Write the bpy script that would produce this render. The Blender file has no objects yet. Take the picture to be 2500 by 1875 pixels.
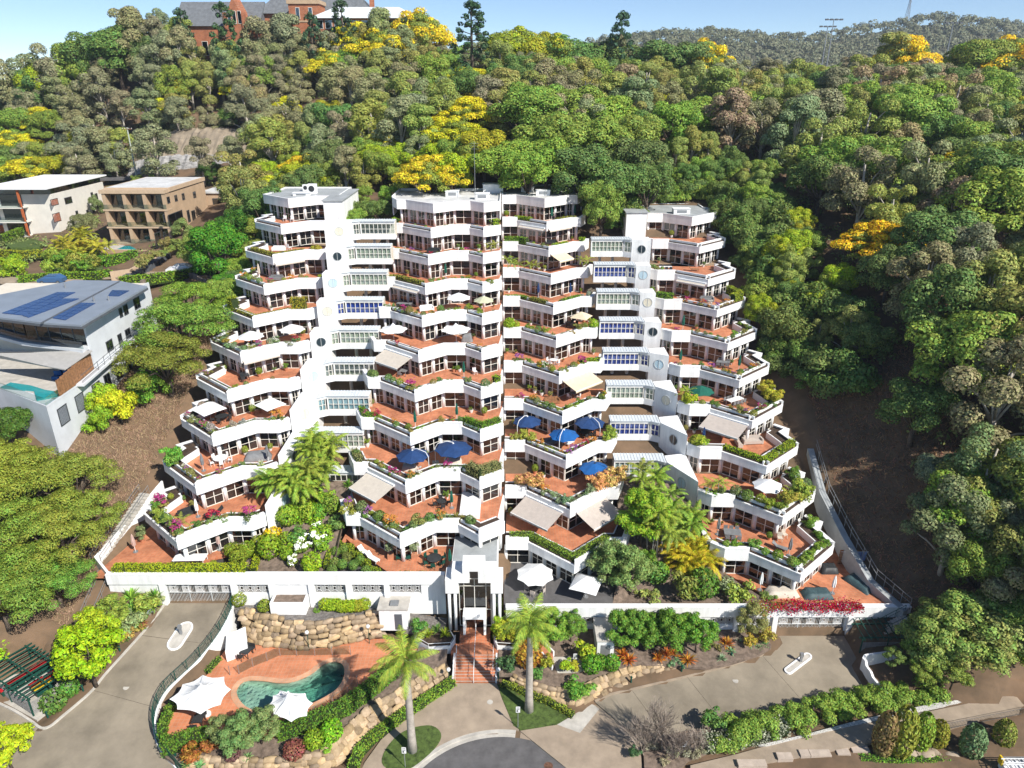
import bpy, bmesh, math, random
import numpy as np
from mathutils import Vector, Matrix, geometry as geo
R = math.radians
random.seed(7)
rng = np.random.default_rng(7)
sc = bpy.context.scene
COL = sc.collection

# ------------------------------------------------------------------ camera, sky, sun, exposure
CAM_H, PITCH, FPX = 58.0, R(23), 1735.0
cd = bpy.data.cameras.new('camera'); cam = bpy.data.objects.new('camera', cd); COL.objects.link(cam)
cam.location = (0, 0, CAM_H); cam.rotation_euler = (R(90) - PITCH, 0, 0)
cd.sensor_width = 36; cd.lens = 36 * FPX / 2500; cd.clip_end = 6000; cd.clip_start = .5
sc.camera = cam
SUN_EL, SUN_DIR = R(42), Vector((.72, -.695, 0)).normalized()      # horizontal direction towards the sun
w = bpy.data.worlds.new('World'); sc.world = w; w.use_nodes = True
nt = w.node_tree; bg = nt.nodes['Background']
sky = nt.nodes.new('ShaderNodeTexSky'); sky.sky_type = 'NISHITA'; sky.sun_disc = False
sky.sun_elevation = SUN_EL; sky.sun_rotation = math.atan2(SUN_DIR.x, SUN_DIR.y)
sky.air_density = 1.0; sky.dust_density = .0; sky.ozone_density = 3; sky.altitude = 3500
nt.links.new(sky.outputs[0], bg.inputs[0]); bg.inputs[1].default_value = .092
sl = bpy.data.lights.new('sun', 'SUN'); sl.energy = 4.5; sl.angle = R(.53); sl.color = (1, .955, .88)
so = bpy.data.objects.new('sun', sl); COL.objects.link(so)
so.rotation_euler = Vector((-SUN_DIR.x * math.cos(SUN_EL), -SUN_DIR.y * math.cos(SUN_EL), -math.sin(SUN_EL))).to_track_quat('-Z', 'Y').to_euler()
so.location = (60, -60, 120)
sc.view_settings.view_transform = 'Standard'; sc.view_settings.look = 'None'
sc.view_settings.gamma = 1; sc.view_settings.exposure = .68
cy = sc.cycles
cy.use_denoising = True; cy.max_bounces = 6; cy.diffuse_bounces = 3; cy.glossy_bounces = 2
cy.transmission_bounces = 3; cy.transparent_max_bounces = 6; cy.caustics_reflective = False; cy.caustics_refractive = False
cy.use_adaptive_sampling = True; cy.adaptive_threshold = .02

# ------------------------------------------------------------------ pixel -> place on a plane of known height
CT, ST = math.cos(PITCH), math.sin(PITCH)
def ray(px, py):
    u = (px - 1250) / FPX; v = (937.5 - py) / FPX
    return u, CT + v * ST, -ST + v * CT
def P(px, py, z):
    u, b, c = ray(px, py); t = (z - CAM_H) / c
    return Vector((u * t, b * t, z))
def PF(px, py, zf):
    z = 1.0
    for _ in range(12):
        p = P(px, py, z); z = .5 * z + .5 * zf(p.x, p.y)
    return P(px, py, z)
def z7(x, y): return x / 2.011, 1300 + y / 2.011
def z8(x, y): return 1000 + x / 2.212, 1350 + y / 2.212
def zr(x, y): return 1800 + x / 2.886, 1300 + y / 2.886

# ------------------------------------------------------------------ materials
def new_mat(name):
    m = bpy.data.materials.new(name); m.use_nodes = True
    t = m.node_tree; t.nodes.clear()
    o = t.nodes.new('ShaderNodeOutputMaterial')
    return m, t, o
def N(t, typ, **kw):
    n = t.nodes.new(typ)
    for k, v in kw.items(): setattr(n, k, v)
    return n
def mat(name, col, rough=.8, var=.12, scale=1.5, spec=.3, metal=0, col2=None, bump=0, bscale=8, detail=6, streak=0):
    m, t, o = new_mat(name)
    p = N(t, 'ShaderNodeBsdfPrincipled'); L = t.links.new
    p.inputs['Roughness'].default_value = rough; p.inputs['Specular IOR Level'].default_value = spec; p.inputs['Metallic'].default_value = metal
    tc = N(t, 'ShaderNodeTexCoord')
    nz = N(t, 'ShaderNodeTexNoise'); nz.inputs['Scale'].default_value = scale; nz.inputs['Detail'].default_value = detail; nz.inputs['Roughness'].default_value = .65
    mp = N(t, 'ShaderNodeMapping'); L(tc.outputs['Object'], mp.inputs[0]); L(mp.outputs[0], nz.inputs[0])
    if streak: mp.inputs['Scale'].default_value = (1, 1, 1 / streak)
    cr = N(t, 'ShaderNodeValToRGB'); e = cr.color_ramp.elements
    c2 = col2 or tuple(c * (1 - 2.2 * var) for c in col)
    c1 = col if col2 else tuple(min(1, c * (1 + var)) for c in col)
    e[0].position = .3; e[0].color = (*c2, 1); e[1].position = .68; e[1].color = (*c1, 1)
    L(nz.outputs['Fac'], cr.inputs[0]); L(cr.outputs[0], p.inputs['Base Color'])
    if bump:
        b = N(t, 'ShaderNodeBump'); b.inputs['Strength'].default_value = bump; b.inputs['Distance'].default_value = .05
        n2 = N(t, 'ShaderNodeTexNoise'); n2.inputs['Scale'].default_value = bscale; n2.inputs['Detail'].default_value = 5
        L(tc.outputs['Object'], n2.inputs[0]); L(n2.outputs['Fac'], b.inputs['Height']); L(b.outputs[0], p.inputs['Normal'])
    L(p.outputs[0], o.inputs[0])
    return m
def leaf_mat(name, trans=.22, vari=.42, warm=.07):
    """leaf colour = object colour x a random factor for each leaf"""
    m, t, o = new_mat(name); L = t.links.new
    oi = N(t, 'ShaderNodeObjectInfo'); g = N(t, 'ShaderNodeNewGeometry')
    mr = N(t, 'ShaderNodeMapRange'); mr.inputs[3].default_value = 1.75 * (1 - vari); mr.inputs[4].default_value = 1.75 * (1 + vari)
    L(g.outputs['Random Per Island'], mr.inputs[0])
    hs = N(t, 'ShaderNodeHueSaturation'); L(oi.outputs['Color'], hs.inputs['Color']); L(mr.outputs[0], hs.inputs['Value'])
    h2 = N(t, 'ShaderNodeMapRange'); h2.inputs[3].default_value = .5 - warm * .5; h2.inputs[4].default_value = .5 + warm * .5
    ml = N(t, 'ShaderNodeMath', operation='MULTIPLY'); ml.inputs[1].default_value = 7.31
    fr = N(t, 'ShaderNodeMath', operation='FRACT'); L(g.outputs['Random Per Island'], ml.inputs[0]); L(ml.outputs[0], fr.inputs[0])
    L(fr.outputs[0], h2.inputs[0]); L(h2.outputs[0], hs.inputs['Hue'])
    d = N(t, 'ShaderNodeBsdfPrincipled'); d.inputs['Roughness'].default_value = .62; d.inputs['Specular IOR Level'].default_value = .22
    tr = N(t, 'ShaderNodeBsdfTranslucent'); mx = N(t, 'ShaderNodeMixShader'); mx.inputs[0].default_value = trans
    L(hs.outputs[0], d.inputs['Base Color']); L(hs.outputs[0], tr.inputs[0])
    L(d.outputs[0], mx.inputs[1]); L(tr.outputs[0], mx.inputs[2]); L(mx.outputs[0], o.inputs[0])
    return m
def brick_mat(name, c1, c2, mortar, bw, bh, ms=.02, rough=.75, axis='xy', rot=0, var=.5):
    m, t, o = new_mat(name); L = t.links.new
    p = N(t, 'ShaderNodeBsdfPrincipled'); p.inputs['Roughness'].default_value = rough; p.inputs['Specular IOR Level'].default_value = .25
    tc = N(t, 'ShaderNodeTexCoord'); mp = N(t, 'ShaderNodeMapping'); L(tc.outputs['Object'], mp.inputs[0])
    mp.inputs['Rotation'].default_value = (R(90), 0, 0) if axis == 'xz' else (0, 0, rot)
    b = N(t, 'ShaderNodeTexBrick'); b.offset = 0 if axis == 'xy' else .5; b.inputs['Scale'].default_value = 1
    b.inputs['Brick Width'].default_value = bw; b.inputs['Row Height'].default_value = bh; b.inputs['Mortar Size'].default_value = ms
    b.inputs['Color1'].default_value = (*c1, 1); b.inputs['Color2'].default_value = (*c2, 1); b.inputs['Mortar'].default_value = (*mortar, 1)
    L(mp.outputs[0], b.inputs[0])
    nz = N(t, 'ShaderNodeTexNoise'); nz.inputs['Scale'].default_value = .7; nz.inputs['Detail'].default_value = 8; L(tc.outputs['Object'], nz.inputs[0])
    mr = N(t, 'ShaderNodeMapRange'); mr.inputs[1].default_value = .3; mr.inputs[2].default_value = .7; mr.inputs[3].default_value = 1 - var * .5; mr.inputs[4].default_value = 1 + var * .3
    L(nz.outputs['Fac'], mr.inputs[0])
    hs = N(t, 'ShaderNodeHueSaturation'); L(b.outputs[0], hs.inputs['Color']); L(mr.outputs[0], hs.inputs['Value'])
    L(hs.outputs[0], p.inputs['Base Color']); L(p.outputs[0], o.inputs[0])
    return m
def glass_mat(name, tint, refl=.1, dens=.55):
    """window glass: part see-through, part mirror"""
    m, t, o = new_mat(name); L = t.links.new
    tr = N(t, 'ShaderNodeBsdfTransparent'); tr.inputs[0].default_value = (*tint, 1)
    gl = N(t, 'ShaderNodeBsdfGlossy'); gl.inputs['Roughness'].default_value = .03; gl.inputs[0].default_value = (.9, .93, .95, 1)
    fr = N(t, 'ShaderNodeFresnel'); fr.inputs[0].default_value = 1.5
    ad = N(t, 'ShaderNodeMath', operation='ADD'); ad.inputs[1].default_value = refl; ad.use_clamp = True; L(fr.outputs[0], ad.inputs[0])
    ge = N(t, 'ShaderNodeNewGeometry'); iv = N(t, 'ShaderNodeMath', operation='SUBTRACT'); iv.inputs[0].default_value = 1; L(ge.outputs['Backfacing'], iv.inputs[1])
    pm = N(t, 'ShaderNodeMath', operation='MULTIPLY'); L(ad.outputs[0], pm.inputs[0]); L(iv.outputs[0], pm.inputs[1])
    mx = N(t, 'ShaderNodeMixShader'); L(pm.outputs[0], mx.inputs[0]); L(tr.outputs[0], mx.inputs[1]); L(gl.outputs[0], mx.inputs[2]); L(mx.outputs[0], o.inputs[0])
    return m
M = {}
M['white'] = mat('white_stucco', (.8, .8, .785), .85, .085, 1.1, .2, streak=6, bump=.05)
M['white2'] = mat('white_paint', (.8, .8, .8), .6, .03, 2)
M['cream'] = mat('cream_wall', (.66, .6, .5), .85, .06, .6)
M['soffit'] = mat('soffit', (.7, .7, .69), .9, .04)
M['tile'] = brick_mat('terracotta_tile', (.56, .22, .11), (.47, .165, .08), (.42, .24, .16), .33, .33, .015, .7, var=.6)
M['tile_deck'] = brick_mat('pool_paving', (.6, .23, .115), (.52, .19, .09), (.5, .27, .17), .4, .4, .02, .75, var=.4)
M['roomfloor'] = mat('room_floor', (.33, .24, .16), .6, .2)
M['roomwall'] = mat('room_wall', (.38, .34, .29), .9, .1)
M['frame'] = mat('window_frame', (.72, .69, .62), .5, .03)
M['dframe'] = mat('dark_frame', (.06, .065, .07), .5, .1)
M['glass'] = glass_mat('window_glass', (.4, .41, .42), .05)
M['glassc'] = glass_mat('clear_glass', (.8, .86, .86), .06)
M['glassb'] = glass_mat('dark_glass', (.22, .27, .3), .12)
M['curtain'] = mat('curtain', (.74, .68, .6), .9, .12, 3, streak=6)
M['curtain_w'] = mat('curtain_white', (.78, .78, .76), .9, .08, 3, streak=6)
M['curtain_b'] = mat('curtain_blue', (.5, .65, .72), .9, .1, 3, streak=6)
M['blue_blind'] = mat('blue_blind', (.07, .12, .6), .6, .15, 3)
M['cream_blind'] = mat('cream_blind', (.72, .66, .52), .8, .06, 3)
M['green_blind'] = mat('green_blind', (.05, .22, .2), .7, .1, 3)
M['soil'] = mat('soil', (.075, .05, .035), .95, .3, 3, bump=.4)
M['mulch'] = mat('mulch', (.2, .15, .115), .95, .25, 2.2, bump=.5, bscale=20)
M['roofgrey'] = mat('roof_membrane', (.36, .38, .385), .7, .12, .5)
M['roofwhite'] = mat('roof_white', (.62, .62, .61), .75, .14, .45)
M['metalroof'] = mat('metal_roof', (.66, .7, .72), .5, .05, 1, metal=.1)
M['asphalt'] = mat('asphalt', (.12, .115, .115), .9, .13, .9, bump=.2, bscale=40)
M['drive'] = mat('driveway_concrete', (.265, .225, .168), .9, .18, .22, bump=.15, bscale=50, detail=12)
M['path'] = mat('path_concrete', (.34, .27, .2), .9, .12, .6, bump=.1, bscale=50)
M['pale'] = mat('pale_concrete', (.48, .45, .4), .9, .12, .9)
M['grass'] = mat('lawn', (.085, .13, .03), .95, .3, 2.5, bump=.6, bscale=60)
M['stone'] = mat('boulder', (.46, .34, .22), .9, .2, 1.3, bump=.5, bscale=4, col2=(.3, .21, .14))
M['shade_room'] = mat('painted_shade_render', (.08, .075, .07), .95, .2)  # parking level's lack of light, put into the colour as a dark tone
M['gap'] = mat('wall_core', (.09, .07, .05), .95, .2)
M['green_metal'] = mat('green_metal', (.012, .07, .05), .5, .1)
M['grey_metal'] = mat('grey_metal', (.3, .31, .32), .45, .08, metal=.4)
M['darkfurn'] = mat('dark_furniture', (.035, .038, .04), .5, .15)
M['whitefurn'] = mat('white_furniture', (.78, .78, .77), .5, .04)
M['cloth_w'] = mat('white_canvas', (.8, .8, .79), .75, .03, 2)
M['cloth_blue'] = mat('blue_canvas', (.016, .05, .15), .75, .12, 2)
M['cloth_blue2'] = mat('bright_blue_canvas', (.01, .1, .32), .75, .1, 2)
M['cloth_green'] = mat('green_canvas', (.01, .11, .075), .75, .12, 2)
M['cloth_beige'] = mat('beige_canvas', (.56, .5, .42), .8, .05, 2)
M['cloth_taupe'] = mat('taupe_canvas', (.47, .41, .36), .8, .05, 2)
M['cloth_sand'] = mat('sand_canvas', (.66, .55, .38), .8, .05, 2)
M['cloth_grey'] = mat('grey_cover', (.2, .205, .21), .75, .12, 2)
M['cloth_teal'] = mat('dark_teal_cover', (.05, .09, .1), .6, .15, 2)
M['cloth_pink'] = mat('faded_pink_canvas', (.5, .35, .3), .75, .12, 2)
M['cloth_olive'] = mat('pale_green_canvas', (.5, .5, .34), .75, .06, 2)
M['laundry'] = mat('blue_laundry', (.3, .38, .62), .85, .1)
M['wood'] = mat('timber', (.3, .15, .07), .7, .25, 3)
M['pot'] = mat('terracotta_pot', (.5, .22, .12), .8, .12)
M['whitepot'] = mat('white_pot', (.75, .74, .72), .6, .05)
M['bark'] = mat('bark', (.13, .1, .075), .95, .3, 3)
M['palebark'] = mat('pale_bark', (.5, .45, .38), .9, .2, 1.5)
M['palmbark'] = mat('palm_bark', (.4, .36, .31), .9, .15, 2)
M['leaf'] = leaf_mat('leaf')
M['needle'] = leaf_mat('needle_leaf', .2, .45, .03)
M['flower'] = leaf_mat('petal', .3, .4, .05)
M['red'] = mat('red_lid', (.5, .015, .02), .5, .1)
M['yellow'] = mat('yellow_lid', (.75, .5, .02), .5, .1)
M['solar'] = mat('solar_cell', (.02, .055, .17), .2, .15, 2, spec=.6)
M['brick'] = brick_mat('red_brick', (.4, .13, .055), (.33, .1, .045), (.38, .24, .16), .6, .2, .02, .85, 'xz')
M['slate'] = mat('slate_roof', (.15, .16, .17), .7, .15, 1)

# ------------------------------------------------------------------ mesh building
class MB:
    def __init__(s): s.v = []; s.f = []; s.mi = []
    def add(s, vs, fs, mi=0):
        o = len(s.v); s.v += [tuple(p) for p in vs]; s.f += [[i + o for i in f] for f in fs]; s.mi += [mi] * len(fs)
        return s
    def box(s, x0, x1, y0, y1, z0, z1, mi=0):
        return s.add([(x0, y0, z0), (x1, y0, z0), (x1, y1, z0), (x0, y1, z0), (x0, y0, z1), (x1, y0, z1), (x1, y1, z1), (x0, y1, z1)],
                     [(0, 3, 2, 1), (4, 5, 6, 7), (0, 1, 5, 4), (1, 2, 6, 5), (2, 3, 7, 6), (3, 0, 4, 7)], mi)
    def bar(s, a, b, wx, wz, mi=0, up=(0, 0, 1)):
        a = Vector(a); b = Vector(b); d = (b - a).normalized(); u = Vector(up)
        if abs(d.dot(u)) > .98: u = Vector((0, 1, 0))
        r = d.cross(u).normalized(); u = r.cross(d).normalized(); r = r * (wx / 2); u = u * (wz / 2)
        vs = [p + sx * r + sz * u for p in (a, b) for sx, sz in ((-1, -1), (1, -1), (1, 1), (-1, 1))]
        return s.add(vs, [(3, 2, 1, 0), (4, 5, 6, 7), (0, 1, 5, 4), (1, 2, 6, 5), (2, 3, 7, 6), (3, 0, 4, 7)], mi)
    def tube(s, pts, rad, n=7, mi=0, cap=True):
        pts = [Vector(p) for p in pts]; o = len(s.v); vs = []; fs = []
        for i, p in enumerate(pts):
            d = (pts[min(i + 1, len(pts) - 1)] - pts[max(i - 1, 0)]).normalized()
            u = Vector((1, 0, 0)) if abs(d.x) < .9 else Vector((0, 1, 0))
            r = d.cross(u).normalized(); u = r.cross(d)
            rr = rad[i] if hasattr(rad, '__len__') else rad
            vs += [p + (r * math.cos(a) + u * math.sin(a)) * rr for a in (2 * math.pi * j / n for j in range(n))]
        for i in range(len(pts) - 1):
            for j in range(n):
                k = (j + 1) % n; fs.append((i * n + j, i * n + k, (i + 1) * n + k, (i + 1) * n + j))
        if cap: fs += [tuple(reversed(range(n))), tuple(range((len(pts) - 1) * n, len(pts) * n))]
        return s.add(vs, fs, mi)
    def prism(s, poly, z0, z1, mi=0):
        n = len(poly); f0 = z0 if callable(z0) else (lambda x, y: z0); f1 = z1 if callable(z1) else (lambda x, y: z1)
        if sum(poly[i][0] * poly[(i + 1) % n][1] - poly[(i + 1) % n][0] * poly[i][1] for i in range(n)) < 0: poly = poly[::-1]
        vs = [(p[0], p[1], f0(p[0], p[1])) for p in poly] + [(p[0], p[1], f1(p[0], p[1])) for p in poly]
        return s.add(vs, [tuple(reversed(range(n))), tuple(range(n, 2 * n))] + [(i, (i + 1) % n, n + (i + 1) % n, n + i) for i in range(n)], mi)
    def strip(s, A, B, z0, z1, mi=0, hs=None):
        """a wall between two parallel lines; z may vary along it (lists)"""
        n = len(A)
        for i in range(n - 1):
            a0 = z0[i] if hasattr(z0, '__len__') else z0; a1 = z0[i + 1] if hasattr(z0, '__len__') else z0
            t0 = z1[i] if hasattr(z1, '__len__') else z1; t1 = z1[i + 1] if hasattr(z1, '__len__') else z1
            if hs: t0 = t1 = hs[i]
            p = [(*A[i], a0), (*A[i + 1], a1), (*B[i + 1], a1), (*B[i], a0), (*A[i], t0), (*A[i + 1], t1), (*B[i + 1], t1), (*B[i], t0)]
            p = [(q[0], q[1], q[-1]) for q in p]
            s.add(p, [(0, 3, 2, 1), (4, 5, 6, 7), (0, 1, 5, 4), (1, 2, 6, 5), (2, 3, 7, 6), (3, 0, 4, 7)], mi)
        return s
    def disc(s, c, r, z, n=16, mi=0):
        return s.add([(c[0] + r * math.cos(2 * math.pi * i / n), c[1] + r * math.sin(2 * math.pi * i / n), z) for i in range(n)], [tuple(range(n))], mi)
    def cyl(s, c, r, z0, z1, n=10, mi=0, r1=None):
        return s.tube([(c[0], c[1], z0), (c[0], c[1], z1)], [r, r if r1 is None else r1], n, mi)
    def lathe(s, prof, c=(0, 0, 0), n=12, mi=0):
        vs = []; fs = []
        for r, z in prof: vs += [(c[0] + r * math.cos(2 * math.pi * j / n), c[1] + r * math.sin(2 * math.pi * j / n), c[2] + z) for j in range(n)]
        for i in range(len(prof) - 1):
            for j in range(n): k = (j + 1) % n; fs.append((i * n + j, i * n + k, (i + 1) * n + k, (i + 1) * n + j))
        fs.append(tuple(range((len(prof) - 1) * n, len(prof) * n)))
        return s.add(vs, fs, mi)
    def mesh(s, name, mats, off=(0, 0, 0), smooth=False):
        me = bpy.data.meshes.new(name)
        me.from_pydata([(a - off[0], b - off[1], c - off[2]) for a, b, c in s.v], [], s.f)
        for m in (mats if isinstance(mats, (list, tuple)) else [mats]): me.materials.append(M[m])
        if any(s.mi): me.polygons.foreach_set('material_index', s.mi)
        if smooth: me.polygons.foreach_set('use_smooth', [True] * len(me.polygons))
        bm = bmesh.new(); bm.from_mesh(me); bmesh.ops.recalc_face_normals(bm, faces=bm.faces); bm.to_mesh(me); bm.free()
        return me
    def build(s, name, mats, parent=None, smooth=False):
        return link(name, s.mesh(name, mats, world_loc(parent), smooth), parent)
def world_loc(p):
    v = Vector((0, 0, 0))
    while p is not None: v = v + Vector(p.location); p = p.parent
    return v
def link(name, me, parent=None):
    o = bpy.data.objects.new(name, me); COL.objects.link(o)
    if parent is not None: o.parent = parent
    return o
def tag(o, label, cat, group=None, kind=None):
    if label: o['label'] = label
    if cat: o['category'] = cat
    if group: o['group'] = group
    if kind: o['kind'] = kind
    return o
def structure(o): o['kind'] = 'structure'; return o
def thing(name, loc, label, cat, group=None, rz=0):
    o = bpy.data.objects.new(name, None); COL.objects.link(o); o.location = loc; o.rotation_euler = (0, 0, rz)
    o.empty_display_size = .3
    return tag(o, label, cat, group)
def copy_tree(o, parent=None):
    c = o.copy(); COL.objects.link(c); c.parent = parent
    for ch in o.children: copy_tree(ch, c)
    return c
def offset(poly, d):
    """offset an open line to its left by d (mitred)"""
    out = []
    for i, p in enumerate(poly):
        ds = []
        if i > 0: ds.append((Vector(p[:2]) - Vector(poly[i - 1][:2])).normalized())
        if i < len(poly) - 1: ds.append((Vector(poly[i + 1][:2]) - Vector(p[:2])).normalized())
        ns = [Vector((-q.y, q.x)) for q in ds]
        if len(ns) == 1: n = ns[0]; k = 1
        else:
            n = (ns[0] + ns[1]).normalized(); k = 1 / max(.35, n.dot(ns[0]))
        out.append((p[0] + n.x * d * k, p[1] + n.y * d * k))
    return out
def smooth_line(pts, n=8, closed=False):
    pts = [tuple(p) for p in pts]; out = []; m = len(pts)
    for i in range(m if closed else m - 1):
        g = lambda j: pts[j % m] if closed else pts[max(0, min(m - 1, j))]
        a, b, c, d = g(i - 1), g(i), g(i + 1), g(i + 2)
        for q in range(n):
            t = q / n
            out.append(tuple(.5 * (2 * b[j] + (c[j] - a[j]) * t + (2 * a[j] - 5 * b[j] + 4 * c[j] - d[j]) * t * t + (3 * b[j] - a[j] - 3 * c[j] + d[j]) * t ** 3) for j in range(len(b))))
    if not closed: out.append(pts[-1])
    return out
# ------------------------------------------------------------------ plants
def cards(name, pos, nrm, size, aspect=1.5, m='leaf', seed=0, roll=None):
    """many small leaf faces as one mesh"""
    r = np.random.default_rng(seed); n = len(pos)
    nrm = nrm / (np.linalg.norm(nrm, axis=1, keepdims=True) + 1e-9)
    t = r.normal(size=(n, 3)); t -= (t * nrm).sum(1, keepdims=True) * nrm; t /= np.linalg.norm(t, axis=1, keepdims=True) + 1e-9
    b = np.cross(nrm, t); s = (size * np.ones(n) if np.isscalar(size) else size)[:, None] * r.uniform(.65, 1.3, (n, 1))
    a = t * s * .5 * aspect ** .5; c = b * s * .5 / aspect ** .5
    bend = nrm * s * r.uniform(-.15, .25, (n, 1))
    V = np.stack([pos - a, pos - c * .9 + bend, pos + a, pos + c * .9 + bend], 1).reshape(-1, 3)
    return quads(name, V, m)
def quads(name, V, m):
    n = len(V) // 4; me = bpy.data.meshes.new(name)
    me.vertices.add(4 * n); me.vertices.foreach_set('co', np.ascontiguousarray(V, dtype=np.float32).ravel())
    me.loops.add(4 * n); me.loops.foreach_set('vertex_index', np.arange(4 * n, dtype=np.int32))
    me.polygons.add(n); me.polygons.foreach_set('loop_start', np.arange(0, 4 * n, 4, dtype=np.int32))
    me.update(calc_edges=True); me.materials.append(M[m])
    return me
def blob_points(clumps, n, seed, shell=.7, zs=.8, low=-.55):
    r = np.random.default_rng(seed); c = np.asarray(clumps, float); w_ = c[:, 3] ** 2; idx = r.choice(len(c), n, p=w_ / w_.sum())
    d = r.normal(size=(n, 3)); d /= np.linalg.norm(d, axis=1, keepdims=True)
    f = d[:, 2] < low; d[f, 2] *= -1
    rad = c[idx, 3] * (shell + (1.05 - shell) * r.random(n) ** .7)
    off = d * rad[:, None]; off[:, 2] *= zs
    return c[idx, :3] + off, d * 1.5 + r.normal(size=(n, 3)) * .42 + np.array([0, 0, .25])
def crown(name, clumps, n, size, seed, **k):
    p, q = blob_points(clumps, n, seed, **k)
    return cards(name, p, q, size, seed=seed + 1)
def limb_mesh(name, trunk, limbs, m, n=6):
    mb = MB(); mb.tube(trunk[0], trunk[1], n + 1)
    for p, r_ in limbs: mb.tube(p, r_, 5)
    return mb.mesh(name, m, smooth=True)
def make_tree(kind, seed):
    r = random.Random(seed * 31 + hash(kind) % 1 + len(kind) * 7); U = r.uniform
    if kind == 'gum':
        H = 13; lean = Vector((U(-1, 1), U(-1, 1), 0)); base = [(0, 0, -.6), (lean.x * .3, lean.y * .3, 3.5), (lean.x * .8, lean.y * .8, 7), (lean.x * 1.2, lean.y * 1.2, 10)]
        cl = []; limbs = []
        for i in range(24):
            a = i * 2.4 + U(-.5, .5); h = U(3.2, 12.2); rr = U(1.2, 4.3) * (1 - max(0, h - 9) * .16); c = (lean.x * h / 10 + rr * math.cos(a), lean.y * h / 10 + rr * math.sin(a), h); cl.append((*c, U(1.0, 1.9)))
            if i % 2 == 0:
                s = h * .5; limbs.append(([(lean.x * s / 10, lean.y * s / 10, s), ((c[0] + lean.x * s / 10) * .5, (c[1] + lean.y * s / 10) * .5, s + (h - s) * .65), c], [.16, .1, .04]))
        return limb_mesh('trunk', (base, [.34, .28, .2, .09]), limbs, 'palebark'), crown('crown', cl, 12000, .29, seed, shell=.68, zs=.85), H
    if kind == 'round':
        H = 12; cl = [(0, 0, 7.5, 3.2)]; limbs = []
        for i in range(26):
            a = i * 2.4 + U(-.3, .3); e = math.asin(U(-.75, 1)); R_ = U(3.2, 4.5); c = (R_ * math.cos(a) * math.cos(e), R_ * math.sin(a) * math.cos(e), 6.5 + R_ * .95 * math.sin(e)); cl.append((*c, U(1.0, 1.7)))
            if i % 4 == 0: limbs.append(([(0, 0, 3), (c[0] * .5, c[1] * .5, 5), c], [.2, .14, .05]))
        return limb_mesh('trunk', ([(0, 0, -.6), (.1, 0, 2), (0, .1, 5)], [.42, .33, .22]), limbs, 'bark'), crown('crown', cl, 12000, .29, seed, shell=.75, zs=.85), H
    if kind in ('spread', 'feather'):
        H = 10; cl = []; limbs = []
        for i in range(42):
            a = i * 2.4 + U(-.4, .4); R_ = (i / 42) ** .6 * 6 + U(-.5, .5); z = 8.8 - (R_ / 6) ** 2 * 3.2 + U(-1.8, .5); c = (R_ * math.cos(a), R_ * math.sin(a), z); cl.append((*c, U(1.0, 1.8)))
            if i % 3 == 0: limbs.append(([(0, 0, 2.2), (c[0] * .4, c[1] * .4, 4.6), (c[0] * .9, c[1] * .9, z - .2)], [.22, .14, .05]))
        return limb_mesh('trunk', ([(0, 0, -.6), (.2, .1, 1.5), (.1, 0, 3)], [.45, .36, .26]), limbs, 'bark'), crown('crown', cl, *((20000, .19) if kind == 'feather' else (11000, .28)), seed, shell=.6, zs=.5), H
    if kind == 'pine':
        H = 17; cl = []; limbs = []
        for L_ in range(11):
            h = 4 + L_ * 1.2; R_ = (1 - L_ / 12.5) ** .75 * 4.0
            for j in range(5 if L_ < 8 else 3):
                a = j * 2 * math.pi / 5 + L_ * .9 + U(-.2, .2); rr = R_ * U(.75, 1.1); c = (rr * math.cos(a), rr * math.sin(a), h + U(-.2, .5)); cl.append((*c, U(.5, .85)))
                limbs.append(([(0, 0, h - .3), (c[0] * .9, c[1] * .9, c[2])], [.08, .03]))
        cl.append((0, 0, 16.6, .7)); cl.append((0, 0, 15.7, .7))
        return limb_mesh('trunk', ([(0, 0, -.6), (0, 0, 9), (0, 0, 16.5)], [.36, .24, .06]), limbs, 'bark'), crown('crown', cl, 3400, .4, seed, shell=.5, zs=.8, low=-.9), H
    if kind == 'shrubby':
        H = 6; cl = []
        for i in range(16):
            a = i * 2.4; R_ = (i / 16) ** .5 * 2.4; cl.append((R_ * math.cos(a), R_ * math.sin(a), U(1.4, 4.6) - R_ * .3, U(.8, 1.4)))
        return limb_mesh('trunk', ([(0, 0, -.5), (.1, 0, 1.2), (0, .1, 3)], [.2, .15, .08]), [], 'bark'), crown('crown', cl, 5500, .25, seed, shell=.45), H
    if kind == 'fine':                       # detailed small-leaved tree for the foreground
        H = 6; cl = []; limbs = []
        for i in range(34):
            a = i * 2.4; e = math.asin(U(-.5, 1)); R_ = U(1.3, 2.5); c = (R_ * math.cos(a) * math.cos(e), R_ * math.sin(a) * math.cos(e), 3.5 + R_ * math.sin(e)); cl.append((*c, U(.45, .8)))
            if i % 4 == 0: limbs.append(([(0, 0, 1.4), (c[0] * .5, c[1] * .5, 2.5), c], [.09, .06, .02]))
        return limb_mesh('trunk', ([(0, 0, -.3), (.05, 0, 1), (0, .05, 2.6)], [.16, .13, .09]), limbs, 'bark'), crown('crown', cl, 7000, .2, seed, shell=.45), H
    if kind == 'bare':
        H = 5; limbs = []
        def grow(p, d, l, rad, dep):
            q = p + d * l; limbs.append(([p, q], [rad, rad * .6]))
            if dep:
                for _ in range(4): grow(p + d * l * U(.45, 1), (d + Vector((U(-.6, .6), U(-.6, .6), U(.0, .35)))).normalized(), l * U(.55, .8), rad * .55, dep - 1)
        for i in range(7): grow(Vector((U(-.4, .4), U(-.4, .4), -.1)), Vector((U(-.5, .5), U(-.5, .5), 1)).normalized(), U(1.4, 2.0), .05, 3)
        mb = MB()
        for p, r_ in limbs: mb.tube(p, [max(.009, x * .8) for x in r_], 3, cap=False)
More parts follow.
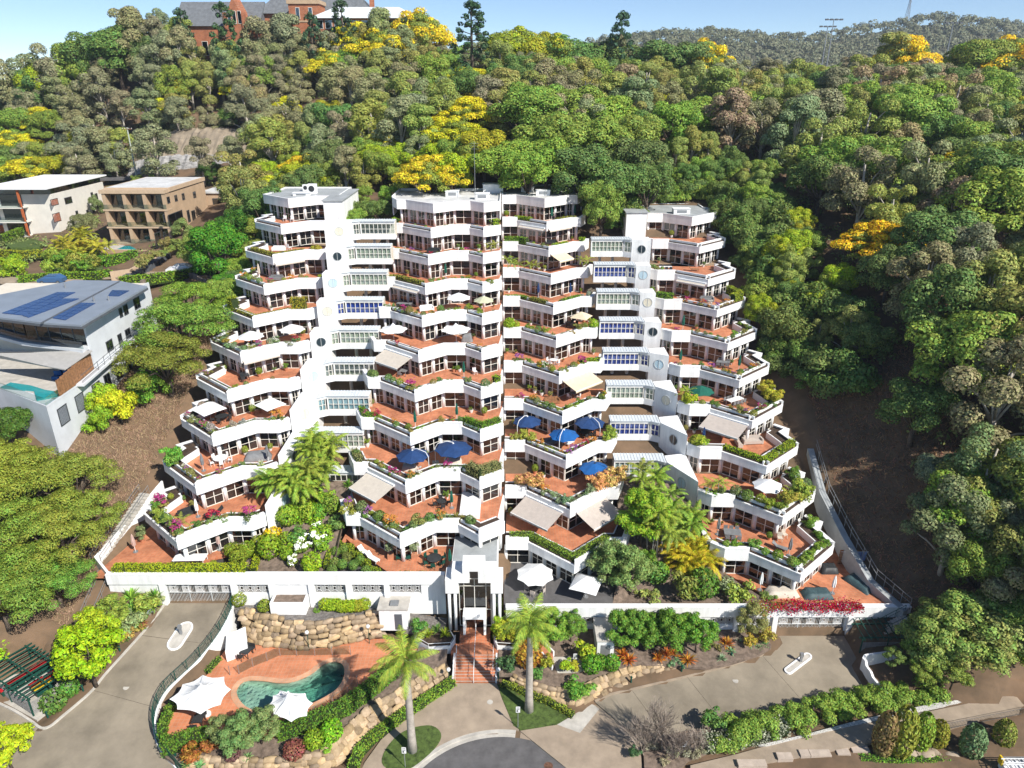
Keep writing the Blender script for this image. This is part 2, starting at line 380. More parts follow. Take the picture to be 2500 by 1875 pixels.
        return mb.mesh('branches', 'twig'), None, H
M['twig'] = mat('twig', (.34, .28, .23), .9, .2)
TREES = {}
def tree_proto(kind, v):
    if (kind, v) not in TREES: TREES[kind, v] = make_tree(kind, v + 11)
    return TREES[kind, v]
def tree(kind, loc, h, label, color, cat='tree', group=None, name=None, v=None, wide=1, rz=None):
    v = random.randrange(3) if v is None else v
    tr, cr, H = tree_proto(kind, v); s = h / H
    e = thing(name or 'tree', loc, label, cat, group, random.uniform(0, 6.28) if rz is None else rz); e.scale = (s * wide, s * wide, s)
    link('trunk' if cr else 'branches', tr, e)
    if cr:
        c = link('crown', cr, e); c.color = (*[min(1, q * random.uniform(.88, 1.12)) for q in color], 1)
        if name == 'flowering_tree': c.name = 'blossom'; g = link('foliage', tree_proto(kind, (v + 1) % 3)[1], e); g.color = (.15, .185, .03, 1); g.scale = (.86, .86, .93)
    return e
G_GUM, G_GREEN, G_DARK, G_LIME, G_OLIVE, G_YEL, G_BROWN, G_GOLD, G_FEATH = (.125, .135, .065), (.085, .16, .02), (.045, .095, .02), (.17, .25, .012), (.15, .165, .03), (.38, .345, .015), (.17, .14, .07), (.46, .33, .012), (.15, .19, .025)
# shrubs (unit size about 1 m, foot at z=0)
def make_shrub(kind, seed):
    r = np.random.default_rng(seed); rr = random.Random(seed); U = rr.uniform
    if kind == 'ball':
        n = 900; d = r.normal(size=(n, 3)); d /= np.linalg.norm(d, axis=1, keepdims=True); bump = 1 + .06 * np.sin(d[:, :1] * 7 + seed) * np.cos(d[:, 1:2] * 6)
        p = d * .5 * bump * r.uniform(.88, 1.03, (n, 1)) + np.array([0, 0, .5]); return cards('leaves', p, d + r.normal(size=(n, 3)) * .45, .1, seed=seed)
    if kind == 'cone':
        n = 1500; t = r.random(n); a = r.random(n) * 6.283; R_ = .34 * np.sqrt(np.clip(np.sin(np.pi * (t * .86 + .1)), 0, 1)) * r.uniform(.85, 1.05, n)
        p = np.stack([R_ * np.cos(a), R_ * np.sin(a), t], 1); d = np.stack([np.cos(a), np.sin(a), (t - .4)], 1); return cards('leaves', p, d + r.normal(size=(n, 3)) * .5, .075, seed=seed)
    if kind == 'loose':
        cl = [(0, 0, .45, .3)] + [(U(-.36, .36), U(-.36, .36), U(.25, .75), U(.14, .26)) for _ in range(11)]
        p, q = blob_points(cl, 800, seed, shell=.5); p[:, 2] = np.maximum(p[:, 2], .03); return cards('leaves', p, q, .1, 1.8, seed=seed)
    if kind == 'low':
        cl = [(U(-.45, .45), U(-.45, .45), U(.1, .26), U(.12, .22)) for _ in range(13)]
        p, q = blob_points(cl, 600, seed, shell=.4); p[:, 2] = np.maximum(p[:, 2], .02); return cards('leaves', p, q, .085, 1.6, seed=seed)
    if kind == 'spiky':
        V = []
        for i in range(46):
            a = U(0, 6.28); e = U(.25, 1.45); L_ = U(.42, .62); d = Vector((math.cos(a) * math.cos(e), math.sin(a) * math.cos(e), math.sin(e))); s = Vector((-math.sin(a), math.cos(a), 0)) * .032
            b = Vector((0, 0, .05)); m_ = b + d * L_ * .55; t = b + d * L_ + Vector((0, 0, -.1 * math.cos(e)))
            V += [b - s * .7, b + s * .7, m_ + s, m_ - s, m_ - s, m_ + s, t + s * .1, t - s * .1]
        return quads('leaves', np.array([tuple(q) for q in V]), 'leaf')
    if kind == 'fern':
        V = frond_quads(14, .62, .1, 12, seed, droop=.5, el=(.35, 1.0)); return quads('leaves', V, 'leaf')
    if kind == 'petals':
        cl = [(U(-.38, .38), U(-.38, .38), U(.35, .85), U(.1, .2)) for _ in range(12)]
        p, q = blob_points(cl, 320, seed, shell=.8, low=0); return cards('flowers', p, q, .085, 1.1, 'flower', seed)
def frond_quads(nf, L_, wid, nl, seed, droop=.8, el=(.2, 1.2), z0=0, center=(0, 0), leafw=.03):
    rr = random.Random(seed); V = []
    for i in range(nf):
        a = i * 2.399 + rr.uniform(-.2, .2); e = el[0] + (el[1] - el[0]) * ((i + .5) / nf) + rr.uniform(-.12, .12); L = L_ * rr.uniform(.85, 1.1)
        h = Vector((math.cos(a), math.sin(a), 0)); sd = Vector((-math.sin(a), math.cos(a), 0)); pts = []
        p = Vector((center[0], center[1], z0)); ang = e; m_ = 10
        for j in range(m_ + 1):
            pts.append(p.copy()); p = p + (h * math.cos(ang) + Vector((0, 0, math.sin(ang)))) * (L / m_); ang -= droop * 2 / m_ * (.4 + j / m_)
        for j in range(m_):
            q0, q1 = pts[j], pts[j + 1]; s = sd * .018 * L_ ** .5; V += [q0 - s, q0 + s, q1 + s, q1 - s]
        for j in range(nl):
            t = .12 + .86 * j / nl; f = t * m_; k = min(m_ - 1, int(f)); b = pts[k].lerp(pts[k + 1], f - k); d = (pts[k + 1] - pts[k]).normalized(); ll = wid * L_ * math.sin(math.pi * min(1, .22 + .8 * t)) ** .6
            for sg in (-1, 1):
                tip = b + (sd * sg * .8 + d * .65 + Vector((0, 0, -.35 - rr.random() * .35))).normalized() * ll; wv = d * leafw * L_
                mid = b.lerp(tip, .5) + Vector((0, 0, .06 * ll)); V += [b - wv * .6, b + wv * .6, mid + wv * .8, mid - wv * .8, mid - wv * .8, mid + wv * .8, tip + wv * .2, tip - wv * .2]
    return np.array([tuple(q) for q in V])
SHRUB = {}
def shrub_mesh(kind, v):
    if (kind, v) not in SHRUB: SHRUB[kind, v] = make_shrub(kind, v * 17 + 3)
    return SHRUB[kind, v]
def shrub(kind, loc, size, label, color, cat='shrub', group=None, name='shrub', flowers=None, tall=1, wide=1):
    v = random.randrange(3)
    if flowers:
        o = thing(name, loc, label, cat, group, random.uniform(0, 6.28)); o.scale = (size * wide, size * wide, size * tall)
        a = link('foliage', shrub_mesh(kind, v), o); a.color = (*[q * random.uniform(.85, 1.15) for q in color], 1)
        b = link('flowers', shrub_mesh('petals', v), o); b.color = (*flowers, 1); b['kind'] = 'stuff'
        return o
    o = link(name, shrub_mesh(kind, v)); o.location = loc; o.scale = (size * wide, size * wide, size * tall); o.rotation_euler[2] = random.uniform(0, 6.28)
    o.color = (*[min(1, q * random.uniform(.85, 1.15)) for q in color], 1)
    return tag(o, label, cat, group)
def hedge(line, width, height, zf, label, color, size=.16, dens=70, name='hedge', cat='hedge', group=None, rough=.05, shape=1):
    """clipped hedge: a dark core and leaves over its faces"""
    r = np.random.default_rng(len(line) * 13 + int(abs(line[0][0]) * 10)); line = [(p[0], p[1]) for p in line]
    f = zf if callable(zf) else (lambda x, y: zf)
    e = thing(name, (line[0][0], line[0][1], f(*line[0])), label, cat, group); core = MB()
    A = offset(line, width * .42); B = offset(line, -width * .42)
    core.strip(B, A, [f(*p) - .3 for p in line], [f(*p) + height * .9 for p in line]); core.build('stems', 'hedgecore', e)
    pos = []; nrm = []; W = width / 2
    for i in range(len(line) - 1):
        a = np.array(line[i]); b = np.array(line[i + 1]); d = b - a; L_ = np.linalg.norm(d) + 1e-6; d = d / L_; nn = np.array([-d[1], d[0]])
        k = max(6, int(L_ * (width + 2 * height) * dens)); s = r.random(k) * (L_ + W * .6) - W * .3; u = r.random(k) * (width + 2 * height)
        side = u < height; top = (u >= height) & (u < height + width)
        off = np.where(side, -W, np.where(top, u - height - W, W)); hh = np.where(side, u, np.where(top, height, u - height - width))
        xy = a[None] + s[:, None] * d + off[:, None] * nn; z0 = np.array([f(*q) for q in xy]) if callable(zf) else zf
        p = np.concatenate([xy, (z0 + hh)[:, None]], 1) + r.normal(size=(k, 3)) * rough * np.array([1, 1, .8])
        n3 = np.where(top[:, None], np.array([[0, 0, 1.]]), np.concatenate([np.where(side, -1, 1)[:, None] * nn[None], np.zeros((k, 1))], 1))
        pos.append(p); nrm.append(n3 + r.normal(size=(k, 3)) * .5)
    pos = np.concatenate(pos); nrm = np.concatenate(nrm); wl = world_loc(e)
    o = link('leaves', cards('leaves', pos - np.array(wl), nrm, size, 1.5, 'leaf', 5), e); o.color = (*color, 1)
    return e
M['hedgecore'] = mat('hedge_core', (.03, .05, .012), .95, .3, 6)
PALM = {}
def palm(loc, th, label, color=(.1, .17, .03), nf=18, L_=3.4, rad=.26, name='palm_tree', cat='palm', group=None, lean=(0, 0), royal=False, v=0, nl=34, trunks=1, spread=.5, droop=.95):
    e = thing(name, loc, label, cat, group); rr = random.Random(int(loc[0] * 77 + loc[1] * 13) + v)
    for t in range(trunks):
        a = 6.28 * t / trunks + rr.random(); sp = spread * (trunks > 1); bx, by = sp * .35 * math.cos(a), sp * .35 * math.sin(a); tx, ty = lean[0] + sp * 1.6 * math.cos(a) * rr.uniform(.5, 1.2), lean[1] + sp * 1.6 * math.sin(a) * rr.uniform(.5, 1.2); h = th * (1 if trunks == 1 else rr.uniform(.6, 1.05))
        mb = MB(); pts = [(bx + (tx - bx) * (i / 6) ** 1.4, by + (ty - by) * (i / 6) ** 1.4, h * i / 6 - (.2 if i == 0 else 0)) for i in range(7)]
        mb.tube(pts, [rad * q for q in ((1.35, 1.1, 1.0, .98, .92, .82, .7) if royal else (1.1, 1, .95, .9, .85, .8, .7))], 9); mb.v = [(x + loc[0], y + loc[1], z + loc[2]) for x, y, z in mb.v]
        mb.build('trunk', 'palmbark', e, True)
        if royal:
            cs = MB().lathe([(rad * .72, 0), (rad * .85, .3), (rad * .6, 1.2), (rad * .3, 1.6)], (loc[0] + pts[-1][0], loc[1] + pts[-1][1], loc[2] + h - .1), 9); cs.build('crownshaft', 'crownshaft', e, True)
        zt = h + (1.2 if royal else .05); key = (nf if trunks == 1 else max(8, nf // 2), L_, nl, droop, t % 3)
        if key not in PALM: PALM[key] = quads('fronds', frond_quads(key[0], L_, .22, nl, t % 3 + 5, droop=droop, el=(-.25, 1.35), leafw=.012 if royal else .022), 'leaf')
        o = link('fronds', PALM[key], e); o.location = (pts[-1][0], pts[-1][1], zt); o.rotation_euler[2] = rr.random() * 6.28; o.color = (*[q * rr.uniform(.85, 1.15) for q in color], 1)
    return e
M['crownshaft'] = mat('crownshaft', (.16, .24, .06), .6, .15)
# ------------------------------------------------------------------ terrain
LD = lambda x, y: float(np.interp(y, [44, 50, 56, 60, 64], [.45, 1.0, 2.2, 3.2, 4.0]))     # left driveway height
RD = lambda x, y: float(np.interp(y, [49, 62], [.06, 1.1]))                                 # right driveway height
PZ = lambda x, y: float(np.interp(y, [50, 56.5], [.1, .3]))                                 # entry path height
DECK = 1.5
ctrl = np.array([
    # front
    (-80, 30, 1), (-55, 40, 1), (-45, 46, .8), (-20, 42, .2), (0, 30, -.1), (0, 44, -.1), (20, 44, .2), (30, 46, .8), (45, 48, 1.6), (70, 45, 3), (100, 40, 6),
    (-48, 52, 1.5), (-44, 56, 2.4), (-42.5, 60, 3.3), (-46, 62, 4.5), (-60, 55, 5), (-75, 60, 10), (-100, 60, 14),
    (-22, 52, 1.3), (-15, 56, 1.3), (-10, 52, .3), (-12, 62.5, 3.0), (-24, 63, 3.8), (-24, 60.4, 1.8),
    (3, 58, 1.3), (8, 56, 1.0), (10, 61, 1.6), (18, 60.5, 1.5), (2, 54, .3), (24, 60, 1.2), (-1, 61, 1.6),
    (30, 52, .5), (40, 55, .9), (46, 57, 3.2), (55, 58, 5), (52, 50, 2), (70, 60, 9),
    # under the towers
    (-45, 66, 7.0), (-30, 66, 7.0), (-10, 66, 7.0), (8, 65, 3.9), (30, 65, 3.9), (42, 64, 4.2),
    (-38, 80, 10.5), (0, 80, 10.5), (32, 80, 10.5), (-38, 100, 19), (0, 100, 19), (32, 100, 19), (-38, 120, 26), (0, 124, 30), (30, 122, 29), (0, 138, 36), (-38, 136, 31), (32, 136, 33), (30, 148, 37),
    # left bank
    (-47, 72, 8.5), (-48, 84, 13.5), (-49, 94, 17.5), (-54, 76, 14), (-58, 86, 18), (-60, 100, 20), (-75, 80, 19), (-90, 85, 20), (-48, 110, 22), (-58, 118, 22.5),
    (-65, 133, 24.5), (-83, 157, 25.5), (-110, 150, 25), (-105, 175, 27), (-70, 172, 30), (-50, 160, 33), (-130, 170, 24), (-50, 140, 29),
    (-80, 205, 36.5), (-110, 215, 37), (-60, 200, 37.5), (-140, 220, 34), (-90, 232, 46),
    # hill behind
    (-40, 200, 45), (-10, 170, 44), (20, 170, 43), (60, 170, 43), (-40, 240, 59), (-90, 258, 63), (-115, 255, 66), (-140, 260, 56), (-190, 260, 45), (-12, 236, 57), (8, 235, 53), (40, 220, 49), (90, 200, 46), (130, 210, 48),
    (0, 280, 54), (-60, 290, 62), (80, 270, 52), (150, 270, 53), (-150, 320, 50), (200, 280, 52), (0, 360, 50), (150, 400, 48), (-200, 420, 40), (220, 200, 49),
    # right slope
    (41, 72, 7.5), (41, 84, 12.5), (41, 96, 17.5), (42, 108, 23), (50, 66, 9), (54, 76, 17), (56, 88, 24), (58, 100, 29), (54, 118, 30.5), (48, 130, 33), (70, 80, 22), (75, 100, 31), (80, 130, 38), (100, 80, 25), (110, 120, 36), (120, 160, 43), (140, 100, 32)], float)
_c = ctrl[:, :2]; _d = np.linalg.norm(_c[:, None] - _c[None], axis=2); _n = len(ctrl)
_A = np.zeros((_n + 3, _n + 3)); _A[:_n, :_n] = _d - .6 * np.eye(_n) * 0; _A[:_n, _n] = 1; _A[:_n, _n + 1:] = _c; _A[_n, :_n] = 1; _A[_n + 1:, :_n] = _c.T
_w = np.linalg.solve(_A, np.concatenate([ctrl[:, 2], [0, 0, 0]]))
def terrain0(x, y):
    q = np.stack([np.asarray(x, float).ravel(), np.asarray(y, float).ravel()], 1)
    out = np.empty(len(q))
    for i in range(0, len(q), 4000):
        d = np.linalg.norm(q[i:i + 4000, None] - _c[None], axis=2)
        out[i:i + 4000] = d @ _w[:_n] + _w[_n] + q[i:i + 4000] @ _w[_n + 1:]
    return out
SURF = []                                                # paved surfaces: the ground is kept under them
def inside(poly, X, Y):
    poly = np.asarray([p[:2] for p in poly]); r = np.zeros(len(X), bool); n = len(poly)
    for i in range(n):
        x0, y0 = poly[i]; x1, y1 = poly[(i + 1) % n]
        c = ((y0 > Y) != (y1 > Y)) & (X < (x1 - x0) * (Y - y0) / (y1 - y0 + 1e-12) + x0); r ^= c
    return r
def terrain(x, y):
    X = np.asarray(x, float).ravel(); Y = np.asarray(y, float).ravel(); z = terrain0(X, Y)
    for poly, zf in SURF:
        m = inside(poly, X, Y)
        if m.any(): z[m] = np.minimum(z[m], np.array([zf(a, b) for a, b in zip(X[m], Y[m])]) - .18)
    return z
def TZ(x, y): return float(terrain([x], [y])[0])
def surface(name, poly, zf, m, spacing=1.6, thick=.0, lower=True):
    """a paved or planted sheet that follows zf, with its edge turned down"""
    poly = [(p[0], p[1]) for p in poly]; f = zf if callable(zf) else (lambda x, y: zf)
    if lower: SURF.append((poly, f))
    xs = [p[0] for p in poly]; ys = [p[1] for p in poly]; n = len(poly)
    gx, gy = np.meshgrid(np.arange(min(xs), max(xs), spacing), np.arange(min(ys), max(ys), spacing)); gx = gx.ravel(); gy = gy.ravel()
    k = inside(poly, gx, gy); pts = [Vector(p) for p in poly] + [Vector(p) for p in zip(gx[k], gy[k])]
    r = geo.delaunay_2d_cdt(pts, [(i, (i + 1) % n) for i in range(n)], [], 1, 1e-4)
    mb = MB(); V = [(p.x, p.y, f(p.x, p.y)) for p in r[0]]; mb.add(V, [tuple(q) for q in r[2]])
    if thick:
        for i in range(n):
            a, b = poly[i], poly[(i + 1) % n]
            mb.add([(*a, f(*a)), (*b, f(*b)), (*b, f(*b) - thick), (*a, f(*a) - thick)], [(0, 1, 2, 3)])
    o = mb.build(name, m)
    return structure(o)

# ------------------------------------------------------------------ the terraced towers
ZB = lambda k: 37.1 - 3 * k            # underside of the white band of level k
FL = lambda k: ZB(k) + .45             # terrace floor of level k
PAR = 1.64
def lin(a, b): return lambda k: (a[0] + b[0] * k, a[1] + b[1] * k)
def prowL(k): return {0: (-40.3, 130.6), 1: (-39.3, 121.6), 2: (-38.1, 112.0)}.get(k, (-37.7 + .1 * (k - 3), 105.0 - 6.58 * (k - 3)))
def prowR(k): return {1: (32.4, 129.2), 2: (31.9, 120.2), 3: (31.1, 110.0)}.get(k, (31.1 + .11 * (k - 4), 103.4 - 6.62 * (k - 4)))
prowCL = lin((-13.6, 124.9), (.13, -6.57)); prowCR = lin((5.9, 130.9), (.11, -6.57))
POLY = {
    'L': [(-4.9, 11.0), (-6.4, 9.6), (-5.3, 8.6), (-6.3, 5.6), (0, 0), (4.25, 3.7), (7.05, 3.7), (8.35, 4.8)],
    'CL': [(-8.3, 7.6), (-7.0, 4.5), (-5.3, 4.45), (0, 0), (3.65, 3.1), (6.25, 3.1), (8.7, .95), (11.6, 3.0)],
    'CR': [(-7.75, 4.5), (-5.1, 4.45), (0, 0), (4.6, 4.2), (6.3, 4.2), (7.4, 7.0)],
    'R': [(-8.7, 5.2), (-7.3, 4.0), (-4.5, 3.9), (0, 0), (5.8, 5.2), (4.9, 8.4), (6.1, 9.4), (4.6, 11.0)]}
TRAY = {'L': {3: .6}, 'CL': {2: .4, 5: .35}, 'CR': {1: .45}, 'R': {2: .45, 3: .5}}        # bands with a lower outer lip
GLZ = {'L': (3, 8), 'CL': (1, 8), 'CR': (0, 5), 'R': (0, 5)}
TOW = {
    'L': dict(prow=prowL, k0=0, k1=9, nick='tower beside the grey house', label='white terraced apartment tower stepping down beside the brown grassy bank'),
    'CL': dict(prow=prowCL, k0=0, k1=9, nick='tower over the clipped garden', label='white terraced apartment tower standing over the clipped ball garden'),
    'CR': dict(prow=prowCR, k0=0, k1=10, nick='tower right of the roof mast', label='white terraced apartment tower with blue umbrellas and taupe awnings on its lower terraces'),
    'R': dict(prow=prowR, k0=1, k1=10, nick='tower beside the dark slope', label='white terraced apartment tower beside the bare dark slope')}
TOW['CR']['nick'] = 'tower with the taupe awnings'
ORD = ['roof', 'first', 'second', 'third', 'fourth', 'fifth', 'sixth', 'seventh', 'eighth', 'ninth', 'tenth', 'ground']
def tier_words(tw, k):
    i = k - TOW[tw]['k0']
    return ('ground terrace' if k > TOW[tw]['k1'] else ORD[i] + ' terrace down') + ', ' + TOW[tw]['nick']
def at(tw, k, pts): x, y = TOW[tw]['prow'](k); return [(x + a, y + b) for a, b in pts]
CUR = {}
def window_bay(root, a, b, z0, z1, style=None, nm=2, tr=.45, name='window', glass='glass'):
    """one glazed bay: frame with mullions and a transom, its pane, often a curtain"""
    a = Vector((a[0], a[1], 0)); b = Vector((b[0], b[1], 0)); d = (b - a); Ln = d.length; d.normalize(); n = Vector((-d.y, d.x, 0))
    mb = MB(); t = .07; q = lambda s, z, o=0: (a + d * s + n * o + Vector((0, 0, z)))
    for z in (z0 + .05, z1 - .04): mb.bar(q(0, z), q(Ln, z), .1, .09)
    mb.bar(q(.07, z0 + (z1 - z0) * tr), q(Ln - .07, z0 + (z1 - z0) * tr), .08, .06)
    for i in range(nm + 1):
        s = min(max(Ln * i / nm, .035), Ln - .035); mb.bar(q(s, z0 + .09), q(s, z1 - .08), .09, .075, up=n)
    f = mb.build(name, 'frame', root)
    g = MB().strip([q(.02, 0, .0)[:2], q(Ln - .02, 0, .0)[:2]], [q(.02, 0, .02)[:2], q(Ln - .02, 0, .02)[:2]], z0 + .03, z1 - .03).build('pane', glass, f)
    st = style if style is not None else random.choices(['none', 'curtain', 'curtain_w', 'half', 'halfw', 'curtain_b'], [3.4, 2.4, 2.4, 2, 2.2, .6])[0]
    if st != 'none':
        c = MB(); s0, s1 = (.06, Ln - .06)
        if st.startswith('half'): s0, s1 = random.choice([(.06, Ln * .4), (Ln * .55, Ln - .06)])
        m_ = max(3, int((s1 - s0) / .17)); A = [q(s0 + (s1 - s0) * i / m_, 0, .16 + .05 * (i % 2))[:2] for i in range(m_ + 1)]; B = [(p[0] + n.x * .02, p[1] + n.y * .02) for p in A]
        c.strip(A, B, z0 + .03, z1 - .05); c.build('curtain', {'half': 'curtain', 'halfw': 'curtain_w'}.get(st, st), f)
    return f
def build_tower(tw):
    T = TOW[tw]; pr = T['prow']; k0, k1 = T['k0'], T['k1']; x0, y0 = pr(k1)
    root = thing('apartment_tower', (x0, y0 + 6, FL(k1 + 1)), T['label'], 'building', 'towers of the terraced apartment complex')
    poly = POLY[tw]; CUR[tw] = root; flip = tw == 'R'
    xl, xr = poly[0][0], poly[-1][0]
    for k in range(k0, k1 + 1):
        A = at(tw, k, poly); B = offset(A, .2); zb = ZB(k); top = zb + PAR
        roof = k == k0; back = pr(k)[1] + ((17.5 if tw[0] == 'C' else 15) if roof else 12.5)
        tr = {} if roof else TRAY[tw]
        mb = MB(); mb.strip(A, B, zb, top, hs=[zb + 1.12 if i in tr else top for i in range(len(A) - 1)])
        for i, wd in tr.items():                                        # the inner, higher wall behind the lip
            C = offset(A[i:i + 2], wd); D = offset(A[i:i + 2], wd + .18); mb.strip(C, D, zb + .9, top - .003)
            mb.strip(offset(A[i:i + 2], .19), C, zb + .85, zb + .95)
        mb.build('parapet', 'white', root)
        hs_ = [zb + 1.12 if i in tr else top for i in range(len(A) - 1)]; cp = MB(); o1 = offset(A, -.03); o2 = offset(A, .24 if roof else .55)
        for i in range(len(A) - 1): cp.strip(o1[i:i + 2], o2[i:i + 2], hs_[i] - .028, hs_[i] + .03)
        cp.build('coping', 'white2', root)
        inner = offset(A, .19)
        slab = inner + [(inner[-1][0], back), (inner[0][0], back)]
        MB().prism(slab, zb + .01, zb + (.35 if not roof else .9)).build('slab', 'soffit', root)
        if roof:
            f = MB(); f.prism(slab, zb + .9, zb + 1.5); f.build('roof', 'roofwhite' if tw[0] == 'C' else 'roofgrey', root)
            S = [(A[-1][0], A[-1][1]), (A[-1][0], back), (A[0][0], back), (A[0][0], A[0][1])]
            MB().strip(S, offset(S, .2), zb - 1.6, top + (.25 if tw[0] == 'C' else .1)).build('roof_upstand', 'white', root)
        else:
            pw = 1.35 if k < 7 else 1.65
            if k == k0 + 1: pw = 1.0
            C = offset(A, pw); D = offset(A, pw + .14); z = FL(k)
            MB().strip(C, D, z - .1, z + .92).build('planter_wall', 'white2', root)
            E0 = offset(A, .2)
            MB().strip(E0, offset(A, pw + .01), z - .1, z + .85).build('planter_soil', 'soil', root)
            G = at(tw, k - 1, poly); G = offset(G, .95)
            g0, g1 = GLZ[tw]; W = G[g0:g1]
            fl = offset(A, pw + .13) + [(inner[-1][0], back), (inner[0][0], back)]
            MB().prism(fl, zb + .36, z).build('terrace_floor', 'tile', root)
            RF = W + [(W[-1][0], back - .3), (W[0][0], back - .3)]
            MB().prism(RF, z - .02, z + .012).build('room_floor', 'roomfloor', root)
        # the storey below this band (level k+1) : glazing, columns, walls
        G = offset(A, .95); g0, g1 = GLZ[tw]; W = G[g0:g1]; fz = FL(k + 1); cz = zb + .01
        for i in range(len(W) - 1):
            a = Vector(W[i]); b = Vector(W[i + 1]); Ln = (b - a).length; nb = max(1, round(Ln / 2.5)); d = (b - a) / nb; dn = d.normalized()
            for j in range(nb):
                p = a + d * j; q = p + d; ga = .22 if (i or j) and not (tw == 'CR' and i == 2 and j == 0) else .05
                gb = .22 if not (tw == 'CR' and i == 1 and j == nb - 1) else .05
                window_bay(root, p + dn * ga, q - dn * gb, fz, cz)
                if ga > .1 or (i == 0 and j == 0):
                    MB().cyl(p - Vector((-dn.y, dn.x)) * .04, .215, fz - .02, cz + .02, 10).build('column', 'white', root, True)
        MB().cyl(W[-1], .215, fz - .02, cz + .02, 10).build('column', 'white', root, True)
        bk = min(back - .3, W[0][1] + 6)
        MB().strip([W[-1], (W[-1][0], back - .05)], offset([W[-1], (W[-1][0], back - .05)], .22), fz - .4, cz).build('side_wall', 'white', root)
        MB().strip([(W[0][0], back - .05), W[0]], offset([(W[0][0], back - .05), W[0]], .22), fz - .4, cz).build('side_wall', 'white', root)
        by = max(p[1] for p in W) + 3.2
        MB().box(W[0][0] + .3, W[-1][0] - .3, by, by + .15, fz, cz).build('room_wall', 'roomwall', root)
    return root
for tw in POLY: build_tower(tw)
st_ = CUR['R']
MB().box(20.6, 24.3, 129.5, 143, 26, 36.4).build('stair_tower', 'white', st_); MB().box(20.4, 24.5, 129.3, 143.2, 36.4, 36.6).build('stair_tower_roof', 'roofgrey', st_)
MB().box(-33.5, -30.2, 128.5, 143, 30, 38.6).build('stair_tower', 'white', CUR['L']); MB().box(-33.7, -30.0, 128.3, 143.2, 38.6, 38.8).build('stair_tower_roof', 'roofgrey', CUR['L'])
# the hillside is cut away under the buildings
SURF.append(([(-45.5, 66), (-45.5, 112), (-46, 122), (-47, 146), (-30, 146), (-1, 150), (14, 150), (24, 146), (40, 146), (41, 122), (40, 100), (39.5, 66)], lambda x, y: min(36.0, 4.2 + .42 * (y - 66))))

M['palegrey'] = mat('pale_grey_paint', (.5, .51, .5), .5, .05)
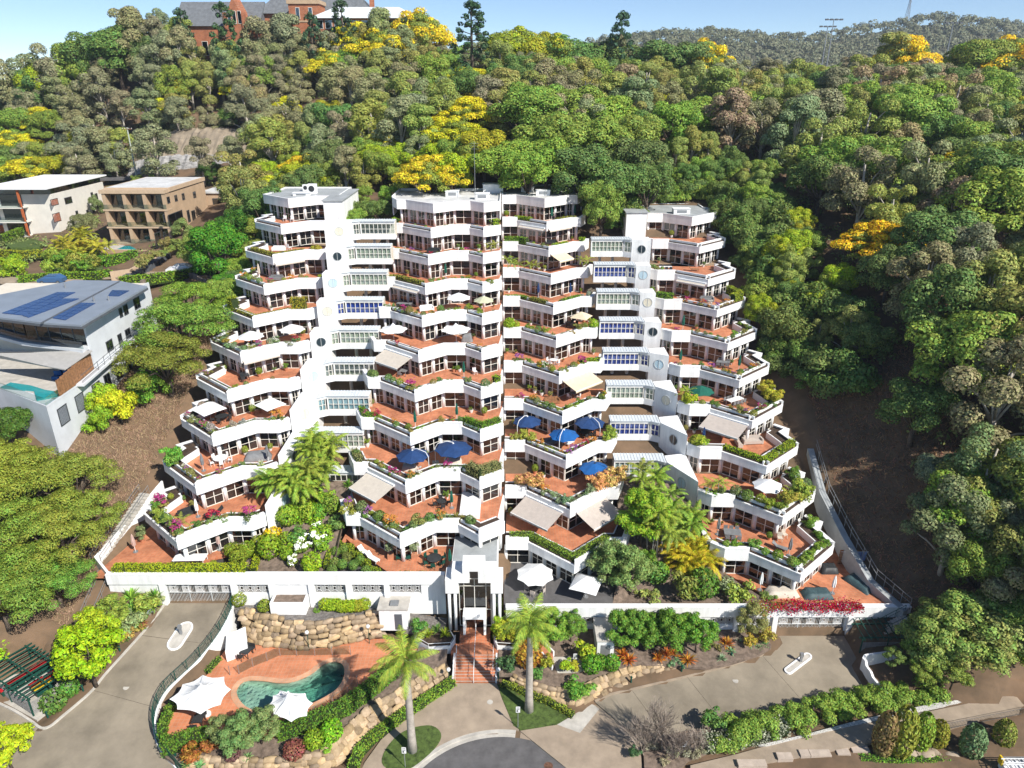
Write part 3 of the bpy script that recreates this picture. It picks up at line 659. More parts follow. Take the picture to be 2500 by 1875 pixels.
# ------------------------------------------------------------------ glazed links between the towers
def build_link(side):
    left = side == 'left'
    sg = -1 if left else 1
    Yb = (lambda k: 123.9 - 5.1 * k) if left else (lambda k: 129.8 - 5.4 * k)
    ks = range(1, 10) if left else range(2, 10)
    xin, xs, xa = (-19.4, -25.2, -26.4) if left else (13.3, 18.7, 20.0)
    tw = 'L' if left else 'R'
    lab = 'white link block with glazed bridges and round windows, beside the ' + ('brown bank tower' if left else 'dark slope tower')
    root = thing('link_block', ((xin + xs) / 2, Yb(9), ZB(9) - 2), lab, 'building', 'glazed links between the towers')
    blinds = {'left': {1: 'none', 2: 'cream_blind', 3: 'cream_blind', 4: 'blue_blind', 5: 'cream_blind', 6: 'none', 7: 'curtain_b', 8: 'cream_blind', 9: 'none'},
              'right': {2: 'cream_blind', 3: 'blue_blind', 4: 'cream_blind', 5: 'blue_blind', 6: 'blue_blind', 7: 'cream_blind', 8: 'blue_blind', 9: 'curtain_w'}}[side]
    for k in ks:
        y = Yb(k); zb = ZB(k); e = at(tw, k, POLY[tw])[-1 if left else 0]
        ya = y - .75; ye = min(e[1], ya - .6); xe = e[0] + (.1 if left else -.1)
        pts = [(xe, ye), (xa, ya), (xs, y), (xin, y)] if left else [(xin, y), (xs, y), (xa, ya), (xe, ye)]
        W = [p for p in pts if p[0] != xe]                              # glazed part
        mb = MB()
        for z0, z1 in ((zb - .25, zb + .62), (zb + 2.35, zb + 2.72)): mb.strip(W, offset(W, .2), z0, z1)
        mb.build('bridge_wall', 'white', root)
        for i in range(2):
            nm = 8 if abs(W[i][0] - W[i + 1][0]) > 3 else 2
            a = Vector(W[i]); b = Vector(W[i + 1]); d = (b - a).normalized(); nrm = Vector((-d.y, d.x)) * .08
            f = window_bay(root, a + d * (.1 if nm == 8 else .2) + nrm, b - d * (.1 if nm == 8 else .2) + nrm, zb + .62, zb + 2.35, blinds[k], nm, .48, glass='glassc')
            MB().strip([a + nrm * .1, a + d * .14 + nrm * .1], [a + nrm * 2, a + d * .14 + nrm * 2], zb + .6, zb + 2.32).build('pier', 'white', root)
        # ribbed metal roof, falling to the front
        o = offset(W, -.2); bk = y + 1.6; rf = MB(); n = len(o)
        f0 = lambda x, yy: zb + 2.74 + max(0, (yy - y)) * .02
        rf.prism(o + [(o[-1][0], bk), (o[0][0], bk)], lambda x, yy: f0(x, yy) - .02, lambda x, yy: f0(x, yy) + .06)
        ro = rf.build('roof', 'metalroof', root)
        rb = MB(); m_ = 16
        for i in range(m_):
            x = min(o[0][0], o[-1][0]) + .2 + (abs(o[-1][0] - o[0][0]) - .4) * i / (m_ - 1)
            yf = float(np.interp(x, *zip(*sorted(o)))); rb.bar((x, yf + .02, f0(x, yf) + .08), (x, bk, f0(x, bk) + .08), .07, .06)
        rb.build('rib', 'metalroof', ro)
        MB().prism([(p[0], p[1] + .22) for p in W] + [(W[-1][0], bk), (W[0][0], bk)], zb - .2, zb).build('floor', 'soffit', root)
        MB().strip([(max(W[0][0], W[-1][0]), bk), (min(W[0][0], W[-1][0]), bk)], [(max(W[0][0], W[-1][0]), bk - .15), (min(W[0][0], W[-1][0]), bk - .15)], zb - .1, zb + 2.7).build('back_wall', 'cream', root)
        # solid bay with a round window
        D = [pts[0], pts[1]] if left else [pts[2], pts[3]]
        MB().prism(D + [(D[1][0], max(bk, D[1][1] + 1.2)), (D[0][0], max(bk - .6, D[0][1] + 1.2))], zb - 2.6, zb + 2.8).build('round_window_bay', 'white', root)
        a = Vector(D[0]); b = Vector(D[1]); d = (b - a).normalized(); nn = Vector((d.y, -d.x)); c = a + (b - a) * .52; zc = zb + 1.25; rr = .66
        ring = MB(); gl = MB(); q = lambda r, t, o_: (c.x + d.x * r * math.cos(t) + nn.x * o_, c.y + d.y * r * math.cos(t) + nn.y * o_, zc + r * math.sin(t))
        n = 24
        for i in range(n):
            t0, t1 = 2 * math.pi * i / n, 2 * math.pi * (i + 1) / n
            ring.add([q(rr, t0, .0), q(rr, t1, .0), q(rr, t1, .05), q(rr, t0, .05), q(rr + .09, t0, .0), q(rr + .09, t1, .0), q(rr + .09, t1, .05), q(rr + .09, t0, .05)], [(3, 2, 6, 7), (0, 3, 7, 4), (0, 1, 2, 3), (4, 7, 6, 5)])
        ring.bar(q(0, 0, .03) if False else (c.x + nn.x * .03, c.y + nn.y * .03, zc - rr), (c.x + nn.x * .03, c.y + nn.y * .03, zc + rr), .06, .04)
        fo = ring.build('round_window', 'palegrey', root)
        gl.add([q(rr, 2 * math.pi * i / n, .012) for i in range(n)], [tuple(range(n))]); gl.build('pane', ('curtain_b', 'cream_blind', 'glassb')[k % 3], fo)
        xm = (xin + xs) / 2
        for xx in (xm - 1.0, xm + 1.2): MB().cyl((xx, y + 1.5), .25, zb - 3.0, zb - .2, 10).build('column', 'cream', root, True)
build_link('left'); build_link('right')

# ------------------------------------------------------------------ podium walls, gates and grilles
def grille(name, parent, x0, x1, y, z0, z1, m='whitefurn', unit=1.0, slats=True):
    mb = MB(); n = max(1, round((x1 - x0) / unit)); wd = (x1 - x0) / n; h = z1 - z0
    mb.bar((x0, y, z0 + .03), (x1, y, z0 + .03), .05, .06).bar((x0, y, z1 - .03), (x1, y, z1 - .03), .05, .06)
    for i in range(n):
        cx = x0 + wd * (i + .5); cz = (z0 + z1) / 2
        for j in range(3):
            s = .44 - .14 * j; a, b = wd * s, h * s
            for p, q in (((-a, -b), (a, -b)), ((a, -b), (a, b)), ((a, b), (-a, b)), ((-a, b), (-a, -b))):
                mb.bar((cx + p[0], y, cz + p[1]), (cx + q[0], y, cz + q[1]), .04, .045, up=(0, 1, 0))
        for sx in (-1, 1):
            mb.bar((cx + sx * wd * .44, y, cz + h * .44), (cx + sx * wd * .16, y, cz + h * .16), .03, .03, up=(0, 1, 0))
            mb.bar((cx + sx * wd * .44, y, cz - h * .44), (cx + sx * wd * .16, y, cz - h * .16), .03, .03, up=(0, 1, 0))
    return mb.build(name, m, parent)
def gate(label, x0, x1, y, z0, z1):
    g = thing('garage_gate', ((x0 + x1) / 2, y, z0), label, 'gate', 'garage gates of the apartment building')
    fr = MB(); zm = z0 + (z1 - z0) * .52
    for z in (z0 + .08, zm, z1 - .04): fr.bar((x0, y, z), (x1, y, z), .07, .09)
    for x in (x0 + .04, x1 - .04, x0 + (x1 - x0) * .33, x0 + (x1 - x0) * .66): fr.bar((x, y, z0), (x, y, z1), .07, .08)
    fr.build('gate_frame', 'palegrey', g)
    n = int((x1 - x0) / .16); b = MB()
    for i in range(1, n): b.bar((x0 + (x1 - x0) * i / n, y, z0 + .1), (x0 + (x1 - x0) * i / n, y, z1 - .06), .03, .03)
    o = b.build('bars', 'palegrey', g); o['kind'] = 'stuff'
    for i in range(5):
        cx = x0 + (x1 - x0) * (i + .5) / 5
        grille('square_motif', g, cx - .5, cx + .5, y - .05, zm + .05, z1 - .1)
    b = MB()
    for i in range(9): b.bar((x0 + (x1 - x0) * i / 9, y - .02, z0 + .12), (x0 + (x1 - x0) * (i + 1) / 9, y - .02, zm), .03, .03)
    b.build('brace', 'palegrey', g)
    return g
X7 = lambda x: (x / 2.011 - 1250) / 1735 * 79.2
X8 = lambda x: (x / 2.212 - 250) / 1735 * 79.0
XR = lambda x: (x / 2.886 + 550) / 1735 * 79.0
# wall below the towers with the gardens on top
def podium(name, label, xa, xb, yf, ztop, zband, zbase, opens, pil, zs, garage):
    w_ = thing(name, ((xa + xb) / 2, yf, zbase), label, 'wall')
    MB().box(xa, xb, yf - .16, yf + .4, zband, ztop).build('parapet_band', 'white', w_)
    MB().box(xa - .02, xb + .02, yf - .2, yf + .45, ztop, ztop + .05).build('coping', 'white2', w_)
    x = xa
    for a, b in sorted(opens):
        if a - x > .05: MB().box(x, a, yf, yf + .35, zbase - 1.5, zband).build('wall_panel', 'white', w_)
        if not (garage and abs(a - garage[0]) < .01): MB().box(a, b, yf, yf + .35, zbase - 1.5, zs - .02).build('sill_panel', 'white', w_); grille('window_grille', w_, a, b, yf + .14, zs, zband)
        x = b
    MB().box(x, xb, yf, yf + .35, zbase - 1.5, zband).build('wall_panel', 'white', w_)
    for p in pil: MB().box(p - .28, p + .28, yf - .26, yf + .02, zbase - 1.2, zband + .1).build('pilaster', 'white', w_)
    # parking level behind
    MB().box(xa + .1, xb - .1, yf + 7.5, yf + 7.7, zbase - .3, zband + .3).build('back_wall', 'shade_room', w_); MB().box(xa + .1, xb - .1, yf + .42, yf + 7.5, zband + .05, zband + .25).build('ceiling', 'shade_room', w_)
    MB().box(xa + .1, xb - .1, yf + .36, yf + 7.5, zbase - .35, zbase - .02).build('parking_floor', 'shade_room', w_)
    return w_
gl = (X7(815), X7(1140))
opL = [gl, (X7(1165), X7(1327)), (X7(1545), X7(1700)), (X7(1728), X7(1888)), (X7(1912), X7(2068))]
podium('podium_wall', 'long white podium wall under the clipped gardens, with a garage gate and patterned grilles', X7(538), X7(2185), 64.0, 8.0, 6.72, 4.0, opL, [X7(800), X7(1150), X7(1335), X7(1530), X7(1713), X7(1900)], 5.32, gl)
gate('grey steel garage gate with square motifs at the top of the long curved driveway', gl[0] + .02, gl[1] - .02, 64.2, 4.0, 6.7)
gr = (XR(275), XR(755))
opR = [(X8(935), X8(995)), (X8(1015), X8(1090)), (X8(1120), X8(1260)), (X8(1620), X8(1748)), (X8(1770), X8(1900)), gr]
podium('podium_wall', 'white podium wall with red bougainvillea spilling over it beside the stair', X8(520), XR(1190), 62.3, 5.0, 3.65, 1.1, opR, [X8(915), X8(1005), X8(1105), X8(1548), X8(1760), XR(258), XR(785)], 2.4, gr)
gate('grey steel garage gate under the red bougainvillea', gr[0] + .02, gr[1] - .02, 62.5, 1.1, 3.64)
# ground terraces
G7 = lambda pts, z: [P(*z7(*p), z) for p in pts]
G8 = lambda pts, z: [P(*z8(*p), z) for p in pts]
GR = lambda pts, z: [P(*zr(*p), z) for p in pts]
zL, zR = FL(10), FL(11)
surface('terrace', [(-46.5, 64.4), (-44.6, 74), (-40, 80), (-28, 80), (-27.5, 68.5), P(*z7(1270, 78), zL)[:2], P(*z7(1060, 120), zL)[:2], (-33.6, 64.4)], zL, 'tile', 3, .4)
surface('terrace', [P(*z7(1700, 30), zL)[:2], (-20.4, 70), (-19.5, 80), (-4.6, 80), (-4.6, 64.3), P(*z7(1905, 195), zL)[:2], P(*z7(1800, 120), zL)[:2]], zL, 'tile', 3, .4)
surface('terrace', [(-.9, 62.7), (-.9, 80), (13.5, 80), (12.6, 68), (11, 62.7)], zR, 'asphalt', 3, .4)
surface('terrace', [P(*z8(1700, 105), zR)[:2], (22.6, 80), (40, 80), (43.2, 66), (43.2, 62.8), P(*z8(1960, 250), zR)[:2]], zR, 'tile', 3, .4)
surface('garden_bed', [(-33.8, 64.35), (-31, 67), (-27.4, 69), (-27.4, 78), (-20.2, 78), (-20.2, 64.35)], lambda x, y: 7.2 + max(0, y - 67) * .4, 'mulch', 2.2, .4)
surface('garden_bed', [(11, 62.7), (12.6, 68), (13.5, 79), (22.6, 79), (22.6, 69), (29.8, 62.7)], lambda x, y: 4.3 + max(0, y - 65) * .45, 'mulch', 2.2, .4)
# white side wall of the first terrace and of the stair on the other flank
sw = MB(); A = [(-44.75, 64.1), (-47.4, 66.5), (-46.4, 72), (-44.4, 78)]; sw.strip(A, offset(A, -.25), [3.5, 5, 7, 8], [8.05, 8.5, 9.3, 11.6]); tag(sw.build('side_wall', 'white'), 'white rendered garden wall climbing along the brown grassy bank', 'wall')

# ------------------------------------------------------------------ entrance
en = thing('entrance_portal', (-4.1, 62.4, 2), 'white stepped entrance portal with paired columns and tall glazing', 'portal')
po = MB(); fy0, fy1 = 61.9, 62.9
for xa, xb, za, zc in ((-7.2, -5.78, 7.1, 8.9), (-2.3, -.98, 7.1, 8.9), (-6.5, -4.57, 8.5, 9.7), (-3.63, -1.7, 8.5, 9.7), (-5.3, -4.57, 9.69, 10.8), (-3.63, -2.9, 9.69, 10.8), (-4.57, -3.63, 10.0, 10.8)):
    po.box(xa, xb, fy0 + (.004 if xa in (-6.5, -3.63) else 0), fy1 + (1.2 if za < 9 else .8), za, zc)
po.build('stepped_gable', 'white', en)
for x in (-6.85, -6.2, -1.98, -1.35): MB().cyl((x, 62.2), .17, 1.9, 7.12, 12).build('column', 'white', en, True)
cg = MB()
for x in (-5.78, -5.25, -4.1, -2.85, -2.3): cg.bar((x, 62.7, 2), (x, 62.7, 8.5), .07, .07)
for z in (2.05, 4.3, 7.5, 8.45): cg.bar((-5.78, 62.7, z), (-2.3, 62.7, z), .07, .07)
f = cg.build('glazing_bars', 'frame', en)
MB().box(-5.78, -2.3, 62.72, 62.75, 2, 8.5).build('pane', 'glass', f); MB().box(-4.57, -3.63, 62.72, 62.75, 8.5, 10).build('pane', 'glass', f)
dw = MB().box(-5.35, -5.1, 61.2, 62.6, 2, 4.15).box(-3.1, -2.85, 61.2, 62.6, 2, 4.15).box(-5.35, -2.85, 61.2, 62.6, 4.15, 4.6); dw.build('door_surround', 'white', en)
d = MB().box(-5.1, -3.1, 62.5, 62.56, 2, 4.1).build('door', 'glassb', en)
MB().bar((-4.1, 62.48, 2), (-4.1, 62.48, 4.1), .06, .06).bar((-5.1, 62.48, 3.6), (-3.1, 62.48, 3.6), .06, .06).build('door_frame', 'frame', d)
MB().box(-7.1, -5.8, 62.75, 63.0, 2, 7.1).box(-2.3, -1.0, 62.75, 63.0, 2, 7.1).build('dark_panel', 'glassb', en)
lo = MB().box(-6.7, -1.6, 64.0, 76, 8.55, 8.85).box(-6.7, -6.5, 64, 76, 2, 8.55).box(-1.8, -1.6, 64, 76, 2, 8.55).box(-6.4, -1.9, 66, 66.2, 2, 8.5); lo.build('lobby', 'white', en)
MB().box(-6.6, -1.7, 64.1, 75.9, 8.86, 8.9).build('lobby_roof', 'roofgrey', en)
MB().box(-6.2, -3.8, 71, 76, 8.9, 11.2).build('lift_box', 'white', en)
# stairs
st = thing('entrance_stair', (-4.0, 58, .2), 'terracotta entrance stair rising between white side walls to the portal', 'stair')
n1 = 9
for i in range(n1): MB().box(-6.1, -1.75, 56.2 + i * .33, 56.2 + (i + 1) * .33 + .02, .0, .28 + (i + 1) * .125).build('step', 'tile', st)
zt = .28 + n1 * .125
MB().box(-6.6, -1.2, 59.19, 60.55, 0, zt - .004).build('landing', 'tile', st)
for i in range(4): MB().box(-5.75, -2.4, 60.5 + i * .33, 62.5, .0, zt + (i + 1) * .12).build('step', 'tile', st)
for x in (-6.28, -1.74): MB().box(x, x + .17, 56.1, 59.3, 0, .75).box(x, x + .17, 57.6, 59.3, .75, 1.4).build('side_wall', 'white', st)
nz_ = MB()
for i in range(n1): nz_.box(-6.09, -1.76, 56.19 + i * .33, 56.24 + i * .33, .26 + (i + 1) * .125, .285 + (i + 1) * .125)
nz_.build('nosing', 'pale', st)
hr = MB(); hr.tube([(-4.0, 56.1, .3), (-4.0, 56.1, 1.35), (-4.0, 59.3, zt + 1), (-4.0, 60.4, zt + 1), (-4.0, 62, zt + 1.5), (-4, 62, zt + .4)], .035, 6)
for x in (-5.95, -2.0): hr.tube([(x, 56.3, .5), (x, 56.3, 1.4), (x, 59.2, zt + 1), (x, 59.2, zt)], .025, 6)
hr.build('handrail', 'whitefurn', st)
for sx, x0 in ((-1, -6.6), (1, -1.6)):
    pl = thing('entrance_planter', (x0, 60.5, 1.4), 'white railed planter box on the ' + ('pool' if sx < 0 else 'lawn') + ' side of the entrance stair', 'planter')
    c = [(x0, 59.6), (x0 + sx * 2.4, 59.4), (x0 + sx * 4, 60.6), (x0 + sx * 4, 61.7), (x0 + sx * .2, 61.9), (x0 - sx * .4, 60.7)]
    MB().prism(c, .9, 2.0).build('box', 'white', pl)
    MB().prism([(p[0] * .94 + (x0 + sx * 1.8) * .06, p[1] * .94 + 60.8 * .06) for p in c], 1.9, 2.02).build('soil', 'soil', pl)
    rl = MB(); q = [(*p, 2.0) for p in c[-1:] + c[:3]]
    rl.tube([(a, b, 2.45) for a, b, z in q], .03, 6)
    for a, b, z in q: rl.tube([(a, b, 2.0), (a, b, 2.45)], .025, 6)
    rl.build('rail', 'whitefurn', pl)
def water_mat():
    m, t, o = new_mat('pool_water'); L = t.links.new
    tr = N(t, 'ShaderNodeBsdfTransparent'); tr.inputs[0].default_value = (.88, .97, .95, 1); gl = N(t, 'ShaderNodeBsdfGlossy'); gl.inputs['Roughness'].default_value = .02
    fr = N(t, 'ShaderNodeFresnel'); fr.inputs[0].default_value = 1.33; mx = N(t, 'ShaderNodeMixShader')
    tc = N(t, 'ShaderNodeTexCoord'); nz = N(t, 'ShaderNodeTexNoise'); nz.inputs['Scale'].default_value = 2.2; b = N(t, 'ShaderNodeBump'); b.inputs['Strength'].default_value = .25; b.inputs['Distance'].default_value = .05
    L(tc.outputs['Object'], nz.inputs[0]); L(nz.outputs['Fac'], b.inputs['Height']); L(b.outputs[0], gl.inputs['Normal']); L(b.outputs[0], fr.inputs['Normal'])
    L(fr.outputs[0], mx.inputs[0]); L(tr.outputs[0], mx.inputs[1]); L(gl.outputs[0], mx.inputs[2]); L(mx.outputs[0], o.inputs[0])
    va = N(t, 'ShaderNodeVolumeAbsorption'); va.inputs[0].default_value = (.12, .72, .66, 1); va.inputs[1].default_value = .36; L(va.outputs[0], o.inputs['Volume'])
    return m
def stone_mat():
    m = mat('boulder_c', (1, 1, 1), .9, .2, 1.6, col2=(.6, .57, .54), bump=.6, bscale=5); t = m.node_tree; p = next(n for n in t.nodes if n.type == 'BSDF_PRINCIPLED'); src = p.inputs['Base Color'].links[0].from_socket
    oi = N(t, 'ShaderNodeObjectInfo'); mx = N(t, 'ShaderNodeMix', data_type='RGBA', blend_type='MULTIPLY'); mx.inputs[0].default_value = 1
    t.links.new(src, mx.inputs[6]); t.links.new(oi.outputs['Color'], mx.inputs[7]); t.links.new(mx.outputs[2], p.inputs['Base Color']); return m
M['water'] = water_mat(); M['poolwall'] = mat('pool_plaster', (.66, .68, .55), .8, .1, 1.2); M['pooledge'] = brick_mat('pool_coping', (.62, .34, .2), (.58, .3, .17), (.5, .35, .25), .35, .35, .02)
M['stonec'] = stone_mat()
M['gravel'] = mat('grey_mulch', (.2, .18, .165), .95, .3, 4, bump=.5, bscale=25)
M['rust'] = mat('rusty_iron', (.16, .08, .05), .8, .3, 4)
# ------------------------------------------------------------------ forecourt: paving, pool, walls
def PL(pts, zf, conv=z7): return [tuple(PF(*conv(*p), zf)[:2]) for p in pts]
def PC(pts, z, conv=z7): return [tuple(P(*conv(*p), z)[:2]) for p in pts]
def kerb(name, line, zf, wd=.22, h=.13, m='pale', label=None):
    mb = MB(); mb.strip(line, offset(line, wd), [zf(*p) - .25 for p in line], [zf(*p) + h for p in line])
    o = mb.build(name, m); return structure(o)
# left driveway
dl = PL(smooth_line([(805, 352), (750, 430), (690, 500), (600, 600), (510, 700), (455, 770), (390, 830), (300, 905), (245, 950), (205, 957), (165, 928), (90, 880), (30, 850), (-60, 810)], 3), LD)
fence_px = smooth_line([(1146, 343), (1125, 400), (1090, 470), (1040, 545), (960, 640), (880, 715), (810, 785), (765, 870), (752, 950), (765, 1030), (800, 1095), (850, 1150), (900, 1210)], 4)
fl_ = PL(fence_px, LD)
surface('driveway', [(gl[0] - .1, 64.3)] + dl + PL([(-200, 900), (-200, 1300), (900, 1300)], LD) + fl_[::-1] + [(gl[1] + .1, 64.3)], LD, 'drive', 1.6, .3)
kerb('kerb', dl, LD)
# joints sawn into the slab
for a, b in (((455, 775), (800, 870)), ((690, 505), (1035, 550))):
    q = PL([a, b], LD); mb = MB(); n = 12
    ln = [(q[0][0] + (q[1][0] - q[0][0]) * i / n, q[0][1] + (q[1][1] - q[0][1]) * i / n) for i in range(n + 1)]
    mb.strip(ln, offset(ln, .035), [LD(*p) - .1 for p in ln], [LD(*p) + .006 for p in ln]); structure(mb.build('driveway_joint', 'gap'))
def island(a, b, r, zf, label):
    a = Vector(a); b = Vector(b); d = (b - a).normalized(); n = Vector((-d.y, d.x)); pts = []
    for c, s in ((b, 1), (a, -1)):
        for i in range(9): t = -math.pi / 2 + math.pi * i / 8; pts.append(tuple(c + (d * math.cos(t) + n * -math.sin(t) * -1) * r * s))
    e = thing('traffic_island', (*((a + b) / 2), zf(*((a + b) / 2))), label, 'traffic island', 'keypad islands on the driveways')
    cx, cy_ = (a + b) / 2
    inner = [(cx + (p[0] - cx) * .9 - (p[0] - cx) * 0, cy_ + (p[1] - cy_) * .9) for p in pts]
    inner = [tuple(Vector(p) - (Vector(p) - (a if (Vector(p) - a).length < (Vector(p) - b).length else b)).normalized() * .16) for p in pts]
    A = pts + [pts[0]]; B = inner + [inner[0]]
    MB().strip(A, B, [zf(*p) - .1 for p in A], [zf(*p) + .16 for p in A]).build('kerb', 'white2', e)
    MB().prism(inner, lambda x, y: zf(x, y) - .1, lambda x, y: zf(x, y) + .12).build('infill', 'pale', e)
    p = a + (b - a) * .62; z = zf(*p)
    MB().box(p.x - .12, p.x + .12, p.y - .1, p.y + .1, z, z + 1.05).box(p.x - .2, p.x + .16, p.y - .17, p.y + .14, z + .85, z + 1.25).build('keypad_post', 'grey_metal', e)
q = PL([(862, 545), (908, 475)], LD); island(q[0], q[1], .85, LD, 'white kerbed island with a keypad post on the curved driveway below the long wall')
# curved white wall with green fence
cw = thing('retaining_wall', (*fl_[20], DECK), 'curved white retaining wall between the driveway and the pool', 'wall')
MB().strip(fl_, offset(fl_, .28), [min(DECK - .4, LD(*p) - .3) for p in fl_], [LD(*p) + .22 for p in fl_]).build('wall', 'white', cw)
gf = thing('pool_fence', (*fl_[10], LD(*fl_[10]) + .2), 'dark green mesh fence along the curved driveway wall', 'fence')
fm = offset(fl_, .12); rl = MB(); bars = MB()
for h in (.3, 1.42): rl.tube([(*p, LD(*p) + h) for p in fm], .03, 5)
acc = 0; last = None
for i in range(len(fm) - 1):
    a = Vector(fm[i]); b = Vector(fm[i + 1]); L_ = (b - a).length; s = 0
    while s < L_: p = a + (b - a) * s / L_; z = LD(*p); bars.bar((*p, z + .24), (*p, z + 1.42), .022, .022); s += .13
    if i % 3 == 0: z = LD(*a); MB().tube([(*a, z + .2), (*a, z + 1.5)], .045, 6).build('post', 'green_metal', gf)
rl.build('rail', 'green_metal', gf); o = bars.build('bars', 'green_metal', gf); o['kind'] = 'stuff'
pb = PC([(1110, 505), (1205, 462), (1212, 545), (1105, 585)], 2.9)
ph = thing('pump_house', (*pb[0], DECK), 'white flat-topped pump box between pool deck and driveway wall', 'box'); MB().prism(pb, .9, 2.9).build('box', 'white', ph); MB().prism([tuple(Vector(p) * 1.0) for p in offset(pb + [pb[0]], -.06)[:4]], 2.9, 2.97).build('lid', 'white2', ph)
# pool and deck
pool = PC(smooth_line([(1148, 790), (1172, 742), (1222, 720), (1300, 722), (1380, 732), (1450, 723), (1520, 692), (1580, 647), (1640, 627), (1690, 642), (1705, 682), (1695, 730), (1660, 780), (1600, 820), (1540, 850), (1480, 870), (1400, 885), (1300, 887), (1220, 880), (1170, 842)], 4, True), 1.42)
deck_px = [(1215, 528), (1300, 560), (1400, 570), (1500, 575), (1600, 565), (1700, 545), (1800, 522), (1900, 522), (2000, 540), (2050, 570), (1960, 650), (1870, 725), (1800, 775), (1700, 835), (1600, 895), (1500, 945), (1430, 978), (1350, 992), (1050, 992), (830, 1035), (800, 1030), (800, 960), (830, 890), (880, 845), (960, 735), (1020, 695), (1100, 585), (1150, 560)]
def surface_hole(name, poly, hole, z, m, spacing):
    o = surface(name, poly, z, m, spacing, .3)
    me = o.data; bpy.data.objects.remove(o)
    n = len(poly); h = len(hole); pts = [Vector(p) for p in poly] + [Vector(p) for p in hole]
    r = geo.delaunay_2d_cdt(pts, [(i, (i + 1) % n) for i in range(n)] + [(n + i, n + (i + 1) % h) for i in range(h)], [], 1, 1e-4)
    T = [tuple(f) for f in r[2]]; c = np.array([[sum(r[0][i].x for i in f) / len(f), sum(r[0][i].y for i in f) / len(f)] for f in T]); k = inside(hole, c[:, 0], c[:, 1])
    mb = MB(); mb.add([(p.x, p.y, z) for p in r[0]], [f for f, b in zip(T, k) if not b])
    for i in range(n): a, b = poly[i], poly[(i + 1) % n]; mb.add([(*a, z), (*b, z), (*b, z - .5), (*a, z - .5)], [(0, 1, 2, 3)])
    return structure(mb.build(name, m))
deck = PC(deck_px, DECK); surface_hole('pool_deck', deck, pool, DECK, 'tile_deck', 3)
SURF.append(([tuple(p) for p in pool], lambda x, y: -.9))
sp = thing('swimming_pool', (-22.5, 54, .2), 'kidney shaped swimming pool with teal water in the terracotta deck', 'pool')
ring = pool + [pool[0]]; cop = MB(); o1 = offset(ring, -.28); o2 = offset(ring, .28)
sgn = .0
cop.strip(o1, o2, DECK - .05, DECK + .035); cop.build('coping', 'pooledge', sp)
fz = lambda x, y: float(np.interp(x, [-28, -25.5, -22, -18], [.95, .75, .1, -.45]))
bs = MB(); bs.strip(ring, offset(ring, -.12), [fz(*p) - .1 for p in ring], DECK - .06); bs.build('pool_wall', 'poolwall', sp)
n = len(pool); r_ = geo.delaunay_2d_cdt([Vector(p) for p in pool] + [Vector((x, y)) for x in np.arange(-28, -17, 1.2) for y in np.arange(50, 60, 1.2) if inside(pool, np.array([x]), np.array([y]))[0]], [(i, (i + 1) % n) for i in range(n)], [], 1, 1e-4)
T = [tuple(f) for f in r_[2]]
MB().add([(p.x, p.y, fz(p.x, p.y)) for p in r_[0]], T).build('pool_floor', 'poolwall', sp)
wa = MB(); wa.prism(pool, lambda x, y: fz(x, y) + .01, 1.36)
wa.build('water', 'water', sp)
# frameless pool fence posts
for i, p in enumerate([(1130, 700), (1175, 695), (1243, 660), (1313, 632), (1376, 605), (1458, 605), (1547, 605), (1632, 603), (1722, 600), (1756, 750), (1712, 805), (1637, 860), (1545, 900)]):
    q = P(*z7(*p), DECK); f = thing('glass_fence_panel', q, 'clear glass pool fence panel on slim steel posts', 'fence', 'glass fence panels round the pool')
    MB().bar(q, q + Vector((0, 0, 1.25)), .05, .05).build('post', 'grey_metal', f)
    if i not in (0, 8, 12):
        pn = P(*z7(*[(1175, 695), (1243, 660), (1313, 632), (1376, 605), (1458, 605), (1547, 605), (1632, 603), (1722, 600), (1756, 750), (1712, 805), (1637, 860), (1545, 900), (0, 0)][i]), DECK)
        d = (pn - q); a = q + d * .06; b = q + d * .94; MB().strip([a[:2], b[:2]], offset([a[:2], b[:2]], .012), DECK + .08, DECK + 1.18).build('pane', 'glassc', f)
# boulder walls: every boulder a piece of its own
STONES = []
for i in range(9):
    bm = bmesh.new(); bmesh.ops.create_cube(bm, size=1); bmesh.ops.subdivide_edges(bm, edges=bm.edges[:], cuts=1, use_grid_fill=True)
    rr = random.Random(i + 50)
    for v in bm.verts:
        v.co = v.co * .42 + v.co.normalized() * .36; v.co += Vector((rr.uniform(-.085, .085), rr.uniform(-.085, .085), rr.uniform(-.085, .085)))
    me = bpy.data.meshes.new('stone'); bm.to_mesh(me); bm.free(); me.materials.append(M['stonec']); me.polygons.foreach_set('use_smooth', [i % 3 != 0] * len(me.polygons)); STONES.append(me)
def resample(line, n):
    L_ = [0]
    for a, b in zip(line, line[1:]): L_.append(L_[-1] + (Vector(b) - Vector(a)).length)
    return [tuple(np.interp(L_[-1] * i / (n - 1), L_, [p[j] for p in line]) for j in range(len(line[0]))) for i in range(n)], L_[-1]
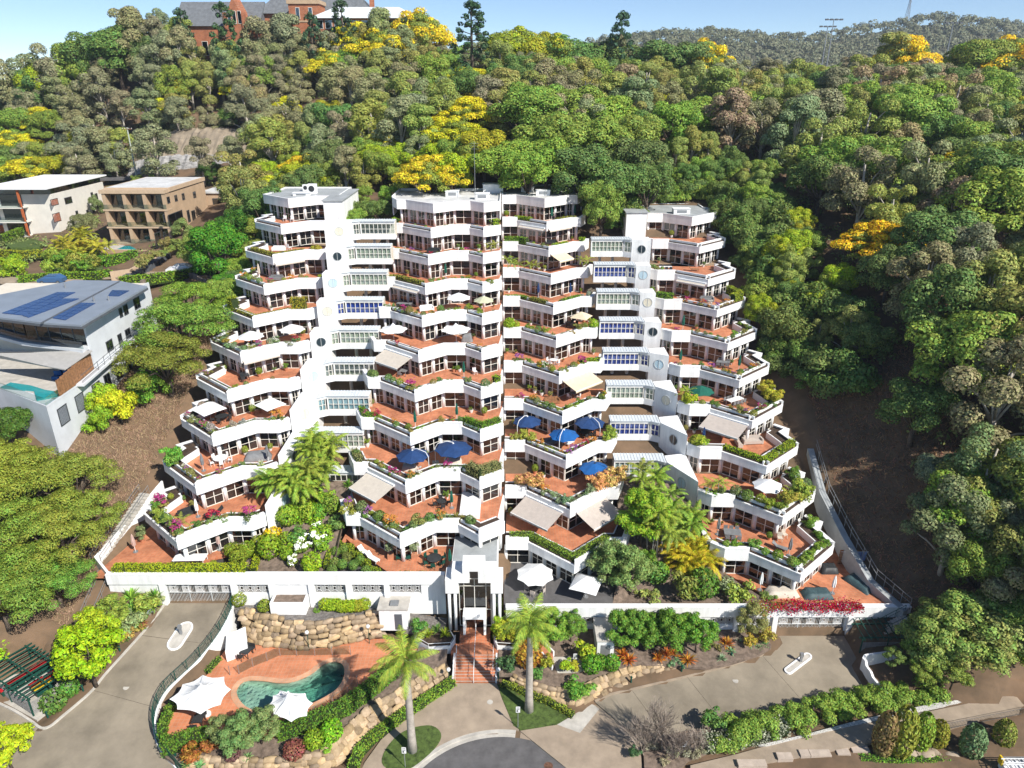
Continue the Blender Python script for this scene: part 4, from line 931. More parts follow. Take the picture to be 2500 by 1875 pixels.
def rock_wall(base, top, label, sz=.78):
    nn = 41; A, LA = resample(base, nn); B, LB = resample(top, nn); A = [Vector(p) for p in A]; B = [Vector(p) for p in B]
    e = thing('rock_wall', A[nn // 2], label, 'rock wall'); core = MB(); wl = world_loc(e)
    for i in range(nn - 1): core.add([A[i] + Vector((0, .25, -.5)), A[i + 1] + Vector((0, .25, -.5)), B[i + 1] + Vector((0, .35, -.12)), B[i] + Vector((0, .35, -.12))], [(0, 1, 2, 3)])
    core.build('core', 'gap', e)
    H = sum((b - a).length for a, b in zip(A, B)) / nn; rows = max(1, round(H / (sz * .74)))
    for r_i in range(rows):
        s = random.uniform(0, .3); tt = (r_i + .5) / rows
        while s < LA:
            wd = random.uniform(.62, 1.5) * sz; f = (s + wd / 2) / LA * (nn - 1)
            if f > nn - 1: break
            k = min(nn - 2, int(f)); a = A[k].lerp(A[k + 1], f - k); b = B[k].lerp(B[k + 1], f - k); p = a.lerp(b, tt + random.uniform(-.06, .06))
            d = (A[k + 1] - A[k]); o = link('stone', random.choice(STONES), e); o.location = p - wl + Vector((0, .08, 0))
            hh = (b - a).length / rows
            o.scale = (wd * random.uniform(1.02, 1.18), random.uniform(.6, .95) * sz, hh * random.uniform(.95, 1.25)); o.rotation_euler = (math.atan2((b - a).y, (b - a).z) * -1 + random.uniform(-.15, .15), random.uniform(-.2, .2), math.atan2(d.y, d.x) + random.uniform(-.2, .2))
            c = random.uniform(.55, 1.25); h_ = random.random(); o.color = (c * (.47 + .05 * h_), c * (.36 + .02 * h_), c * (.25 - .04 * h_), 1)
            s += wd * 1.02
    return e
def V3(pts, z, conv=z7): return [P(*conv(*p), z) for p in pts]
rock_wall(V3([(1212, 530), (1300, 562), (1400, 572), (1500, 577), (1600, 568), (1700, 548), (1800, 525), (1885, 515)], DECK), V3([(1152, 380), (1220, 380), (1300, 410), (1400, 425), (1500, 432), (1650, 425), (1780, 400), (1888, 382)], 3.9), 'sandstone boulder wall rising behind the swimming pool')
fw_base = V3([(880, 1185), (1100, 1180), (1300, 1185), (1480, 1180), (1620, 1170), (1720, 1085), (1800, 1000), (1890, 925), (1990, 850), (2100, 780), (2215, 700)], .25)
fw_top = V3([(960, 1110), (1100, 1108), (1300, 1112), (1480, 1100), (1610, 1065), (1660, 985), (1760, 900), (1850, 830), (1940, 775), (2040, 715), (2190, 640)], 1.35)
rock_wall(fw_base, fw_top, 'low sandstone boulder wall between the pool hedge and the footpath', .72)
rock_wall(V3([(530, 705), (640, 765), (740, 800), (830, 818), (900, 835), (985, 805), (1090, 765), (1250, 705), (1450, 650)], .3, z8), V3([(555, 655), (650, 690), (760, 720), (850, 735), (905, 735), (1000, 690), (1100, 645), (1250, 605), (1440, 605)], 1.15, z8), 'low sandstone boulder wall beside the lawn and the wide driveway', .75)
bl = lambda x, y: 1.28
surface('garden_bed', [p[:2] for p in V3([(790, 1085), (850, 1060), (1040, 1020), (1350, 1010), (1500, 985), (1700, 880), (1850, 770), (1950, 700), (2060, 575), (2200, 560)], 1.3)] + [tuple(p[:2]) for p in fw_top[::-1]] + PC([(850, 1130)], 1.3), lambda x, y: float(np.interp(y, [52, 58, 62], [1.3, 1.35, 1.9])), 'mulch', 1.5, .3)
surface('garden_bed', [(-31.3, 63.95), (-7.4, 63.95), (-7.4, 61.9), (-12, 61.7), (-13.2, 62.6)] + [tuple(p[:2]) for p in V3([(1888, 382), (1780, 400), (1650, 425), (1500, 432), (1400, 425), (1300, 410), (1220, 380), (1152, 380)], 3.9)], lambda x, y: float(np.interp(x, [-15, -12.5, -7], [3.86, 2.2, 1.9])), 'gravel', 1.0, .5)
# entry path, lawns, turning circle
zp = lambda x, y: float(np.interp(y, [47, 56.3], [.1, .3]))
pl_ = PL([(232, 703), (140, 775), (30, 855), (-23, 890), (-155, 1010), (-243, 1132), (-330, 1330)], zp, z8)
cc = (-.95, 40.2); rk = 10.25; ra = 9.5
arc = [(cc[0] + rk * math.cos(t), cc[1] + rk * math.sin(t)) for t in np.linspace(math.radians(12), math.radians(172), 60)]
lp = [p for p in arc if p[0] < .7][::1]
surface('forecourt_path', [P(*z8(470, 703), .3)[:2]] + pl_ + [(-14.5, 40), (-11.3, 41)] + lp[::-1] + PL([(592, 957), (500, 790)], zp, z8), zp, 'path', 1.5, .2)
surface('cul_de_sac', [(cc[0] + ra * math.cos(t), cc[1] + ra * math.sin(t)) for t in np.linspace(0, 2 * math.pi, 72, endpoint=False)], 0, 'asphalt', 3, .3)
kb = [p for p in arc if p[0] < .75]; inn = [(cc[0] + (p[0] - cc[0]) * ra / rk, cc[1] + (p[1] - cc[1]) * ra / rk) for p in kb]; mid = [(cc[0] + (p[0] - cc[0]) * .965, cc[1] + (p[1] - cc[1]) * .965) for p in kb]
structure(MB().strip(mid, kb, -.2, .14).build('kerb', 'pale')); structure(MB().strip(inn, mid, -.2, .02).build('gutter', 'pale'))
kr = [p for p in arc if p[0] >= .7]; inr = [(cc[0] + (p[0] - cc[0]) * ra / rk, cc[1] + (p[1] - cc[1]) * ra / rk) for p in kr]
structure(MB().strip(inr, kr, -.2, .03).build('gutter', 'path'))
mh = P(*z8(750, 1150), .004); tag(MB().cyl((mh.x, mh.y), .42, -.1, .012, 18).build('manhole_cover', 'rust'), 'round rusty manhole cover in the asphalt turning circle', 'manhole cover')
zl = lambda x, y: zp(x, y) + .05
surface('lawn', PL(smooth_line([(2120, 948), (2165, 985), (2150, 1040), (2080, 1112), (2000, 1165), (1920, 1165), (1875, 1130), (1895, 1062), (1960, 990), (2040, 955)], 3, True), zl), zl, 'grass', .8, .2, False)
lr = PL([(474, 708), (520, 722), (560, 735), (640, 775), (740, 812), (830, 830), (868, 876), (790, 926), (595, 953), (562, 932), (502, 790)], zl, z8)
surface('lawn', lr, zl, 'grass', .8, .25)
# crossover and right driveway
zc_ = lambda x, y: float(np.interp(y, [44, 50, 55], [.05, .12, .3]))
surface('crossover', [p for p in arc if p[0] > .75][::-1][-40:] + PL([(596, 960), (795, 928), (985, 812), (1003, 806), (1240, 1015), (1262, 1200), (1100, 1330)], zc_, z8), zc_, 'path', 1.5, .2)
surface('pale_slab', PL([(985, 816), (1025, 842), (920, 972), (797, 927)], zc_, z8), lambda x, y: zc_(x, y) + .012, 'pale', 2, .05, False)
q = PL([(1000, 805), (1232, 1008)], zc_, z8); structure(MB().strip(q, offset(q, .28), .0, [zc_(*p) + .03 for p in q]).build('drain_grate', 'rust'))
rd_edge = PL([(1975, 462), (1978, 490), (1950, 525), (1900, 560), (1700, 622), (1500, 672), (1200, 742), (1088, 768), (1003, 806)], RD, z8)
surface('driveway', [(gr[0] - .1, 62.5)] + rd_edge + PL([(1240, 1012), (1420, 1180)], RD, z8) + PL([(0, 1390), (300, 1290), (600, 1230), (880, 1180), (905, 1090), (850, 960), (828, 800), (775, 735)], RD, zr) + [(gr[1] + .1, 62.5)], RD, 'drive', 1.6, .3)
kerb('kerb', rd_edge, RD, -.2, .1, 'path')
for a, b in (((1905, 555), (2120, 800)), ((1500, 672), (1680, 900)), ((1200, 742), (1360, 960))):
    q = PL([a, b], RD, z8); ln = [(q[0][0] + (q[1][0] - q[0][0]) * i / 10, q[0][1] + (q[1][1] - q[0][1]) * i / 10) for i in range(11)]; structure(MB().strip(ln, offset(ln, .035), [RD(*p) - .1 for p in ln], [RD(*p) + .006 for p in ln]).build('driveway_joint', 'gap'))
for p, zf_, cv_, r_ in (((620, 760), LD, z7, .3), ((1290, 880), zc_, z8, .25), ((434, 805), zp, z8, .3), ((1760, 690), RD, z8, .3)):
    q = PF(*cv_(*p), zf_); tag(MB().cyl((q.x, q.y), r_, q.z - .1, q.z + .012, 16).build('drain_cover', 'pale'), 'small round concrete drain cover set in the paving', 'drain cover', 'drain covers in the paving')
q = PL([(2045, 640), (2150, 560)], RD, z8); island(q[0], q[1], .42, RD, 'slim white kerbed island with a keypad post on the driveway below the bougainvillea')
rb = lambda x, y: float(np.interp(y, [54, 62.5], [1.0, 1.75]))
surface('garden_bed', PL([(478, 560), (484, 660), (555, 658), (650, 692), (760, 722), (850, 737), (905, 737), (1000, 692), (1100, 647), (1250, 607), (1440, 610), (1600, 620), (1720, 600), (1890, 548), (1950, 512), (1965, 470)], rb, z8) + [(gr[0] - .3, 62.3), (-.9, 62.3), (-1.3, 61.9)], rb, 'mulch', 1.4, .3)
# side steps beside the stair, leading to the letter boxes
ss = thing('side_ramp', P(*z8(740, 560), 1.6), 'terracotta side ramp with white kerb walls among the shrubs', 'ramp')
rm = PC([(640, 470), (690, 462), (775, 545), (770, 610), (720, 560)], 1.75, z8); MB().prism(rm, .9, 1.75).build('ramp', 'tile', ss)
for a, b in (((690, 462), (775, 545)), ((640, 470), (768, 612))): ln = PC([a, b], 1.8, z8); MB().strip(ln, offset(ln, .18), 1, 2.1).build('side_wall', 'white', ss)
ln = PC([(760, 560), (900, 560), (1000, 620), (880, 640), (800, 640)], 1.45, z8); surface('courtyard', ln, lambda x, y: rb(x, y) + .03, 'pale', 2, .1, False)

SURF.append(([(-31.2, 64.2), (-31.2, 58), (-34, 52), (-34, 47), (-12, 47), (-7, 54), (-.4, 54.5), (-.4, 64.2)], lambda x, y: .12 if y < 60.5 or x > -13 else .6))
# ------------------------------------------------------------------ neighbouring houses
M['tan'] = mat('tan_render', (.46, .33, .215), .85, .08, .5); M['tan2'] = mat('tan_trim', (.5, .37, .25), .85, .06)
M['greywall'] = mat('light_grey_render', (.6, .62, .64), .8, .05, .5); M['offwhite'] = mat('off_white_render', (.68, .65, .58), .85, .05, .5)
M['charcoal'] = mat('charcoal_steel', (.1, .11, .125), .6, .1); M['bluegrey'] = mat('blue_grey_roof', (.27, .31, .36), .5, .06, .4, metal=.2)
M['awngrey'] = mat('awning_sheet', (.4, .39, .37), .6, .06)
M['orange'] = mat('orange_shutter', (.45, .12, .04), .7, .12, 3); M['lap'] = mat('lap_water', (.02, .3, .31), .08, .1, 3, spec=.6)
M['stonewall'] = mat('rubble_wall', (.27, .22, .18), .95, .3, 1.4, bump=.6, bscale=3)
zq = lambda x, y: (x / 2.37, 400 + y / 2.37)
def planeX(px, py, X):
    u, b, c = ray(px, py); t = X / u; return (X, b * t, CAM_H + c * t)
def planeY(px, py, Y):
    u, b, c = ray(px, py); t = Y / b; return (u * t, Y, CAM_H + c * t)
def side_window(root, X, x0, x1, y0, y1, conv=zq, m='glassb', fm='dframe', louvre=False, name='window', d=.06):
    a = planeX(*conv(x0, y1), X); b = planeX(*conv(x1, y1), X); ya, yb = sorted((a[1], b[1])); t0 = planeX(*conv((x0 + x1) / 2, y0), X)[2]; z0 = planeX(*conv((x0 + x1) / 2, y1), X)[2]
    z0, z1 = sorted((z0, t0)); f = MB()
    for y in (ya, yb): f.box(X, X + d, y - .06, y + .06, z0, z1)
    for z in (z0, z1): f.box(X, X + d + .01, ya - .06, yb + .06, z - .06, z + .06)
    if not louvre: f.box(X, X + d - .01, (ya + yb) / 2 - .03, (ya + yb) / 2 + .03, z0, z1)
    o = f.build(name, fm, root)
    if louvre:
        n = max(4, int((z1 - z0) / .14)); l = MB()
        for i in range(n): zz = z0 + (z1 - z0) * (i + .5) / n; l.box(X + .01, X + .055, ya, yb, zz - .045, zz + .02)
        l.build('louvre_blades', m, o)
    else: MB().box(X + .008, X + .02, ya, yb, z0, z1).build('pane', m, o)
    return o
def panel_array(root, quad, nx, ny, z, conv=zq):
    q = [P(*conv(*p), z) for p in quad]; lift = Vector((0, 0, .1))
    for i in range(nx):
        for j in range(ny):
            f = lambda u, v: (q[0] * (1 - u) + q[1] * u) * (1 - v) + (q[3] * (1 - u) + q[2] * u) * v
            e = .04; c = [f((i + e) / nx, (j + e) / ny), f((i + 1 - e) / nx, (j + e) / ny), f((i + 1 - e) / nx, (j + 1 - e) / ny), f((i + e) / nx, (j + 1 - e) / ny)]
            mb = MB(); mb.add([p + Vector((0, 0, -.02)) for p in c] + [p + lift for p in c], [(4, 5, 6, 7), (0, 1, 5, 4), (1, 2, 6, 5), (2, 3, 7, 6), (3, 0, 4, 7)]); mb.build('solar_panel', 'solar', root)
# grey house with the big solar roof
gh = thing('house', (-60, 90, 18), 'light grey modern house with solar panels, glazed upper storey and a turquoise terrace pool', 'house')
X0 = -56.0
low = [(X0, 77.6), (X0, 107), (-78, 107), (-78, 91), (-65.5, 83.2)]
MB().prism(low, 12, 21.9).build('lower_storey', 'greywall', gh)
MB().strip([(-77, 90.5), (-65.5, 83.2), (X0, 77.6), (X0, 87)], offset([(-77, 90.5), (-65.5, 83.2), (X0, 77.6), (X0, 87)], .2), 21.88, 22.15).build('terrace_kerb', 'greywall', gh)
MB().strip([(-77, 90.4), (-65.4, 83.1), (X0 - .1, 77.8), (X0 - .1, 82)], offset([(-77, 90.4), (-65.4, 83.1), (X0 - .1, 77.8), (X0 - .1, 82)], .03), 22.15, 23.1).build('glass_balustrade', 'glassc', gh)
pq = [P(*zq(*p), 22.15)[:2] for p in [(0, 1290), (60, 1262), (180, 1280), (260, 1305), (345, 1318), (330, 1340), (210, 1362), (195, 1310)]]
MB().prism(pq, 21.85, 22.1).build('terrace_pool', 'lap', gh)
MB().prism([(X0 - .3, 80), (X0 - .3, 88), (-77, 97), (-77, 91.3), (-65.6, 84.6)], 21.9, 21.96).build('terrace_paving', 'pale', gh)
up = [(X0, 88.7), (X0, 107), (-78, 107), (-78, 98), (-66, 91.5)]
MB().strip([(X0 - .25, 88.7), (X0 - .25, 107)], [(X0, 88.7), (X0, 107)], 21.9, 29.6).build('side_wall', 'greywall', gh)
MB().prism([(X0 - .3, 94), (X0 - .3, 107), (-78, 107), (-78, 99)], 21.9, 29.5).build('core_wall', 'cream', gh)
MB().prism([(p[0] - (.26 if p[0] == X0 else 0), p[1]) for p in up], 25.35, 25.8).build('upper_floor', 'greywall', gh)
gw = MB(); A = [(-77.9, 98), (-66, 91.5), (X0 - .3, 88.9)]; gw.strip(A, offset(A, .05), 25.8, 29.3); gw.build('glazed_front', 'glassb', gh)
fr_ = MB()
for (a, b) in zip(A, A[1:]):
    for i in range(6): p = Vector(a).lerp(Vector(b), i / 5); fr_.bar((*p, 25.8), (*p, 29.3), .1, .1)
fr_.build('mullions', 'charcoal', gh)
A = [(-77.9, 97), (-66, 90.6), (X0 - .2, 87.6)]; MB().strip(A, offset(A, .04), 25.8, 26.75).build('balcony_glass', 'glassc', gh)
MB().prism([(-78, 96.5), (-66, 90.2), (X0 - .2, 87.3), (X0 - .2, 89.4), (-66, 92), (-78, 98.5)], 25.36, 25.79).build('balcony', 'greywall', gh)
dt = MB().box(-66, -61, 92, 93.2, 26.5, 26.6); [dt.bar((x, y, 25.8), (x, y, 26.5), .08, .08) for x in (-65.8, -61.2) for y in (92.1, 93.1)]; dt.build('dining_table', 'wood', gh)
q = [P(*zq(*p), z) for p, z in (((-60, 1095), 25.3), ((275, 1092), 25.3), ((535, 1085), 25.3), ((375, 1195), 24.6), ((-60, 1115), 24.6))]
MB().add([*q, *[p + Vector((0, 0, .14)) for p in q]], [(0, 1, 2, 3, 4), (9, 8, 7, 6, 5), (2, 3, 8, 7), (3, 4, 9, 8)]).build('awning_roof', 'awngrey', gh)
a = Vector(planeX(*zq(385, 1200), X0)); sc_ = MB()
for i in range(9): y = 80.5 + i * .9; MB().box(X0 - .12, X0 - .02, y, y + .82, 22.2, float(np.interp(y, [80, 88.6], [24.2, 25.3]))).build('timber_screen', 'wood', gh)
for i in range(5): # parasols and recliners folded blue
    p = Vector((-60.5 + (i % 3) * 1.3, 86.2 + (i // 3) * 1.2, 21.96)); MB().box(p.x, p.x + 1.0, p.y, p.y + .9, p.z, p.z + .45).box(p.x, p.x + 1.0, p.y + .7, p.y + .9, p.z + .45, p.z + 1.0).build('outdoor_chair', 'cloth_blue2', gh)
for x0, x1, y0, y1 in ((780, 815, 770, 835), (695, 712, 830, 885), (720, 745, 812, 870), (730, 760, 950, 1005), (688, 710, 980, 1035), (622, 660, 1015, 1080), (738, 765, 1120, 1195), (678, 715, 1160, 1240), (612, 650, 1205, 1290)): side_window(gh, X0, x0, x1, y0, y1)
for x0, x1, y0, y1 in ((545, 595, 1255, 1350), (450, 502, 1318, 1425), (350, 410, 1388, 1500)): side_window(gh, X0, x0, x1, y0, y1, m='charcoal', louvre=True)
rfp = [P(*zq(*p), 29.75)[:2] for p in [(-120, 880), (0, 893), (240, 922), (470, 937), (852, 712), (690, 680), (430, 676), (0, 760), (-120, 785)]]
rf = MB().prism(rfp, 29.6, 29.85).build('roof', 'bluegrey', gh); MB().prism([(sum(p[0] for p in rfp) / 9 + (p[0] - sum(q[0] for q in rfp) / 9) * 1.006, sum(p[1] for p in rfp) / 9 + (p[1] - sum(q[1] for q in rfp) / 9) * 1.006) for p in rfp], 29.3, 29.62).build('roof_fascia', 'charcoal', gh); sm_ = [P(*zq(*p), 29.86) for p in ((240, 922), (690, 682))]; MB().bar(sm_[0], sm_[1], .3, .14).build('roof_ridge', 'charcoal', gh)
panel_array(gh, [(8, 866), (330, 745), (440, 745), (140, 880)], 8, 2, 29.85); panel_array(gh, [(130, 882), (360, 782), (462, 782), (165, 892)], 8, 1, 29.85); panel_array(gh, [(302, 895), (470, 806), (555, 808), (378, 907)], 6, 2, 29.85); panel_array(gh, [(622, 766), (645, 733), (752, 736), (690, 768)], 4, 1, 29.85)
for p in ((378, 715), (630, 790), (545, 795)): v = P(*zq(*p), 29.85); MB().cyl((v.x, v.y), .12, 29.8, 30.5, 8).build('vent_pipe', 'grey_metal', gh)
rl = MB(); ys = np.arange(88, 104, 1.6)
for z in (23.7, 24.5): rl.bar((X0 + .9, 84, z - 1.0), (X0 + .9, 104, z + .6), .05, .05)
for y in ys: rl.bar((X0 + .9, y, 22.4 + (y - 84) * .08), (X0 + .9, y, 23.6 + (y - 84) * .08), .05, .05)
rl.build('stair_rail', 'charcoal', gh)
MB().add([(X0, 84, 22.0), (X0 + 1, 84, 22.0), (X0 + 1, 104, 23.6), (X0, 104, 23.6), (X0, 84, 22.3), (X0 + 1, 84, 22.3), (X0 + 1, 104, 23.9), (X0, 104, 23.9)], [(0, 1, 2, 3), (4, 5, 6, 7), (0, 1, 5, 4), (1, 2, 6, 5)]).build('side_walk', 'greywall', gh)
# tan house
th = thing('house', (-80, 165, 25), 'tan rendered three-storey house with balconies stacked on its front', 'house')
XT = -74.0; YT = 155.0
MB().box(-87.5, XT, YT + 2.4, 176, 24, 36.3).build('wall', 'tan', th)
MB().box(-87.9, XT + .25, YT + 2.2, 176.3, 36.3, 37.1).build('parapet', 'tan2', th); MB().box(-87.4, XT - .2, YT + 2.6, 175.8, 36.9, 37.14).build('roof', 'roofwhite', th)
for k in range(3):
    z = 25.5 + k * 3.7
    MB().box(-87.8, XT + .02, YT, YT + 2.4, z - .35, z).build('balcony_slab', 'tan2', th)
    for x in (-87.5, -83.2, -78.9, XT - .75): MB().box(x, x + .7, YT + .1, YT + 2.4, z, z + 3.36).build('pier', 'tan', th)
    for x in (-86.7, -82.4, -78.1):
        w_ = MB(); y = YT + 2.36
        for xx in (x, x + 1.15, x + 2.3, x + 3.3): w_.box(xx - .05, xx + .05, y - .05, y + .02, z, z + 2.7)
        w_.box(x, x + 3.3, y - .06, y + .02, z + 2.65, z + 2.75); o = w_.build('window', 'dframe', th); MB().box(x, x + 3.3, y - .02, y - .005, z, z + 2.65).build('pane', 'glassb', o)
    MB().box(-87.6, XT - .1, YT + .02, YT + .06, z, z + 1.0).build('balustrade', 'glassc', th)
MB().box(-87.9, XT + .1, YT - .1, YT + 2.4, 36.2, 36.9).build('balcony_roof', 'tan2', th)
for x0, x1, y0, y1 in ((970, 985, 190, 225), (1013, 1028, 180, 215), (1056, 1070, 170, 207), (1120, 1135, 160, 195), (980, 1065, 278, 345), (1090, 1104, 265, 335), (1120, 1140, 265, 358), (948, 958, 292, 335), (905, 938, 392, 472), (955, 967, 390, 460)): side_window(th, XT, x0, x1, y0, y1)
MB().box(XT - 10, XT - .5, 176.3, 186, 26, 33).build('rear_wing', 'tan', th); MB().box(XT - 1, XT + 11, 177, 187, 27, 33.2).build('side_wing', 'tan', th); MB().box(XT - 1.4, XT + 11.5, 176.6, 187.4, 33.2, 33.6).build('side_wing_roof', 'roofwhite', th)
o = MB().box(XT + 1, XT + 7, 176.9, 177.0, 28, 32).build('window', 'dframe', th); MB().box(XT + 1.2, XT + 6.8, 176.85, 176.89, 28.2, 31.8).build('pane', 'glassb', o)
tp = MB(); A = [(-90, 154.5), (-90, 149), (-76, 148), (-72, 152), (-72, 156)]; tp.strip(A, offset(A, .3), 21, 25.6); tp.build('garden_wall', 'tan', th); MB().prism([(-90, 155), (-90, 149.2), (-76, 148.3), (-72.2, 152), (-72.2, 155)], 22, 25.3).build('terrace', 'pale', th); MB().prism([(-84, 153.5), (-84, 150.5), (-77, 150), (-74.5, 152.5), (-76, 154)], 25.2, 25.36).build('terrace_pool', 'lap', th)
# white house with floating roof
wh = thing('house', (-111, 176, 25), 'off-white house with a thin floating roof and orange shutters', 'house')
XW = -105.0
MB().box(-118, XW, 166, 188, 22, 34.5).build('wall', 'offwhite', wh)
MB().box(-120.2, XW + .8, 163.2, 189, 35.9, 36.2).build('roof', 'white2', wh)
MB().box(-117.6, XW - .3, 166.4, 187.6, 34.5, 35.9).build('clerestory', 'glassb', wh)
for i in range(3):
    z = 25.5 + i * 3.2
    MB().box(-119.5, -111, 163.6, 166, z - .25, z).build('balcony_slab', 'offwhite', wh); MB().box(-119.4, -111.1, 163.65, 163.7, z, z + 1).build('balustrade', 'glassc', wh)
    o = MB().box(-117, -112, 165.9, 165.98, z, z + 2.6).build('window', 'dframe', wh); MB().box(-116.8, -112.2, 165.85, 165.89, z + .1, z + 2.5).build('pane', 'glassb', o)
for x in (-119.3, -111.4): MB().box(x, x + .4, 163.7, 164.1, 22, 35.8).build('post', 'orange', wh)
for x0, x1, y0, y1, m_ in ((297, 340, 202, 238, 'orange'), (312, 355, 283, 333, 'orange'), (378, 420, 192, 228, 'glassb'), (528, 540, 165, 190, 'glassb'), (555, 568, 170, 205, 'glassb'), (445, 458, 270, 315, 'glassb'), (505, 517, 265, 300, 'glassb'), (540, 552, 255, 295, 'glassb')): side_window(wh, XW, x0, x1, y0, y1, m=m_, louvre=m_ == 'orange', name='shutter' if m_ == 'orange' else 'window')
# last house at the edge
lh = thing('house', (-128, 176, 25), 'grey skillion-roofed house with solar panels behind the off-white house', 'house')
MB().box(-140, -122, 172, 186, 22, 31).build('wall', 'bluegrey', lh); r4 = [P(*zq(*p), z) for p, z in (((-120, 260), 31), ((135, 225), 31), ((125, 130), 34.6), ((-120, 150), 34.6))]
MB().add(r4 + [p + Vector((0, 0, -.25)) for p in r4], [(0, 1, 2, 3), (4, 5, 6, 7), (0, 1, 5, 4), (1, 2, 6, 5)]).build('roof', 'slate', lh)
c = [r4[0] * (1 - u) * (1 - v) + r4[1] * u * (1 - v) + r4[2] * u * v + r4[3] * (1 - u) * v for u, v in ((.55, .25), (.95, .25), (.95, .8), (.55, .8))]
for i in range(5):
    for j in range(2):
        g = lambda u, v: (c[0] * (1 - u) + c[1] * u) * (1 - v) + (c[3] * (1 - u) + c[2] * u) * v + Vector((0, 0, .1)); MB().add([g((i + .05) / 5, (j + .05) / 2), g((i + .95) / 5, (j + .05) / 2), g((i + .95) / 5, (j + .95) / 2), g((i + .05) / 5, (j + .95) / 2)], [(0, 1, 2, 3)]).build('solar_panel', 'solar', lh)
MB().box(-121, -119, 168, 172, 22, 27).build('red_bay', 'orange', lh)
# walls, steps and car round the lane between the houses
A = [P(*zq(*p), 22.6)[:2] for p in ((845, 770), (900, 735), (1000, 722), (1120, 722), (1240, 770))]; tag(MB().strip(A, offset(A, .5), 17, [25.6, 25.6, 25.6, 25.6, 24.8]).build('stone_retaining_wall', 'stonewall'), 'brown rubble retaining wall below the lane hedge', 'wall')
A = [P(*zq(*p), 24.6)[:2] for p in ((640, 650), (760, 640), (900, 590), (1090, 535))]; tag(MB().strip(A, offset(A, .4), 22, [25.4, 25.6, 26.4, 27.4]).build('ramp_wall', 'tan2'), 'tan rendered ramp wall beside the sloping shrub bed', 'wall')
ln_ = thing('garden_stair', P(*zq(790, 590), 24.5), 'dark stone garden steps climbing to the tan house', 'stair')
for i in range(14): v = P(*zq(690 + i * 17.5, 655 - i * 11.5 if i < 7 else 655 - 80 - (i - 7) * 11.5), 24.6 + i * .18); MB().box(v.x, v.x + 1.9, v.y, v.y + .7, 23.5, 24.6 + i * .14).build('step', 'charcoal', ln_)
surface('lane', [P(*zq(*p), 24.2)[:2] for p in [(0, 690), (200, 690), (500, 668), (660, 660), (720, 660), (1000, 640), (1180, 620), (1180, 600), (900, 620), (640, 625), (200, 660), (0, 655)]], 24.3, 'path', 4, .3)
def car(loc, rz, label, body, wd=1.8, L_=4.4):
    e = thing('parked_car', loc, label, 'car', None, rz); wl = Vector(loc); b = MB()
    prof = [(-2.2, .35), (-2.2, .8), (-1.9, .98), (-1.2, 1.05), (-.6, 1.55), (1.3, 1.6), (2.0, 1.1), (2.2, 1.0), (2.2, .35)]
    n = len(prof); vs = [(x, s * wd / 2 * (.86 if z > 1.2 else 1), z) for s in (-1, 1) for x, z in prof]; b.add(vs, [tuple(range(n)), tuple(range(2 * n - 1, n - 1, -1))] + [(i, (i + 1) % n, n + (i + 1) % n, n + i) for i in range(n)])
    o = link('body', b.mesh('body', body), e)
    g = MB(); 
    for s in (-1, 1): g.add([(x, s * (wd / 2 * .9), z) for x, z in ((-1.05, 1.1), (-.55, 1.48), (1.2, 1.52), (1.75, 1.12))], [(0, 1, 2, 3)])
    g.add([(-1.19, -.72, 1.08), (-1.19, .72, 1.08), (-.64, .68, 1.54), (-.64, -.68, 1.54)], [(0, 1, 2, 3)]); link('window', g.mesh('window', 'glassb'), e)
    for x in (-1.35, 1.4):
        for s in (-1, 1): m_ = MB().tube([(x, s * (wd / 2 - .2), .33), (x, s * (wd / 2 + .02), .33)], .33, 14); w2 = link('wheel', m_.mesh('wheel', 'darkfurn'), e); link('rim', MB().tube([(x, s * (wd / 2 + .02), .33), (x, s * (wd / 2 + .035), .33)], .2, 10).mesh('rim', 'grey_metal'), w2)
    for s in (-.65, .65): link('headlight', MB().box(-2.23, -2.15, s - .2, s + .2, .68, .84).mesh('headlight', 'glassc'), e)
    return e
M['carwhite'] = mat('white_car_paint', (.75, .76, .78), .25, .02, spec=.6); M['carblue'] = mat('blue_car_paint', (.05, .12, .25), .25, .05, spec=.6)
car(P(*zq(1040, 628), 25.0), R(8), 'white hatchback parked in the lane behind the long hedge', 'carwhite')
car(P(*zq(305, 690), 24.3), R(4), 'dark blue car parked at the lane beyond the big solar roof', 'carblue')

# ------------------------------------------------------------------ brick school on the crest
bs_ = thing('brick_school', (-70, 250, 60), 'red brick school with slate roofs, gable and crenellated tower on the hill crest', 'building')
z3 = lambda x, y: (400 + x / 3.16, y / 3.16)
def on(p, Y, conv=z3): return planeY(*conv(*p), Y)
def gable_roof(root, x0, x1, y0, y1, ze, zr_, m, name='roof'):
    ym = (y0 + y1) / 2; MB().add([(x0, y0, ze), (x1, y0, ze), (x1, y1, ze), (x0, y1, ze), (x0, ym, zr_), (x1, ym, zr_)], [(0, 1, 5, 4), (2, 3, 4, 5), (1, 2, 5), (3, 0, 4), (0, 3, 2, 1)]).build(name, m, root)
def hip_roof(root, x0, x1, y0, y1, ze, zr_, m, name='roof'):
    d = (y1 - y0) / 2; MB().add([(x0, y0, ze), (x1, y0, ze), (x1, y1, ze), (x0, y1, ze), (x0 + d, y0 + d, zr_), (x1 - d, y0 + d, zr_)], [(0, 1, 5, 4), (1, 2, 5), (2, 3, 4, 5), (3, 0, 4), (0, 3, 2, 1)]).build(name, m, root)
def win(root, x, w_, z0, z1, y, arch=False, m='glassb'):
    o = MB().box(x - w_ / 2 - .12, x + w_ / 2 + .12, y - .1, y + .02, z0 - .12, z1 + .12).build('window', 'frame', root); MB().box(x - w_ / 2, x + w_ / 2, y - .13, y - .101, z0, z1).build('pane', m, o)
e0 = on((100, 190), 252); e1 = on((720, 190), 252)
